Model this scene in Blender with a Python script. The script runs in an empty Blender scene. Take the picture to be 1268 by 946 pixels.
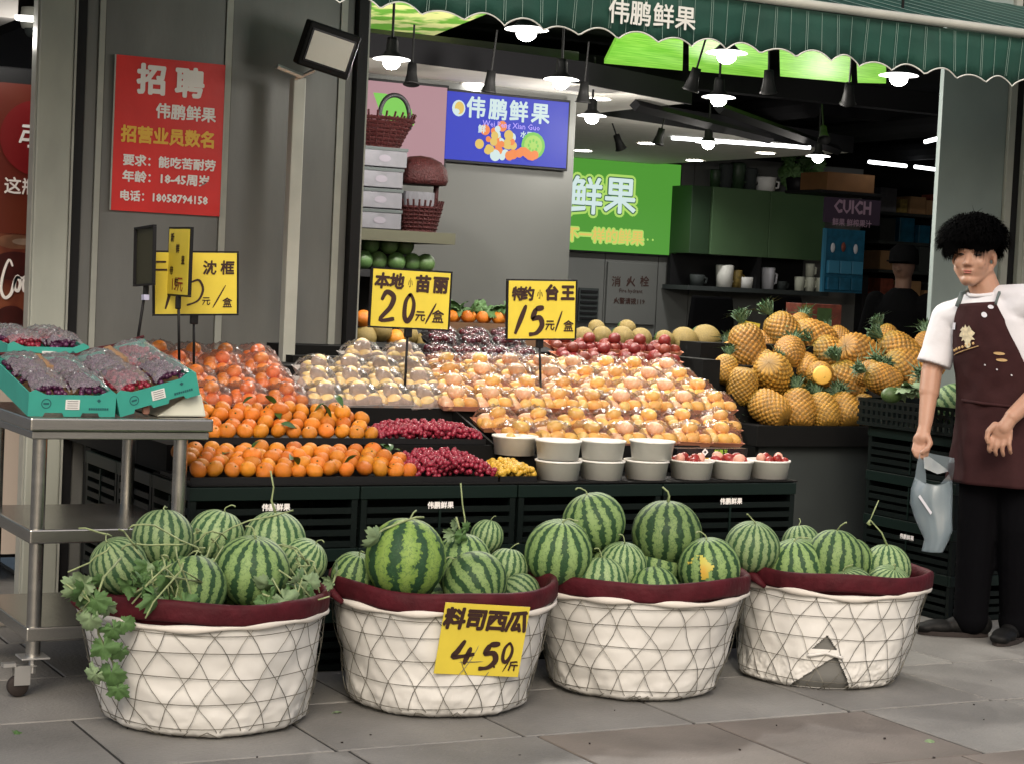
import bpy, math, random
from mathutils import Vector, Matrix, noise
random.seed(7)
PI = math.pi
S = bpy.context.scene
COL = S.collection

# ------------------------------------------------------------------ camera
PXF, EYE = 2400.0, 1.38
_yaw, _rol, _pit = math.radians(28), math.radians(2.7), math.atan(123 / 2400)
FWD = Vector((math.sin(_yaw) * math.cos(_pit), math.cos(_yaw) * math.cos(_pit), -math.sin(_pit)))
_r0 = Vector((math.cos(_yaw), -math.sin(_yaw), 0)); _u0 = _r0.cross(FWD)
RGT = math.cos(_rol) * _r0 + math.sin(_rol) * _u0
UPV = -math.sin(_rol) * _r0 + math.cos(_rol) * _u0
cam_d = bpy.data.cameras.new('camera')
cam_d.sensor_width = 36; cam_d.lens = PXF / 1268 * 36; cam_d.clip_start = .05; cam_d.clip_end = 400
cam = bpy.data.objects.new('camera', cam_d); COL.objects.link(cam)
M3 = Matrix((RGT, UPV, -FWD)).transposed()
cam.matrix_world = Matrix.Translation((0, 0, EYE)) @ M3.to_4x4()
S.camera = cam

# ------------------------------------------------------------------ world, sun, exposure
SUN_EL, SUN_ROT = math.radians(39), math.radians(205)
w = bpy.data.worlds.new('World'); S.world = w; w.use_nodes = True
nt = w.node_tree; bg = nt.nodes['Background']
sky = nt.nodes.new('ShaderNodeTexSky'); sky.sky_type = 'NISHITA'; sky.sun_disc = False
sky.sun_elevation = SUN_EL; sky.sun_rotation = SUN_ROT
sky.air_density = 1.0; sky.dust_density = 6.0; sky.ozone_density = .6
nt.links.new(sky.outputs[0], bg.inputs[0]); bg.inputs[1].default_value = .078
sl = bpy.data.lights.new('sun', 'SUN'); sl.energy = .6; sl.angle = math.radians(25); sl.color = (1, .95, .87)
so = bpy.data.objects.new('sun', sl); COL.objects.link(so)
sd = Vector((math.sin(SUN_ROT) * math.cos(SUN_EL), math.cos(SUN_ROT) * math.cos(SUN_EL), math.sin(SUN_EL)))
so.rotation_euler = sd.to_track_quat('Z', 'Y').to_euler(); so.location = sd * 20
S.view_settings.view_transform = 'Standard'; S.view_settings.look = 'None'
S.view_settings.gamma = 1; S.view_settings.use_curve_mapping = False; S.view_settings.exposure = 0.78
S.render.engine = 'CYCLES'
try:
    S.cycles.use_denoising = True; S.cycles.max_bounces = 6; S.cycles.transparent_max_bounces = 12
    S.cycles.sample_clamp_indirect = 4; S.cycles.caustics_reflective = False; S.cycles.caustics_refractive = False
except Exception: pass

# ------------------------------------------------------------------ helpers
def at(px, py, **k):
    """world point seen at a photo pixel on the plane X=, Y= or Z="""
    d = FWD + RGT * ((px - 634) / PXF) + UPV * ((473 - py) / PXF)
    (a, v), = k.items(); i = 'XYZ'.index(a); o = Vector((0, 0, EYE))
    return o + d * ((v - o[i]) / d[i])
def ppm(p): return PXF / ((Vector(p) - Vector((0, 0, EYE))).dot(FWD))

class MB:
    def __init__(s): s.v = []; s.f = []; s.c = None
    def add(s, vs, fs):
        n = len(s.v); s.v += [Vector(a) for a in vs]; s.f += [tuple(i + n for i in f) for f in fs]; return s
    def box(s, c, d, rz=0, m=None):
        x, y, z = d[0] / 2, d[1] / 2, d[2] / 2; c = Vector(c)
        vs = [Vector((a * x, b * y, e * z)) for a in (-1, 1) for b in (-1, 1) for e in (-1, 1)]
        if rz: vs = [Matrix.Rotation(rz, 3, 'Z') @ q for q in vs]
        if m: vs = [m @ q for q in vs]
        return s.add([c + q for q in vs], [(0, 1, 3, 2), (4, 6, 7, 5), (0, 4, 5, 1), (2, 3, 7, 6), (0, 2, 6, 4), (1, 5, 7, 3)])
    def box2(s, a, b):
        a, b = Vector(a), Vector(b); return s.box((a + b) / 2, [abs(q) for q in (b - a)])
    def tube(s, pts, r, n=6, cap=True, flat=1.0):
        pts = [Vector(p) for p in pts]; rr = r if isinstance(r, (list, tuple)) else [r] * len(pts)
        up = None; base = len(s.v)
        for i, p in enumerate(pts):
            t = (pts[min(i + 1, len(pts) - 1)] - pts[max(i - 1, 0)]).normalized()
            if up is None: up = Vector((0, 0, 1)) if abs(t.z) < .9 else Vector((1, 0, 0))
            sx = t.cross(up).normalized(); up = sx.cross(t).normalized()
            for k in range(n):
                a = 2 * PI * k / n
                s.v.append(p + sx * math.cos(a) * rr[i] + up * math.sin(a) * rr[i] * flat)
        for i in range(len(pts) - 1):
            for k in range(n):
                a = base + i * n + k; b = base + i * n + (k + 1) % n
                s.f.append((a, b, b + n, a + n))
        if cap:
            s.f.append(tuple(base + k for k in range(n))[::-1]); e = base + (len(pts) - 1) * n
            s.f.append(tuple(e + k for k in range(n)))
        return s
    def lathe(s, prof, n=24, c=(0, 0, 0), close=False, sx=1, sy=1, fn=None):
        base = len(s.v); c = Vector(c)
        for (r, z) in prof:
            for k in range(n):
                a = 2 * PI * k / n; q = Vector((math.cos(a) * r * sx, math.sin(a) * r * sy, z))
                if fn: q = fn(q, a)
                s.v.append(c + q)
        m = len(prof)
        for i in range(m - 1 + (1 if close else 0)):
            j = (i + 1) % m
            for k in range(n):
                s.f.append((base + i * n + k, base + i * n + (k + 1) % n, base + j * n + (k + 1) % n, base + j * n + k))
        return s
    def ball(s, c, r, n=12, m=8, rot=None):
        c = Vector(c); r = (r, r, r) if not isinstance(r, (tuple, list)) else r; base = len(s.v)
        R = rot or Matrix.Identity(3)
        s.v.append(c + R @ Vector((0, 0, r[2])))
        for i in range(1, m):
            t = PI * i / m
            for k in range(n):
                a = 2 * PI * k / n
                s.v.append(c + R @ Vector((math.sin(t) * math.cos(a) * r[0], math.sin(t) * math.sin(a) * r[1], math.cos(t) * r[2])))
        s.v.append(c + R @ Vector((0, 0, -r[2]))); e = len(s.v) - 1
        for k in range(n): s.f.append((base, base + 1 + k, base + 1 + (k + 1) % n))
        for i in range(m - 2):
            for k in range(n):
                a = base + 1 + i * n + k; b = base + 1 + i * n + (k + 1) % n
                s.f.append((a, a + n, b + n, b))
        for k in range(n): s.f.append((e, e - n + (k + 1) % n, e - n + k))
        return s
    def prism(s, poly, y0, y1, axis='Y'):
        n = len(poly)
        def mk(p, y): return {'Y': (p[0], y, p[1]), 'Z': (p[0], p[1], y), 'X': (y, p[0], p[1])}[axis]
        s.add([mk(p, y0) for p in poly] + [mk(p, y1) for p in poly],
              [tuple(range(n)), tuple(range(2 * n - 1, n - 1, -1))] + [(i, i + n, (i + 1) % n + n, (i + 1) % n) for i in range(n)])
        return s
    def xf(s, M):
        s.v = [M @ q for q in s.v]; return s
    def mesh(s, name, smooth=False, off=None):
        me = bpy.data.meshes.new(name); o = Vector(off) if off else Vector((0, 0, 0))
        me.from_pydata([tuple(q - o) for q in s.v], [], s.f); me.update()
        if smooth: me.polygons.foreach_set('use_smooth', [True] * len(me.polygons))
        if s.c:
            at_ = me.color_attributes.new('col', 'FLOAT_COLOR', 'POINT')
            at_.data.foreach_set('color', [x for q in s.c for x in (q[0], q[1], q[2], 1)])
        return me

def link(name, me, mat=None, parent=None):
    o = bpy.data.objects.new(name, me); COL.objects.link(o)
    if mat is not None and me is not None and not me.materials: me.materials.append(mat)
    if parent is not None:
        o.parent = parent; KIDS.setdefault(parent.name, []).append(o)
    return o
KIDS = {}
def tag(o, label=None, cat=None, group=None, kind=None):
    if label: o['label'] = label
    if cat: o['category'] = cat
    if group: o['group'] = group
    if kind: o['kind'] = kind
    return o
def thing(name, label, cat, loc=(0, 0, 0), rz=0, group=None):
    o = bpy.data.objects.new(name, None); o.empty_display_size = .05; COL.objects.link(o)
    o.location = loc; o.rotation_euler = (0, 0, rz); return tag(o, label, cat, group)
def part(name, mb, mat, parent, smooth=False, world=False, label=None, bevel=0):
    """world=True: the MB holds world coordinates and the (unrotated) root sits at its location"""
    off = None
    if world:
        off = Vector(parent.location); q = parent.parent
        while q is not None: off += Vector(q.location); q = q.parent
    o = link(name, mb.mesh(name, smooth, off), mat, parent)
    if bevel:
        b = o.modifiers.new('b', 'BEVEL'); b.width = bevel; b.segments = 2; b.limit_method = 'ANGLE'
    if label: o['label'] = label
    return o
def single(name, mb, mat, label, cat, loc=(0, 0, 0), group=None, smooth=False, world=True, bevel=0):
    o = link(name, mb.mesh(name, smooth, Vector(loc) if world else None), mat); o.location = loc
    if bevel:
        b = o.modifiers.new('b', 'BEVEL'); b.width = bevel; b.segments = 2; b.limit_method = 'ANGLE'
    return tag(o, label, cat, group)
def dup(root, loc=None, rot=None, label=None, group=None, scale=None):
    """a copy of a thing with copies of its parts and sub-parts; meshes are shared"""
    r = root.copy(); COL.objects.link(r)
    if loc is not None: r.location = loc
    if rot is not None: r.rotation_euler = rot
    if scale is not None: r.scale = (scale,) * 3 if not isinstance(scale, (tuple, list)) else scale
    if label: r['label'] = label
    if group: r['group'] = group
    for ch in KIDS.get(root.name, []):
        c = ch.copy(); COL.objects.link(c); c.parent = r
        for g in KIDS.get(ch.name, []):
            d = g.copy(); COL.objects.link(d); d.parent = c
    return r
USED = set()
def put(proto, loc, rot=(0, 0, 0), label=None, group=None, scale=None):
    """the first call moves the prototype itself, later calls copy it"""
    if proto.name in USED: return dup(proto, loc, rot, label, group, scale)
    USED.add(proto.name); proto.location = loc; proto.rotation_euler = rot
    if label: proto['label'] = label
    if group: proto['group'] = group
    if scale is not None: proto.scale = (scale,) * 3 if not isinstance(scale, (tuple, list)) else scale
    return proto
def struct(name, mb, mat, parent=None, smooth=False):
    o = link(name, mb.mesh(name, smooth), mat, parent)
    if parent is None: o['kind'] = 'structure'
    return o

# ------------------------------------------------------------------ materials
def mat(name, col, rough=.6, metal=0, var=.0, vs=8.0, bump=0, bs=60, emit=0, ecol=None, spec=None, alpha=None, vcol=False,
        col2=None, sss=0, rnd=0, coat=0, detail=3, ramp=(.35, .65), stretch=None, trans=0):
    m = bpy.data.materials.new(name); m.use_nodes = True; n = m.node_tree.nodes; L = m.node_tree.links
    b = n['Principled BSDF']; b.inputs['Roughness'].default_value = rough; b.inputs['Metallic'].default_value = metal
    if spec is not None: b.inputs['Specular IOR Level'].default_value = spec
    c4 = (*col, 1); src = None
    b.inputs['Base Color'].default_value = c4
    tc = n.new('ShaderNodeTexCoord'); co = tc.outputs['Object']
    if stretch:
        mp = n.new('ShaderNodeMapping'); mp.inputs['Scale'].default_value = stretch; L.new(co, mp.inputs[0]); co = mp.outputs[0]
    if vcol:
        a = n.new('ShaderNodeAttribute'); a.attribute_name = 'col'; src = a.outputs['Color']
    if var or col2:
        t = n.new('ShaderNodeTexNoise'); t.inputs['Scale'].default_value = vs; t.inputs['Detail'].default_value = detail
        L.new(co, t.inputs['Vector'])
        r = n.new('ShaderNodeValToRGB'); r.color_ramp.elements[0].position = ramp[0]; r.color_ramp.elements[1].position = ramp[1]
        if col2:
            r.color_ramp.elements[0].color = c4; r.color_ramp.elements[1].color = (*col2, 1)
            L.new(t.outputs['Fac'], r.inputs[0]); src = r.outputs[0]
        else:
            r.color_ramp.elements[0].color = (1 - var,) * 3 + (1,); r.color_ramp.elements[1].color = (1 + var * .5,) * 3 + (1,)
            L.new(t.outputs['Fac'], r.inputs[0])
            mx = n.new('ShaderNodeMix'); mx.data_type = 'RGBA'; mx.blend_type = 'MULTIPLY'; mx.inputs[0].default_value = 1
            if src: L.new(src, mx.inputs[6])
            else: mx.inputs[6].default_value = c4
            L.new(r.outputs[0], mx.inputs[7]); src = mx.outputs[2]
    if rnd:
        oi = n.new('ShaderNodeObjectInfo'); hs = n.new('ShaderNodeHueSaturation')
        mr = n.new('ShaderNodeMapRange'); mr.inputs[3].default_value = 1 - rnd; mr.inputs[4].default_value = 1 + rnd * .6
        L.new(oi.outputs['Random'], mr.inputs[0]); L.new(mr.outputs[0], hs.inputs['Value'])
        mr2 = n.new('ShaderNodeMapRange'); mr2.inputs[3].default_value = .5 - rnd * .05; mr2.inputs[4].default_value = .5 + rnd * .05
        ml = n.new('ShaderNodeMath'); ml.operation = 'FRACT'; m7 = n.new('ShaderNodeMath'); m7.operation = 'MULTIPLY'; m7.inputs[1].default_value = 7.31
        L.new(oi.outputs['Random'], m7.inputs[0]); L.new(m7.outputs[0], ml.inputs[0]); L.new(ml.outputs[0], mr2.inputs[0]); L.new(mr2.outputs[0], hs.inputs['Hue'])
        if src: L.new(src, hs.inputs['Color'])
        else: hs.inputs['Color'].default_value = c4
        src = hs.outputs[0]
    if src: L.new(src, b.inputs['Base Color'])
    if bump:
        t2 = n.new('ShaderNodeTexNoise'); t2.inputs['Scale'].default_value = bs; t2.inputs['Detail'].default_value = 4
        L.new(co, t2.inputs['Vector'])
        bp = n.new('ShaderNodeBump'); bp.inputs['Strength'].default_value = bump; bp.inputs['Distance'].default_value = .01
        L.new(t2.outputs['Fac'], bp.inputs['Height']); L.new(bp.outputs[0], b.inputs['Normal'])
    if emit:
        b.inputs['Emission Strength'].default_value = emit
        if src and ecol is None: L.new(src, b.inputs['Emission Color'])
        else: b.inputs['Emission Color'].default_value = (*(ecol or col), 1)
    if sss: b.inputs['Subsurface Weight'].default_value = sss; b.inputs['Subsurface Radius'].default_value = (.01, .005, .003)
    if coat: b.inputs['Coat Weight'].default_value = coat; b.inputs['Coat Roughness'].default_value = .15
    if alpha is not None: b.inputs['Alpha'].default_value = alpha
    if trans: b.inputs['Transmission Weight'].default_value = trans
    return m
def film_mat(name, tint, veil=.02, gloss=.02, rough=.2, bump=.55, bs=38):
    m = bpy.data.materials.new(name); m.use_nodes = True; n = m.node_tree.nodes; L = m.node_tree.links
    out = n['Material Output']; n.remove(n['Principled BSDF'])
    tr = n.new('ShaderNodeBsdfTransparent'); tr.inputs[0].default_value = (.93, .93, .93, 1)
    gl = n.new('ShaderNodeBsdfGlossy'); gl.inputs['Roughness'].default_value = rough
    df = n.new('ShaderNodeBsdfDiffuse'); df.inputs[0].default_value = (*tint, 1)
    tc = n.new('ShaderNodeTexCoord'); t = n.new('ShaderNodeTexNoise'); t.inputs['Scale'].default_value = bs; t.inputs['Detail'].default_value = 2
    L.new(tc.outputs['Object'], t.inputs['Vector'])
    bp = n.new('ShaderNodeBump'); bp.inputs['Strength'].default_value = bump; bp.inputs['Distance'].default_value = .02
    L.new(t.outputs['Fac'], bp.inputs['Height']); L.new(bp.outputs[0], gl.inputs['Normal'])
    fr = n.new('ShaderNodeLayerWeight'); fr.inputs['Blend'].default_value = .25; L.new(bp.outputs[0], fr.inputs['Normal'])
    ad = n.new('ShaderNodeMath'); ad.operation = 'MULTIPLY_ADD'; ad.inputs[1].default_value = .5; ad.inputs[2].default_value = gloss
    L.new(fr.outputs['Fresnel'], ad.inputs[0])
    m1 = n.new('ShaderNodeMixShader'); m1.inputs[0].default_value = veil; L.new(tr.outputs[0], m1.inputs[1]); L.new(df.outputs[0], m1.inputs[2])
    m2 = n.new('ShaderNodeMixShader'); L.new(ad.outputs[0], m2.inputs[0]); L.new(m1.outputs[0], m2.inputs[1]); L.new(gl.outputs[0], m2.inputs[2])
    L.new(m2.outputs[0], out.inputs[0]); return m
def melon_mat(name, light, dark, pale, n_str=10):
    m = bpy.data.materials.new(name); m.use_nodes = True; n = m.node_tree.nodes; L = m.node_tree.links; b = n['Principled BSDF']
    tc = n.new('ShaderNodeTexCoord'); oi = n.new('ShaderNodeObjectInfo')
    def math_(op, *a):
        q = n.new('ShaderNodeMath'); q.operation = op
        for i, x in enumerate(a):
            if isinstance(x, (int, float)): q.inputs[i].default_value = x
            else: L.new(x, q.inputs[i])
        return q.outputs[0]
    off = n.new('ShaderNodeVectorMath'); off.operation = 'ADD'; L.new(tc.outputs['Object'], off.inputs[0])
    cx = n.new('ShaderNodeCombineXYZ'); rr = math_('MULTIPLY', oi.outputs['Random'], 31.0); L.new(rr, cx.inputs[0]); L.new(rr, cx.inputs[2]); L.new(cx.outputs[0], off.inputs[1])
    sp = n.new('ShaderNodeSeparateXYZ'); L.new(tc.outputs['Object'], sp.inputs[0])
    th = math_('ARCTAN2', sp.outputs[1], sp.outputs[0])
    n1 = n.new('ShaderNodeTexNoise'); n1.inputs['Scale'].default_value = 2.2; n1.inputs['Detail'].default_value = 2; L.new(off.outputs[0], n1.inputs['Vector'])
    n2 = n.new('ShaderNodeTexNoise'); n2.inputs['Scale'].default_value = 9; n2.inputs['Detail'].default_value = 3; L.new(off.outputs[0], n2.inputs['Vector'])
    s1 = math_('MULTIPLY', math_('SUBTRACT', n1.outputs['Fac'], .5), 3.2)
    s2 = math_('MULTIPLY', math_('SUBTRACT', n2.outputs['Fac'], .5), 3.6)
    ang = math_('ADD', math_('MULTIPLY', th, float(n_str)), math_('ADD', s1, s2))
    w_ = math_('ADD', math_('SINE', ang), math_('MULTIPLY', math_('SUBTRACT', n1.outputs['Fac'], .5), 1.6))
    r = n.new('ShaderNodeValToRGB'); e = r.color_ramp.elements
    e[0].position = .0; e[0].color = (*pale, 1); e[1].position = 1; e[1].color = (*dark, 1)
    a = e.new(.50); a.color = (*light, 1); a = e.new(.63); a.color = (*[x * .75 for x in light], 1); a = e.new(.72); a.color = (*dark, 1)
    L.new(math_('MULTIPLY_ADD', w_, .5, .5), r.inputs[0])
    n4 = n.new('ShaderNodeTexNoise'); n4.inputs['Scale'].default_value = 5.5; n4.inputs['Detail'].default_value = 4; n4.inputs['Roughness'].default_value = .6; L.new(off.outputs[0], n4.inputs['Vector'])
    vein = math_('LESS_THAN', math_('ABSOLUTE', math_('SUBTRACT', n4.outputs['Fac'], .5)), .018)
    mv_ = n.new('ShaderNodeMix'); mv_.data_type = 'RGBA'; L.new(math_('MULTIPLY', vein, .55), mv_.inputs[0]); L.new(r.outputs[0], mv_.inputs[6]); mv_.inputs[7].default_value = (*[x * 1.8 for x in dark], 1)
    hs = n.new('ShaderNodeHueSaturation'); L.new(mv_.outputs[2], hs.inputs['Color'])
    mr = n.new('ShaderNodeMapRange'); mr.inputs[3].default_value = .8; mr.inputs[4].default_value = 1.18; L.new(oi.outputs['Random'], mr.inputs[0]); L.new(mr.outputs[0], hs.inputs['Value'])
    L.new(hs.outputs[0], b.inputs['Base Color']); b.inputs['Roughness'].default_value = .6; b.inputs['Specular IOR Level'].default_value = .3
    n3 = n.new('ShaderNodeTexNoise'); n3.inputs['Scale'].default_value = 25; n3.inputs['Scale'].default_value = 5; L.new(off.outputs[0], n3.inputs['Vector'])
    bp = n.new('ShaderNodeBump'); bp.inputs['Strength'].default_value = .12; bp.inputs['Distance'].default_value = .01
    L.new(n3.outputs['Fac'], bp.inputs['Height']); L.new(bp.outputs[0], b.inputs['Normal'])
    return m

ORD = ['first', 'second', 'third', 'fourth', 'fifth', 'sixth', 'seventh', 'eighth', 'ninth', 'tenth', 'eleventh', 'twelfth', 'thirteenth', 'fourteenth', 'fifteenth', 'sixteenth', 'seventeenth', 'eighteenth']
M = {}
def D(k, *a, **kw): M[k] = mat(k, *a, **kw); return M[k]
D('slab_grey', (.22, .214, .20), .62, var=.28, vs=1.9, bump=.5, bs=70, rnd=.12, detail=6)
D('slab_brown', (.178, .152, .132), .6, var=.25, vs=3, bump=.25, bs=90, rnd=.08, detail=6)
D('grout', (.02, .019, .018), .9)
D('floor_tile', (.12, .12, .115), .35, var=.15)
D('panel', (.185, .188, .178), .42, metal=.25, var=.28, vs=2.2, bump=.05, stretch=(1, 1, .35), detail=6)
D('strip', (.36, .37, .33), .5, metal=.1, var=.1)
D('column', (.42, .44, .385), .45, metal=.1, var=.3, vs=2.2, stretch=(1, 1, .4), detail=6, bump=.03, bs=30)
D('pillar', (.25, .30, .29), .5, var=.14, vs=2, detail=6, bump=.05)
D('black', (.008, .008, .009), .55, spec=.25, bump=.05)
D('black_gloss', (.01, .01, .012), .25)
D('ceil_black', (.008, .008, .009), .9, spec=.1)
D('white_ceil', (.68, .66, .60), .8, var=.05)
D('wall_grey', (.115, .118, .112), .7, var=.08, vs=1.2)
D('dark_wall', (.02, .02, .02), .85, spec=.15)
D('white_paint', (.46, .47, .42), .45, var=.1, vs=6)
D('steel', (.42, .41, .38), .27, metal=.95, var=.12, vs=3, bump=.06, bs=40, stretch=(1, 1, 8))
D('rubber', (.02, .014, .012), .8)
D('zinc', (.55, .55, .54), .35, metal=.8)
D('crate', (.003, .006, .0055), .5, spec=.2, bump=.1, bs=80)
D('crate_light', (.004, .011, .009), .45, spec=.25)
D('stand', (.006, .006, .006), .7, spec=.15)
D('grey_board', (.04, .047, .047), .7, spec=.2, var=.1, vs=3)
D('liner', (.655, .645, .61), .8, var=.07, vs=9, bump=.1, bs=28, detail=5)
D('liner_hem', (.68, .64, .58), .7, bump=.2, bs=30)
D('maroon', (.068, .006, .011), .7, spec=.25, var=.25, vs=14, bump=.6, bs=30)
D('wire', (.16, .15, .12), .5, metal=.5)
D('stem', (.28, .34, .16), .6, var=.25, vs=40)
D('leaf', (.075, .16, .045), .6, var=.18, vs=3, bump=.3, bs=60)
D('leaf_pale', (.20, .29, .15), .65, var=.15, vs=3, bump=.3, bs=60)
D('leaf_dark', (.035, .10, .02), .4, var=.3, vs=30)
M['melon'] = melon_mat('melon', (.19, .295, .10), (.022, .06, .024), (.22, .325, .12), 14)
M['melon_pale'] = melon_mat('melon_pale', (.23, .33, .145), (.035, .085, .036), (.27, .36, .17), 18)
M['melon_broad'] = melon_mat('melon_broad', (.15, .25, .05), (.018, .052, .022), (.20, .30, .07), 9)
D('mandarin', (.70, .22, .014), .42, var=.12, vs=30, bump=.35, bs=260, rnd=.22, sss=.05)
D('mango_yellow', (.86, .54, .14), .42, col2=(.88, .62, .22), vs=3, rnd=.1)
D('mango_pink', (.82, .40, .22), .42, col2=(.86, .54, .32), vs=3, rnd=.1)
D('tangerine', (.74, .18, .02), .4, var=.15, vs=30, bump=.2, bs=200, rnd=.2)
D('mango', (.80, .38, .07), .42, col2=(.82, .46, .11), vs=14, rnd=.16, ramp=(.3, .6))
D('pear', (.86, .62, .28), .5, var=.12, vs=20, rnd=.12)
D('foam_net', (.94, .72, .62), .7, spec=.2, var=.06, vs=60, bump=1.0, bs=130)
D('apple', (.13, .012, .010), .45, spec=.3, col2=(.20, .03, .018), vs=18, rnd=.2)
D('cherry', (.07, .005, .010), .18, rnd=.3)
D('grape_red', (.30, .025, .05), .28, var=.35, vs=60)
D('grape_yellow', (.66, .40, .05), .3, var=.3, vs=60)
D('grape_purple', (.09, .02, .07), .3, var=.4, vs=60)
D('pack_red', (.74, .30, .18), .5, rnd=.08)
D('pack_pink', (.72, .36, .27), .5, rnd=.08)
D('pack_white', (.75, .72, .70), .5)
M['film'] = film_mat('film', (.85, .72, .62))
M['film_white'] = film_mat('film_white', (.62, .60, .64), veil=.22, gloss=.07, rough=.22, bump=1.0, bs=24)
M['film_dark'] = film_mat('film_dark', (.5, .4, .4), veil=.02, gloss=.012)
M['bag_film'] = film_mat('bag_film', (.40, .52, .60), veil=.30, gloss=.10, rough=.28, bump=.35, bs=9)
D('pine', (.7, .3, .03), .5, vcol=True, rnd=.12, bump=.3, bs=120)
D('pine_leaf', (.035, .09, .035), .55, col2=(.13, .20, .11), vs=9)
D('tub', (.86, .85, .80), .35, var=.06, vs=15)
D('strawberry', (.30, .025, .02), .3, var=.3, vs=50)
D('teal', (.045, .36, .29), .55, var=.08, vs=12)
D('teal_ink', (.015, .10, .11), .6)
D('cardboard', (.33, .19, .09), .8, var=.12)
D('brown_box', (.13, .065, .03), .8, var=.1)
D('paper_white', (.80, .80, .78), .6)
D('foam', (.74, .76, .64), .7)
D('sign_yellow', (.72, .58, .06), .5, var=.06, vs=10)
D('ink', (.035, .012, .008), .6)
D('red_ink', (.25, .02, .01), .6)
D('poster', (.74, .024, .02), .45, var=.12, vs=4, bump=.5, bs=7)
D('poster_white', (.90, .87, .85), .5)
D('poster_yellow', (.85, .50, .06), .5)
D('clip', (.5, .5, .7), .3)
D('awning', (.006, .055, .038), .7, var=.2, vs=5, bump=.1)
D('awning_line', (.20, .30, .26), .7)
D('awning_white', (.72, .74, .70), .6)
D('skin', (.42, .235, .16), .5, var=.08, vs=12, sss=.12, bump=.05, bs=80)
D('lip', (.36, .12, .09), .45)
D('hair', (.0018, .0018, .002), .95, spec=.02)
D('shirt', (.66, .66, .70), .8, var=.05, bump=.4, bs=14)
D('apron', (.036, .013, .014), .85, spec=.15, var=.12, vs=20, bump=.3, bs=18)
D('strap', (.10, .13, .13), .7)
D('trousers', (.003, .003, .004), .9, spec=.05, bump=.5, bs=14)
D('shoe', (.005, .005, .005), .6, spec=.2)
D('eye', (.02, .012, .01), .2)
D('logo', (.62, .55, .38), .6, var=.3, vs=60)
D('badge', (.62, .62, .68), .5)
D('gold', (.5, .33, .15), .6)
D('blue_plastic', (.012, .11, .20), .35, var=.25, vs=15)
D('blue_pale', (.05, .22, .36), .3)
D('cabinet', (.075, .14, .065), .45, var=.1, vs=1.5)
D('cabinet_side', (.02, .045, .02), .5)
D('wicker', (.028, .004, .004), .6, spec=.2, var=.4, vs=90, bump=.8, bs=110)
D('carton', (.085, .084, .095), .75, var=.25, vs=8)
D('carton_print', (.12, .11, .13), .8)
D('green_fruit', (.055, .11, .03), .5, var=.25, vs=15, rnd=.2)
D('netted', (.24, .17, .045), .6, var=.35, vs=30, bump=.4, bs=70)
D('olive', (.035, .034, .016), .6)
D('glass_face', (.72, .70, .63), .2, var=.05, vs=4)
D('lamp_black', (.006, .006, .006), .6, spec=.15)
D('bulb', (1, 1, 1), .5, emit=12, ecol=(1, .97, .92))
D('saucer_lit', (.9, .9, .9), .4, emit=2.2, ecol=(1, .97, .93))
D('led', (1, 1, 1), .5, emit=3.2, ecol=(.95, .98, 1))
D('scr_blue', (.02, .02, .02), .9, spec=0, emit=.5, ecol=(.04, .06, .60))
D('scr_pink', (.02, .02, .02), .9, spec=0, emit=.38, ecol=(.66, .38, .42))
D('scr_green', (.02, .02, .02), .9, spec=0, emit=.42, ecol=(.11, .42, .05))
D('scr_white', (.02, .02, .02), .9, spec=0, emit=.5, ecol=(.75, .92, .9))
D('scr_dark', (.02, .02, .02), .9, spec=0, emit=.6, ecol=(.05, .13, .07))
D('scr_lime', (.02, .02, .02), .9, spec=0, emit=.5, ecol=(.50, .80, .16))
D('scr_leaf', (.02, .02, .02), .9, spec=0, emit=.55, ecol=(.22, .62, .10))
D('scr_orange', (.02, .02, .02), .9, spec=0, emit=.6, ecol=(.85, .25, .07))
D('scr_yellow', (.02, .02, .02), .9, spec=0, emit=.5, ecol=(.88, .62, .15))
D('scr_violet', (.02, .02, .02), .9, spec=0, emit=.8, ecol=(.36, .28, .75))
D('ceil_lime', (.12, .40, .025), .5, emit=.6, col2=(.34, .66, .10), vs=5, stretch=(1, 5, 1), ramp=(.35, .8))
D('ceil_leafy', (.15, .38, .05), .5, emit=.4, col2=(.70, .70, .30), vs=5, ramp=(.45, .55))
D('ad_red', (.10, .006, .006), .35, col2=(.10, .022, .008), vs=1.5, emit=.08)
D('ad_brown', (.07, .010, .006), .35, col2=(.22, .07, .03), vs=5, emit=.08)
D('door_pale', (.42, .36, .31), .5)
D('neigh_ceil', (.36, .34, .32), .7)
D('neigh_band', (.24, .38, .34), .6)
D('print_red', (.22, .05, .03), .6, var=.3, vs=20)
D('dark_cloth', (.0035, .0035, .004), .95, spec=.03)

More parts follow.
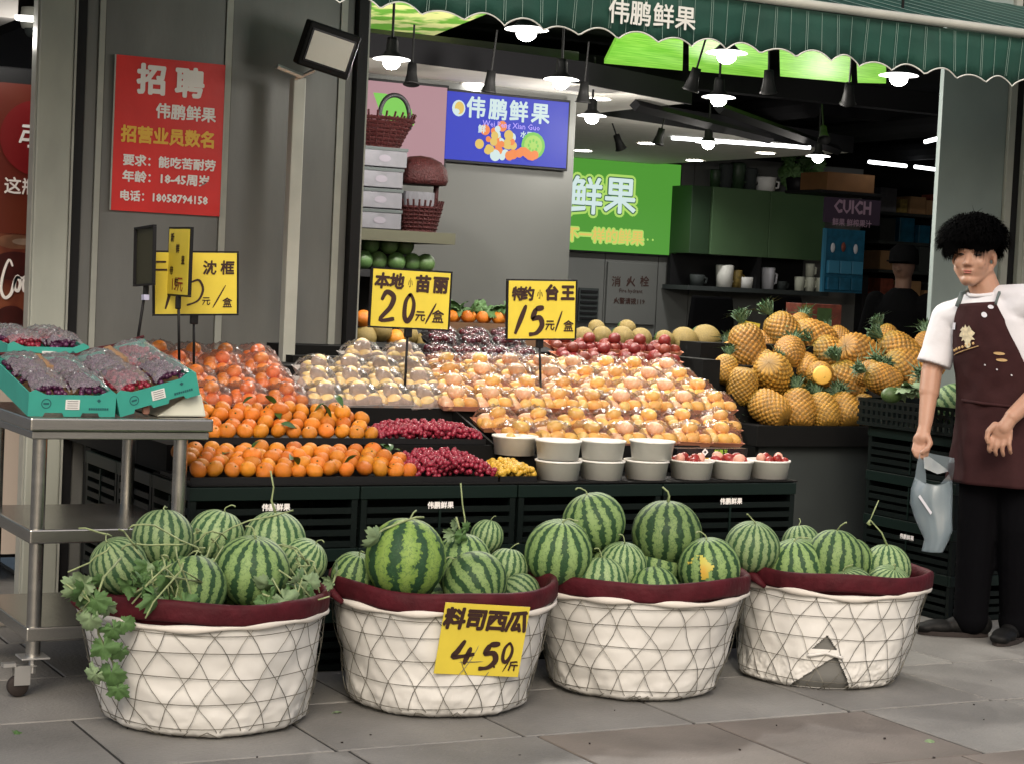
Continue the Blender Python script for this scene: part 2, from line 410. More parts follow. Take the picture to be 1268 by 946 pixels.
# ------------------------------------------------------------------ lettering
_tc = {}
def text_mesh(s, size=1, bold=0.0, align='CENTER', shear=0, sp=1.0):
    k = (s, align, shear, sp)
    if k not in _tc:
        c = bpy.data.curves.new('t', 'FONT'); c.body = s; c.size = 1; c.align_x = align; c.align_y = 'CENTER'
        c.resolution_u = 1; c.shear = shear; c.space_character = sp; c.extrude = 0
        o = bpy.data.objects.new('t', c); me = bpy.data.meshes.new_from_object(o)
        _tc[k] = ([v.co.copy() for v in me.vertices], [tuple(p.vertices) for p in me.polygons])
        bpy.data.objects.remove(o); bpy.data.curves.remove(c); bpy.data.meshes.remove(me)
    vs, fs = _tc[k]; n = 1 if bold <= .004 else (5 if bold < .03 else (10 if bold < .08 else 32))
    V_, F_ = [], []
    for i in range(n):   # a heavier pen: the outline stamped round a small circle, each stamp a hair prouder
        a = 2 * PI * i / max(n, 1); r = bold if n > 1 else 0
        if n == 32 and i % 2: r *= .55
        V_ += [Vector((v.x + math.cos(a) * r, v.y + math.sin(a) * r, i * .00009)) for v in vs]; F_ += [tuple(q + i * len(vs) for q in f) for f in fs]
    return V_, F_
def lettering(name, s, size, mtl, parent, loc, rx=PI / 2, rz=0, bold=.02, align='CENTER', shear=0, sp=1.0, wx=1.0, ry=0):
    """text standing upright in the parent's frame, reading along +X and facing -Y"""
    vs, fs = text_mesh(s, 1, bold, align, shear, sp)
    b = MB(); b.add([(v.x * size * wx, v.y * size, v.z) for v in vs], fs)
    o = link(name, b.mesh(name), mtl, parent); o.location = loc; o.rotation_euler = (rx, ry, rz); return o
def strokes(name, paths, mtl, parent, loc, s=1.0, wd=.05, ry=0):
    """brush strokes: flat ribbons in the XZ plane facing -Y; width swells along the stroke"""
    b = MB()
    for P_ in paths:
        w0 = wd
        if isinstance(P_[0], (int, float)): w0 = P_[0]; P_ = P_[1:]
        pts = []
        for i in range(len(P_) - 1):
            for j in range(5):
                t = j / 5; p0 = P_[max(i - 1, 0)]; p1 = P_[i]; p2 = P_[i + 1]; p3 = P_[min(i + 2, len(P_) - 1)]
                pts.append(tuple(.5 * (2 * p1[q] + (p2[q] - p0[q]) * t + (2 * p0[q] - 5 * p1[q] + 4 * p2[q] - p3[q]) * t * t + (3 * p1[q] - p0[q] - 3 * p2[q] + p3[q]) * t ** 3) for q in (0, 1)))
        pts.append(P_[-1]); n = len(pts); base = len(b.v)
        for i, p in enumerate(pts):
            a = pts[max(i - 1, 0)]; c = pts[min(i + 1, n - 1)]; dx, dz = c[0] - a[0], c[1] - a[1]; l = math.hypot(dx, dz) or 1
            ww = w0 * (.65 + .45 * abs(math.sin(i * 1.3 / max(n, 1) * 3)))
            if i == 0 or i == n - 1: ww *= .7
            b.v.append(Vector(((p[0] - dz / l * ww / 2) * s, 0, (p[1] + dx / l * ww / 2) * s)))
            b.v.append(Vector(((p[0] + dz / l * ww / 2) * s, 0, (p[1] - dx / l * ww / 2) * s)))
        for i in range(n - 1): b.f.append((base + 2 * i, base + 2 * i + 1, base + 2 * i + 3, base + 2 * i + 2))
    o = link(name, b.mesh(name), mtl, parent); o.location = loc; o.rotation_euler = (0, ry, 0); return o
DIG = {'1': [[(.75, 1.0), (.45, .5), (.15, 0)]],
       '2': [[(.1, .72), (.35, 1.0), (.75, .85), (.6, .5), (.05, .06), (.85, .12)]],
       '0': [[(.55, .98), (.2, .7), (.15, .2), (.4, .0), (.75, .25), (.85, .65), (.6, .95), (.45, .9)]],
       '4': [[(.45, 1.0), (.2, .6), (.05, .35), (.95, .5)], [(.75, .75), (.55, .1)]],
       '5': [[(.5, .95), (.25, .55)], [(.45, .93), (.95, .98)], [(.25, .55), (.7, .62), (.85, .35), (.55, .08), (.1, .02)]],
       '/': [[(.9, 1.0), (.1, 0)]]}
def digits(s, x, z, h, wf=.62, gap=.12, wd=.13):
    out = []
    for ch in s:
        for st in DIG[ch]: out.append([wd * h] + [(x + p[0] * h * wf, z + p[1] * h) for p in st])
        x += h * (wf + gap)
    return out
# ================================================================== SETTING
def X79(px, y=300): return at(px, y, Y=7.9).x
# ground under everything, out to the horizon
b = MB(); b.add([(-150, -150, -.02), (150, -150, -.02), (150, 150, -.02), (-150, 150, -.02)], [(0, 1, 2, 3)])
struct('ground', b, M['slab_grey'])
pav = struct('pavement', MB().box2((-3, .5, -.015), (11, 7.86, -.005)), M['grout'])
rows = [(.84, 1.52), (1.52, 2.14), (2.14, 2.72), (2.72, 3.32), (3.32, 3.92), (3.92, 4.52), (4.52, 5.13), (5.13, 5.72), (5.72, 6.33), (6.33, 6.94), (6.94, 7.55)]
offs = {6: 2.87, 7: 2.21}
rnd = random.Random(3)
_sl = {}
for ri, (y0, y1) in enumerate(rows):
    o0 = offs.get(ri, 2.2 + rnd.random() * .6); W_ = .625 if ri % 2 == 0 else .62
    for k in range(-8, 14):
        x0 = o0 + k * W_; x1 = x0 + W_
        if x1 < -1 or x0 > 9: continue
        if ri < 4 and (x0 < -1 or x1 > 5): continue
        g = .0055; key = round(W_ * 1000) + round((y1 - y0) * 100000)
        brown = (ri == 6 and 2.8 < x0 + .1 < 3.95) or (ri == 5 and 2.6 < x0 < 4.6) or (ri == 6 and x0 < 1.9 and k % 2)
        key = (key, brown)
        if key not in _sl:
            q = MB(); hx, hy = W_ / 2 - g, (y1 - y0) / 2 - g; c = .003
            q.add([(-hx, -hy, -.012), (hx, -hy, -.012), (hx, hy, -.012), (-hx, hy, -.012),
                   (-hx, -hy, -c), (hx, -hy, -c), (hx, hy, -c), (-hx, hy, -c),
                   (-hx + c, -hy + c, 0), (hx - c, -hy + c, 0), (hx - c, hy - c, 0), (-hx + c, hy - c, 0)],
                  [(0, 1, 5, 4), (1, 2, 6, 5), (2, 3, 7, 6), (3, 0, 4, 7), (4, 5, 9, 8), (5, 6, 10, 9), (6, 7, 11, 10), (7, 4, 8, 11), (8, 9, 10, 11)])
            me = q.mesh('slab'); me.materials.append(M['slab_brown' if brown else 'slab_grey']); _sl[key] = me
        o = link('slab', _sl[key], None, pav); o.location = ((x0 + x1) / 2, (y0 + y1) / 2, rnd.uniform(-.0015, .001))
struct('shop_floor', MB().box2((2.1, 7.86, -.015), (14, 17, .002)), M['floor_tile'])

# ---- shop front wall left of the opening
sf = thing('shop_front_wall', 'dark grey metal panelled wall with pale vertical seams left of the fruit shop opening', 'wall', (X79(100), 7.9, 0))
zt = 4.2
xs = [X79(p) for p in (98, 114, 121, 270, 278, 411, 419, 429)]
for a, c in ((0, 1), (2, 3), (4, 5), (6, 7)):
    part('panel', MB().box2((xs[a] + .002, 7.905, 0), (xs[c] - .002, 8.02, zt)), M['panel'], sf, world=True, bevel=.003)
for a, c in ((1, 2), (3, 4), (5, 6)):
    part('seam_strip', MB().box2((xs[a], 7.897, 0), (xs[c], 8.01, zt)), M['strip'], sf, world=True)
part('black_post', MB().box2((X79(86.5), 7.895, 0), (X79(98), 8.0, zt)), M['black'], sf, world=True)
part('black_post', MB().box2((X79(429), 7.86, 0), (X79(441), 8.05, zt)), M['black'], sf, world=True)
part('edge_trim', MB().box2((X79(441), 7.87, 0), (X79(444), 7.95, zt)), M['strip'], sf, world=True)
# metal column
cx0, cx1 = X79(39), X79(86)
col_ = thing('metal_column', 'brushed grey-green metal column between the drinks machine and the panelled wall', 'column', (cx0, 7.78, 0))
part('shaft', MB().box2((cx0, 7.88, 0), (cx1 - .012, 7.96, zt)), M['column'], col_, world=True, bevel=.006)
part('edge_trim', MB().box2((cx1 - .011, 7.875, 0), (cx1 - .003, 7.96, zt)), M['strip'], col_, world=True)
part('edge_trim', MB().box2((cx0 - .008, 7.89, 0), (cx0 - .001, 7.96, zt)), M['strip'], col_, world=True)
# right pillar and frames
px0, px1 = X79(1157), X79(1238)
rp = thing('grey_green_pillar', 'smooth grey-green pillar behind the young man at the right of the opening', 'pillar', (px0, 7.9, 0))
part('shaft', MB().box2((px0, 7.9, 0), (px1, 7.93, zt)), M['pillar'], rp, world=True, bevel=.004)
part('edge_trim', MB().box2((px1 + .002, 7.88, 0), (X79(1246), 8.3, zt)), M['strip'], rp, world=True)
rf = thing('door_frame', 'black and grey metal door frame at the right edge beside the pillar', 'door frame', (X79(1246), 7.9, 0))
part('black_jamb', MB().box2((X79(1246) + .002, 7.9, 0), (X79(1257), 8.2, zt)), M['black'], rf, world=True)
part('grey_jamb', MB().box2((X79(1257) + .002, 7.87, 0), (X79(1262), 8.2, zt)), M['column'], rf, world=True)
part('edge_trim', MB().box2((X79(1262) + .001, 7.86, 0), (X79(1265), 8.2, zt)), M['strip'], rf, world=True)
part('side_panel', MB().box2((X79(1265) + .001, 7.89, 0), (9.5, 8.2, zt)), M['panel'], rf, world=True)
# upper facade
fa = struct('upper_facade', MB().box2((-2, 7.95, 2.98), (14, 8.6, 4.6)), M['dark_wall'])
part('header_beam', MB().box2((X79(450), 7.98, 2.66), (px0 - .003, 8.12, 2.979)), M['black'], fa)
part('upper_block', MB().box2((-2, 8.6, 3.2), (14, 18, 4.6)), M['dark_wall'], fa)

# ---- interior shell
XL, XR, YB = X79(441), 13.5, 15.0
part_x1 = at(705.5, 300, Y=10).x
iw = thing('interior_shell', 'dark interior walls round the fruit shop', 'wall', (XL, 8.1, 0))
iw['kind'] = 'structure'; del iw['category']; del iw['label']; iw.name = 'shop_interior'
part('left_wall', MB().box2((XL - .1, 8.06, 0), (XL, 10.0, 3.0)), M['dark_wall'], iw, world=True)
part('partition_wall', MB().box2((XL, 10.0, 0), (part_x1, 10.12, 2.75)), M['wall_grey'], iw, world=True)
part('side_wall', MB().box2((part_x1 - .12, 10.13, 0), (part_x1 - .004, YB, 2.5)), M['wall_grey'], iw, world=True)
bx1 = at(1062, 300, Y=YB).x
px_l = [part_x1, at(748, 350, Y=YB).x, at(814, 350, Y=YB).x, at(853, 350, Y=YB).x, at(1062, 350, Y=YB).x]
for i in range(4):
    part('back_panel', MB().box2((px_l[i] + .004, YB, 0), (px_l[i + 1] - .004, YB + .1, 2.62)), M['wall_grey'], iw, world=True)
part('deep_wall', MB().box2((part_x1, 17, 0), (XR, 17.1, 3)), M['dark_wall'], iw, world=True)
part('right_wall', MB().box2((XR, 8.2, 0), (XR + .1, 17, 3)), M['dark_wall'], iw, world=True)
part('dark_ceiling', MB().box2((XL - .1, 8.13, 3.0), (XR, 17.1, 3.1)), M['ceil_black'], iw, world=True)
# pale door leaf deep in the dark right side
part('far_door', MB().box2((at(1098, 300, Y=16.9).x, 16.85, 0), (at(1150, 300, Y=16.9).x, 16.99, 2.35)), M['grey_board'], iw, world=True)
part('near_post', MB().box2((at(1041, 400, Y=YB).x, 14.7, 0), (at(1048, 400, Y=YB).x, 14.8, 1.6)), M['black'], iw, world=True)
# dim shelving with packed goods on the deep right side
shelf_r = random.Random(6); Yd = 15.6
for sh, py in enumerate((262, 298, 334, 372, 412)):
    p, q_ = at(1088, py, Y=Yd), at(1156, py, Y=Yd)
    part('deep_shelf', MB().box2((p.x, Yd, p.z - .03), (q_.x + .3, Yd + .5, p.z)), M['grey_board'], iw, world=True)
    x = p.x + .03
    while x < q_.x + .2:
        wbx = shelf_r.uniform(.09, .24); hb_ = shelf_r.uniform(.12, .27)
        t = single('goods_box', MB().box2((x, Yd + .02, p.z + .001), (x + wbx, Yd + .35, p.z + hb_)), M[shelf_r.choice(['brown_box', 'print_red', 'blue_plastic', 'carton', 'netted', 'grey_board', 'cardboard'])], 'packed goods box on the dim shelves behind the capped figure', 'box', (x, Yd + .02, p.z), 'goods on the dim shelves', bevel=.006)
        x += wbx + shelf_r.uniform(.01, .06)
# white ceiling, two fields
zc = 2.5
part('white_ceiling', MB().prism([(XL, 9.15), (5.4, 9.45), (6.35, 9.9), (6.35, YB), (XL, YB)], zc, zc + .08, 'Z'), M['white_ceil'], iw, world=True)
part('dark_edge_band', MB().prism([(XL, 9.12), (5.4, 9.42), (6.38, 9.87), (6.38, 9.895), (5.4, 9.445), (XL, 9.145)], zc - .004, zc + .12, 'Z').prism([(6.353, 10.97), (9.3, 12.07), (9.3, 12.095), (6.353, 10.995)], zc - .004, zc + .12, 'Z'), M['ceil_black'], iw, world=True)  # black bands added so the lamplit front edges of the ceiling stay dark
part('white_ceiling', MB().prism([(6.353, 11.0), (9.3, 12.1), (9.3, YB), (6.353, YB)], zc, zc + .08, 'Z'), M['white_ceil'], iw, world=True)
# black beams
for (a, c, y, z) in ((XL, 12.5, 11.3, 2.78), (6.0, 12.8, 10.9, 2.72), (6.0, 13, 12.4, 2.8)):
    part('ceiling_beam', MB().box2((a, y, z), (c, y + .12, z + .14)), M['ceil_black'], iw, world=True)
for (x0, y0, x1, y1) in ((6.0, 9.9, 7.9, 11.2), (6.4, 9.6, 8.8, 11.6)):
    part('ceiling_beam', MB().tube([(x0, y0, 2.46), (x1, y1, 2.46)], .035, 4), M['ceil_black'], iw, world=True)
for k in range(4):
    x = 6.9 + k * 1.5
    part('ceiling_duct', MB().tube([(x, 11.4, 2.75), (x + .2, 16, 2.75)], .09, 10), M['ceil_black'], iw, world=True)
# awning lights rail
def lime(p, key):
    b = MB(); q = [at(x, y, Z=2.8) for x, y in p]
    b.add([(v.x, v.y, 2.8) for v in q] + [(v.x, v.y, 2.83) for v in q], [(3, 2, 1, 0), (4, 5, 6, 7), (0, 1, 5, 4), (1, 2, 6, 5), (2, 3, 7, 6), (3, 0, 4, 7)])
    return b
for p, lb in (((( 748, 79), (845, 88), (846, 44), (770, 36)), 'backlit lime green ceiling panel nearest the shop name on the awning'),
              (((853, 88), (950, 97), (952, 52), (853, 44)), 'backlit lime green ceiling panel in the middle of the row, a lamp glaring at its front'),
              (((966, 95), (1054, 103), (1052, 60), (965, 53)), 'backlit lime green ceiling panel just left of the rightmost one'),
              (((1062, 103), (1097, 104), (1097, 65), (1060, 62)), 'rightmost short backlit lime green ceiling panel')):
    c = at(p[0][0], p[0][1], Z=2.8)
    single('ceiling_light_panel', lime(p, 0), M['ceil_lime'], lb, 'light panel', c, 'backlit green ceiling panels')
b = lime(((452, 46), (524, 50), (612, 14), (452, 0)), 0)
single('ceiling_light_panel', b, M['ceil_leafy'], 'backlit yellow and green leaf printed ceiling panel above the wicker baskets', 'light panel', at(452, 46, Z=2.8), 'backlit green ceiling panels')

# ---- neighbour's front at the far left
nb = thing('drinks_machine', 'tall red cola drinks machine in the gap left of the metal column', 'vending machine', (at(2, 300, Y=8.3).x, 8.3, 0))
ax0, ax1 = at(-60, 250, Y=8.3).x, cx0 + .16
zb, ztp = at(20, 428, Y=8.3).z, at(20, 104, Y=8.3).z
part('cabinet', MB().box2((ax0, 8.31, .1), (ax1, 8.9, ztp + .07)), M['black'], nb, world=True, bevel=.01)
zm = at(20, 290, Y=8.3).z
part('upper_advert', MB().box2((ax0 + .02, 8.296, zm), (ax1 - .01, 8.31, ztp)), M['ad_red'], nb, world=True)
part('lower_advert', MB().box2((ax0 + .02, 8.296, zb - .05), (ax1 - .01, 8.31, zm - .001)), M['ad_brown'], nb, world=True)
part('base_panel', MB().box2((ax0 + .02, 8.28, .12), (ax1 - .01, 8.31, zb - .052)), M['door_pale'], nb, world=True)
def on(parent, p): return Vector(p) - Vector(parent.location)
q = at(38, 171, Y=8.29); disc = MB(); disc.lathe([(0.001, 0), (.16, 0)], 40); disc.xf(Matrix.Rotation(PI / 2, 4, 'X'))
b = part('red_disc', disc, mat('ad_disc', (.16, .004, .006), .4, emit=.05), nb); b.location = on(nb, (q.x + .03, 8.288, q.z))
lettering('lettering', '可口', .11, M['poster_white'], nb, on(nb, (at(18, 170, Y=8.28).x, 8.285, at(26, 170, Y=8.28).z)), bold=.02, shear=.35, align='LEFT')
lettering('lettering', '这瓶', .075, M['poster_white'], nb, on(nb, (at(5, 232, Y=8.28).x, 8.285, at(18, 232, Y=8.28).z)), bold=.02, align='LEFT')
q = at(4, 372, Y=8.28); u_ = 1 / ppm(q)
strokes('lettering', [[.013, (10.6 * u_, 42 * u_), (5.7 * u_, 50 * u_), (-0.5 * u_, 34 * u_), (-3 * u_, 14 * u_), (2.0 * u_, 3 * u_), (9.4 * u_, 8 * u_), (13.1 * u_, 22 * u_), (16.8 * u_, 30 * u_), (20.6 * u_, 22 * u_), (18.1 * u_, 12 * u_), (13.7 * u_, 16 * u_), (15.6 * u_, 28 * u_), (23.0 * u_, 28 * u_), (29.2 * u_, 32 * u_), (24.3 * u_, 24 * u_), (25.5 * u_, 12 * u_), (33.0 * u_, 16 * u_)]], M['poster_white'], nb, on(nb, (q.x, 8.284, q.z)))
for (px_, py_, rx_, rz_, mk_) in ((22, 300, 26, 9, 'ad_glass'), (20, 330, 30, 18, 'ad_dark'), (14, 405, 24, 26, 'ad_dark'), (30, 300, 14, 4, 'ad_glint')):
    if mk_ not in M: M[mk_] = mat(mk_, {'ad_glass': (.20, .09, .05), 'ad_dark': (.045, .006, .005), 'ad_glint': (.34, .24, .18)}[mk_], .35, var=.4, vs=9)
    q = at(px_, py_, Y=8.28); bb_ = MB(); n_ = 24
    bb_.v = [Vector((q.x + math.cos(2 * PI * k / n_) * rx_ / ppm(q), 8.2945 - .0012 * ['ad_glass', 'ad_dark', 'ad_glint'].index(mk_), q.z + math.sin(2 * PI * k / n_) * rz_ / ppm(q))) for k in range(n_)]; bb_.f = [tuple(range(n_))]
    part('printed_drink', bb_, M[mk_], nb, world=True)
nc = thing('neighbour_soffit', 'pale soffit with a teal band over the drinks machine', 'soffit', (1.5, 8.3, 2.5))
zz = at(20, 40, Y=8.5).z
part('soffit_board', MB().box2((.5, 8.2, zz + .02), (cx0 - .015, 9.6, zz + .1)), M['neigh_ceil'], nc, world=True)
part('teal_band', MB().box2((.5, 9.0, at(20, 85, Y=9).z), (cx0 - .015, 9.1, zz + .018)), M['neigh_band'], nc, world=True)
q = at(33, 20, Z=zz + .018)
part('downlight', MB().lathe([(.001, 0), (.045, 0), (.05, .015), (.001, .016)], 20, (q.x, q.y, zz - .001)), M['saucer_lit'], nc, world=True)
q = at(40, 36, Y=8.6)
l = bpy.data.lights.new('neighbour_light', 'POINT'); l.energy = 2; l.shadow_soft_size = .05; l.color = (1, .96, .9)
o = bpy.data.objects.new('neighbour_light', l); COL.objects.link(o); o.location = (at(33, 20, Z=zz + .018).x, at(33, 20, Z=zz + .018).y, zz - .07)
dc = thing('dome_camera', 'white dome security camera under the soffit at the upper left', 'camera', q)
part('housing', MB().lathe([(.001, .09), (.05, .09), (.055, .03), (.045, 0), (.001, 0)], 20), M['white_paint'], dc, True)
part('dome', MB().ball((0, 0, -.005), .035), M['grey_board'], dc, True)

# a little litter on the paving
lr = random.Random(12); b = MB()
for k in range(70):
    x, y = lr.uniform(.8, 6.4), lr.uniform(4.2, 6.1); r_ = lr.uniform(.0015, .005); n_ = 5
    a0 = lr.random() * 6; z0 = .0012
    top = [(x + math.cos(a0 + i * 1.256) * r_ * lr.uniform(.6, 1.3), y + math.sin(a0 + i * 1.256) * r_ * lr.uniform(.6, 1.3), z0 + lr.uniform(.0008, .003)) for i in range(n_)]
    b.add(top + [(p[0], p[1], z0 - .002) for p in top], [tuple(range(n_))] + [(i, i + n_, (i + 1) % n_ + n_, (i + 1) % n_) for i in range(n_)])
gr_ = link('grit', b.mesh('grit'), M['rubber']); gr_['kind'] = 'stuff'; gr_['label'] = 'fine dark grit and crumbs scattered over the paving'

# ---- awning
aw = thing('awning', 'dark green striped awning with scalloped white edged valance over the shop', 'awning', (4, 6.4, 2.5))
AX0, AX1 = 1.2, 9.2
nx = 640; b = MB()
for i in range(nx + 1):
    x = AX0 + (AX1 - AX0) * i / nx; ph = x / .165
    zb_ = 2.325 + .036 * abs(math.sin(PI * ph)) ** .8 * (1 if int(ph) % 3 else .7) + .006 * math.sin(x * 3.1)
    y = 6.405 + .012 * math.sin(x * 9) + .006 * math.sin(x * 23 + 1)
    for j, t in enumerate((0, .35, .7, 1)):
        b.v.append(Vector((x, 6.405 + (y - 6.405) * t, 2.525 + (zb_ - 2.525) * t)))
for i in range(nx):
    for j in range(3): b.f.append((i * 4 + j, i * 4 + j + 1, i * 4 + j + 5, i * 4 + j + 4))
val = part('valance', b, M['awning'], aw, True, world=True); sm = val.modifiers.new('s', 'SOLIDIFY'); sm.thickness = .003
edge = [b.v[i * 4 + 3] + Vector((0, -.002, 0)) for i in range(0, nx + 1)]
part('edge_piping', MB().tube(edge, .003, 4), M['awning_white'], aw, world=True)
ln = MB()
for k in range(int((AX1 - AX0) / .076)):
    x = AX0 + .04 + k * .076; i = min(nx, int((x - AX0) / (AX1 - AX0) * nx)); zz_ = b.v[i * 4 + 3].z + .006; yy = b.v[i * 4 + 3].y
    for dx in ((0, .009) if k % 2 else (0,)):
        ln.add([(x + dx, 6.399, 2.52), (x + dx + .0022, 6.399, 2.52), (x + dx + .0022, yy - .005, zz_), (x + dx, yy - .005, zz_)], [(3, 2, 1, 0)])
part('valance_stripes', ln, M['awning_line'], aw, world=True)
b = MB()
b.add([(AX0, 6.41, 2.56), (AX1, 6.41, 2.56), (AX1, 7.93, 2.97), (AX0, 7.93, 2.97)], [(0, 1, 2, 3)])
cnv = part('canopy', b, M['awning'], aw, world=True); sm = cnv.modifiers.new('s', 'SOLIDIFY'); sm.thickness = .004
ln = MB()
for k in range(int((AX1 - AX0) / .152)):
    x = AX0 + .04 + k * .152
    ln.add([(x, 6.41, 2.563), (x + .02, 6.41, 2.563), (x + .02, 7.93, 2.973), (x, 7.93, 2.973)], [(0, 1, 2, 3)])
part('canopy_stripes', ln, M['awning_line'], aw, world=True)
part('front_bar', MB().tube([(AX0, 6.39, 2.545), (AX1, 6.39, 2.545)], .019, 12), M['white_paint'], aw, True, world=True)
for x in (2.4, 6.8):
    part('folding_arm', MB().tube([(x, 7.85, 2.7), (x + .5, 7.1, 2.6), (x, 6.43, 2.53)], .02, 8), M['column'], aw, world=True)
lx = at(806, 25, Y=6.385)
for ch, px in zip('伟鹏鲜果', (767, 794, 822, 849)):
    q = at(px, 21 + (px - 806) * .1, Y=6.383)
    lettering('lettering', ch, .098, M['awning_white'], aw, on(aw, (q.x, 6.384, q.z)), bold=.018)

# ---- poster
pt = thing('recruitment_poster', 'red recruitment poster with white and yellow Chinese lettering on the panelled wall', 'poster', at(208, 168, Y=7.89))
c0 = at(145, 67, Y=7.89); c1 = at(280, 82, Y=7.89); c2 = at(271, 269, Y=7.89); c3 = at(136, 260, Y=7.89)
q = (c0 + c1 + c2 + c3) / 4; pt.location = (q.x, 7.89, q.z)
pw, ph = (c1.x - c0.x + c2.x - c3.x) / 2, (c0.z - c3.z + c1.z - c2.z) / 2
part('sheet', MB().box((0, .001, 0), (pw, .003, ph)), M['poster'], pt)
part('edge_tape', MB().box((-pw / 2 - .003, -.001, 0), (.006, .004, ph)), M['strip'], pt)
part('edge_tape', MB().box((pw / 2 + .003, -.001, 0), (.006, .004, ph)), M['strip'], pt)
def PL(s, u, v, size, m='poster_white', bold=.03, align='LEFT', wx=1.0, sp=1.0):
    lettering('lettering', s, size, M[m], pt, (-pw / 2 + u * pw, -.003, ph / 2 - v * ph), bold=bold, align=align, wx=wx, sp=sp)
PL('招 聘', .5, .155, .128, align='CENTER', bold=.045)
PL('伟鹏鲜果', .37, .345, .066, bold=.03)
PL('招营业员数名', .5, .51, .072, 'poster_yellow', align='CENTER', bold=.04, wx=.95)
PL('要求：能吃苦耐劳', .09, .675, .049, bold=.035, wx=1.03)
PL('年龄：18-45周岁', .09, .78, .049, bold=.035, wx=1.06)
PL('电话：18058794158', .07, .905, .046, bold=.035, wx=.98)

# ---- work light on a white pole
q0, q1 = at(369, 97, Y=7.7), at(346, 430, Y=7.7)
fl = thing('floodlight', 'black rectangular floodlight with pale glass on a white square pole', 'floodlight', (q0.x, 7.7, 0))
hw = .055
part('pole', MB().box((q0.x, 7.7, q0.z / 2), (hw, hw, q0.z)), M['white_paint'], fl, world=True, bevel=.004)
q = at(405, 62, Y=7.62); hd = link('head', None, None, fl)
hd = part('head', MB().box((0, 0, 0), (.235, .07, .19)), M['lamp_black'], fl, bevel=.008); hd.location = on(fl, q); hd.rotation_euler = (math.radians(14), math.radians(12), 0)
part('glass', MB().box((0, -.037, 0), (.185, .004, .125)), M['glass_face'], hd)
part('bezel', MB().box((0, -.036, .066), (.2, .008, .008)).box((0, -.036, -.066), (.2, .008, .008)).box((-.097, -.036, 0), (.008, .008, .14)).box((.097, -.036, 0), (.008, .008, .14)), M['black_gloss'], hd)
part('bracket', MB().tube([q + Vector((-.05, .0, -.09)), q + Vector((-.12, .04, -.13)), (q0.x, 7.7, q0.z + .005)], .009, 6).tube([q + Vector((-.1, .02, -.12)), q + Vector((-.22, .0, -.09))], .012, 6), M['zinc'], fl, world=True)
for o in [o for o in bpy.data.objects if o.name.startswith('head') and o.type == 'EMPTY' and not o.children]: bpy.data.objects.remove(o)

# ---- ceiling lamps
def make_pendant():
    t = thing('pendant_lamp', 'x', 'ceiling lamp', (0, 0, 0), group='round white work lamps under the ceiling')
    part('stem', MB().tube([(0, 0, .06), (0, 0, .38)], .007, 6), M['lamp_black'], t)
    part('housing', MB().lathe([(.001, .11), (.026, .11), (.03, .09), (.032, .04), (.055, .018), (.07, .008)], 20), M['lamp_black'], t, True)
    part('saucer', MB().lathe([(.07, .008), (.093, .002), (.097, -.002), (.05, -.004), (.001, -.004)], 24), M['saucer_lit'], t, True)
    part('bulb', MB().ball((0, 0, -.018), (.045, .045, .034)), M['bulb'], t, True)
    return t
pend = make_pendant()
lamps = [((485, 74), 2.35, 'lamp left of the pink screen, nearest the floodlight'), ((695, 99), 2.35, 'lamp above the blue screen'), ((890, 121), 2.35, 'lamp below the lime green ceiling panels'),
         ((733, 144), 2.35, 'lamp over the top right corner of the blue screen'), ((877, 177), 2.35, 'lamp to the right of the green screen'), ((1013, 194), 2.35, 'lamp above the green cabinets, beside the brown box'),
         ((652, 37), 2.35, 'lamp half hidden behind the valance, left of the shop name'), ((900, 66), 2.35, 'lamp glaring behind the valance right of the shop name'), ((1113, 94), 2.35, 'lamp behind the valance above the pillar side')]
LP = []
for (p, z, lb) in lamps:
    q = at(p[0], p[1], Z=z); LP.append(q)
    put(pend, q, (0, 0, 0), 'bright round white ' + lb, scale=.88)
for i, q in enumerate(LP):
    l = bpy.data.lights.new('lamp_light', 'POINT'); l.energy = (7 if q.y < 7.5 else 52 if q.y < 9 else 11); l.color = (1, .94, .86); l.shadow_soft_size = (.16 if q.y < 7.5 else .05)
    o = bpy.data.objects.new('lamp_light', l); COL.objects.link(o); o.location = (q.x, q.y, q.z - .07)
# recessed downlights
dl = thing('downlight', 'x', 'ceiling lamp', group='recessed white ceiling downlights')
part('trim_ring', MB().lathe([(.075, 0), (.09, 0), (.09, -.004), (.075, -.003)], 20, close=True), M['white_ceil'], dl)
part('lens', MB().lathe([(.001, -.003), (.074, -.003)], 20), M['bulb'], dl)
for (p, lb) in (((722, 187), 'just above the left end of the green screen'), ((802, 178), 'above the middle of the green screen'), ((860, 199), 'right of the green screen'),
                ((948, 190), 'above the green cabinets'), ((588, 105), 'above the left half of the blue screen'), ((741, 123), 'between two pendant lamps right of the blue screen')):
    q = at(p[0], p[1], Z=zc - .002); put(dl, q, (0, 0, 0), 'small recessed ceiling downlight ' + lb)
    l = bpy.data.lights.new('downlight_light', 'SPOT'); l.energy = 30; l.color = (1, .97, .92); l.shadow_soft_size = .06; l.spot_size = math.radians(150); l.spot_blend = .8
    o = bpy.data.objects.new('downlight_light', l); COL.objects.link(o); o.location = (q.x, q.y, q.z - .03)
# LED strips
for (a, c, lb) in (((832, 171), (1003, 183), 'long white LED tube running above the green cabinets'), ((1076, 201), (1122, 206), 'short white LED tube in the dark ceiling, right of the brown box'),
                   ((1133, 207), (1164, 211), 'short white LED tube nearest the right pillar'), ((1146, 176), (1166, 171), 'slanting white LED tube touching the right pillar edge')):
    z = 2.49 if a[0] < 900 else 2.6
    p0, p1 = at(*a, Z=z), at(*c, Z=z)
    single('led_tube', MB().tube([p0, p1], .016, 8), M['led'], lb, 'tube light', p0, 'white LED tubes')
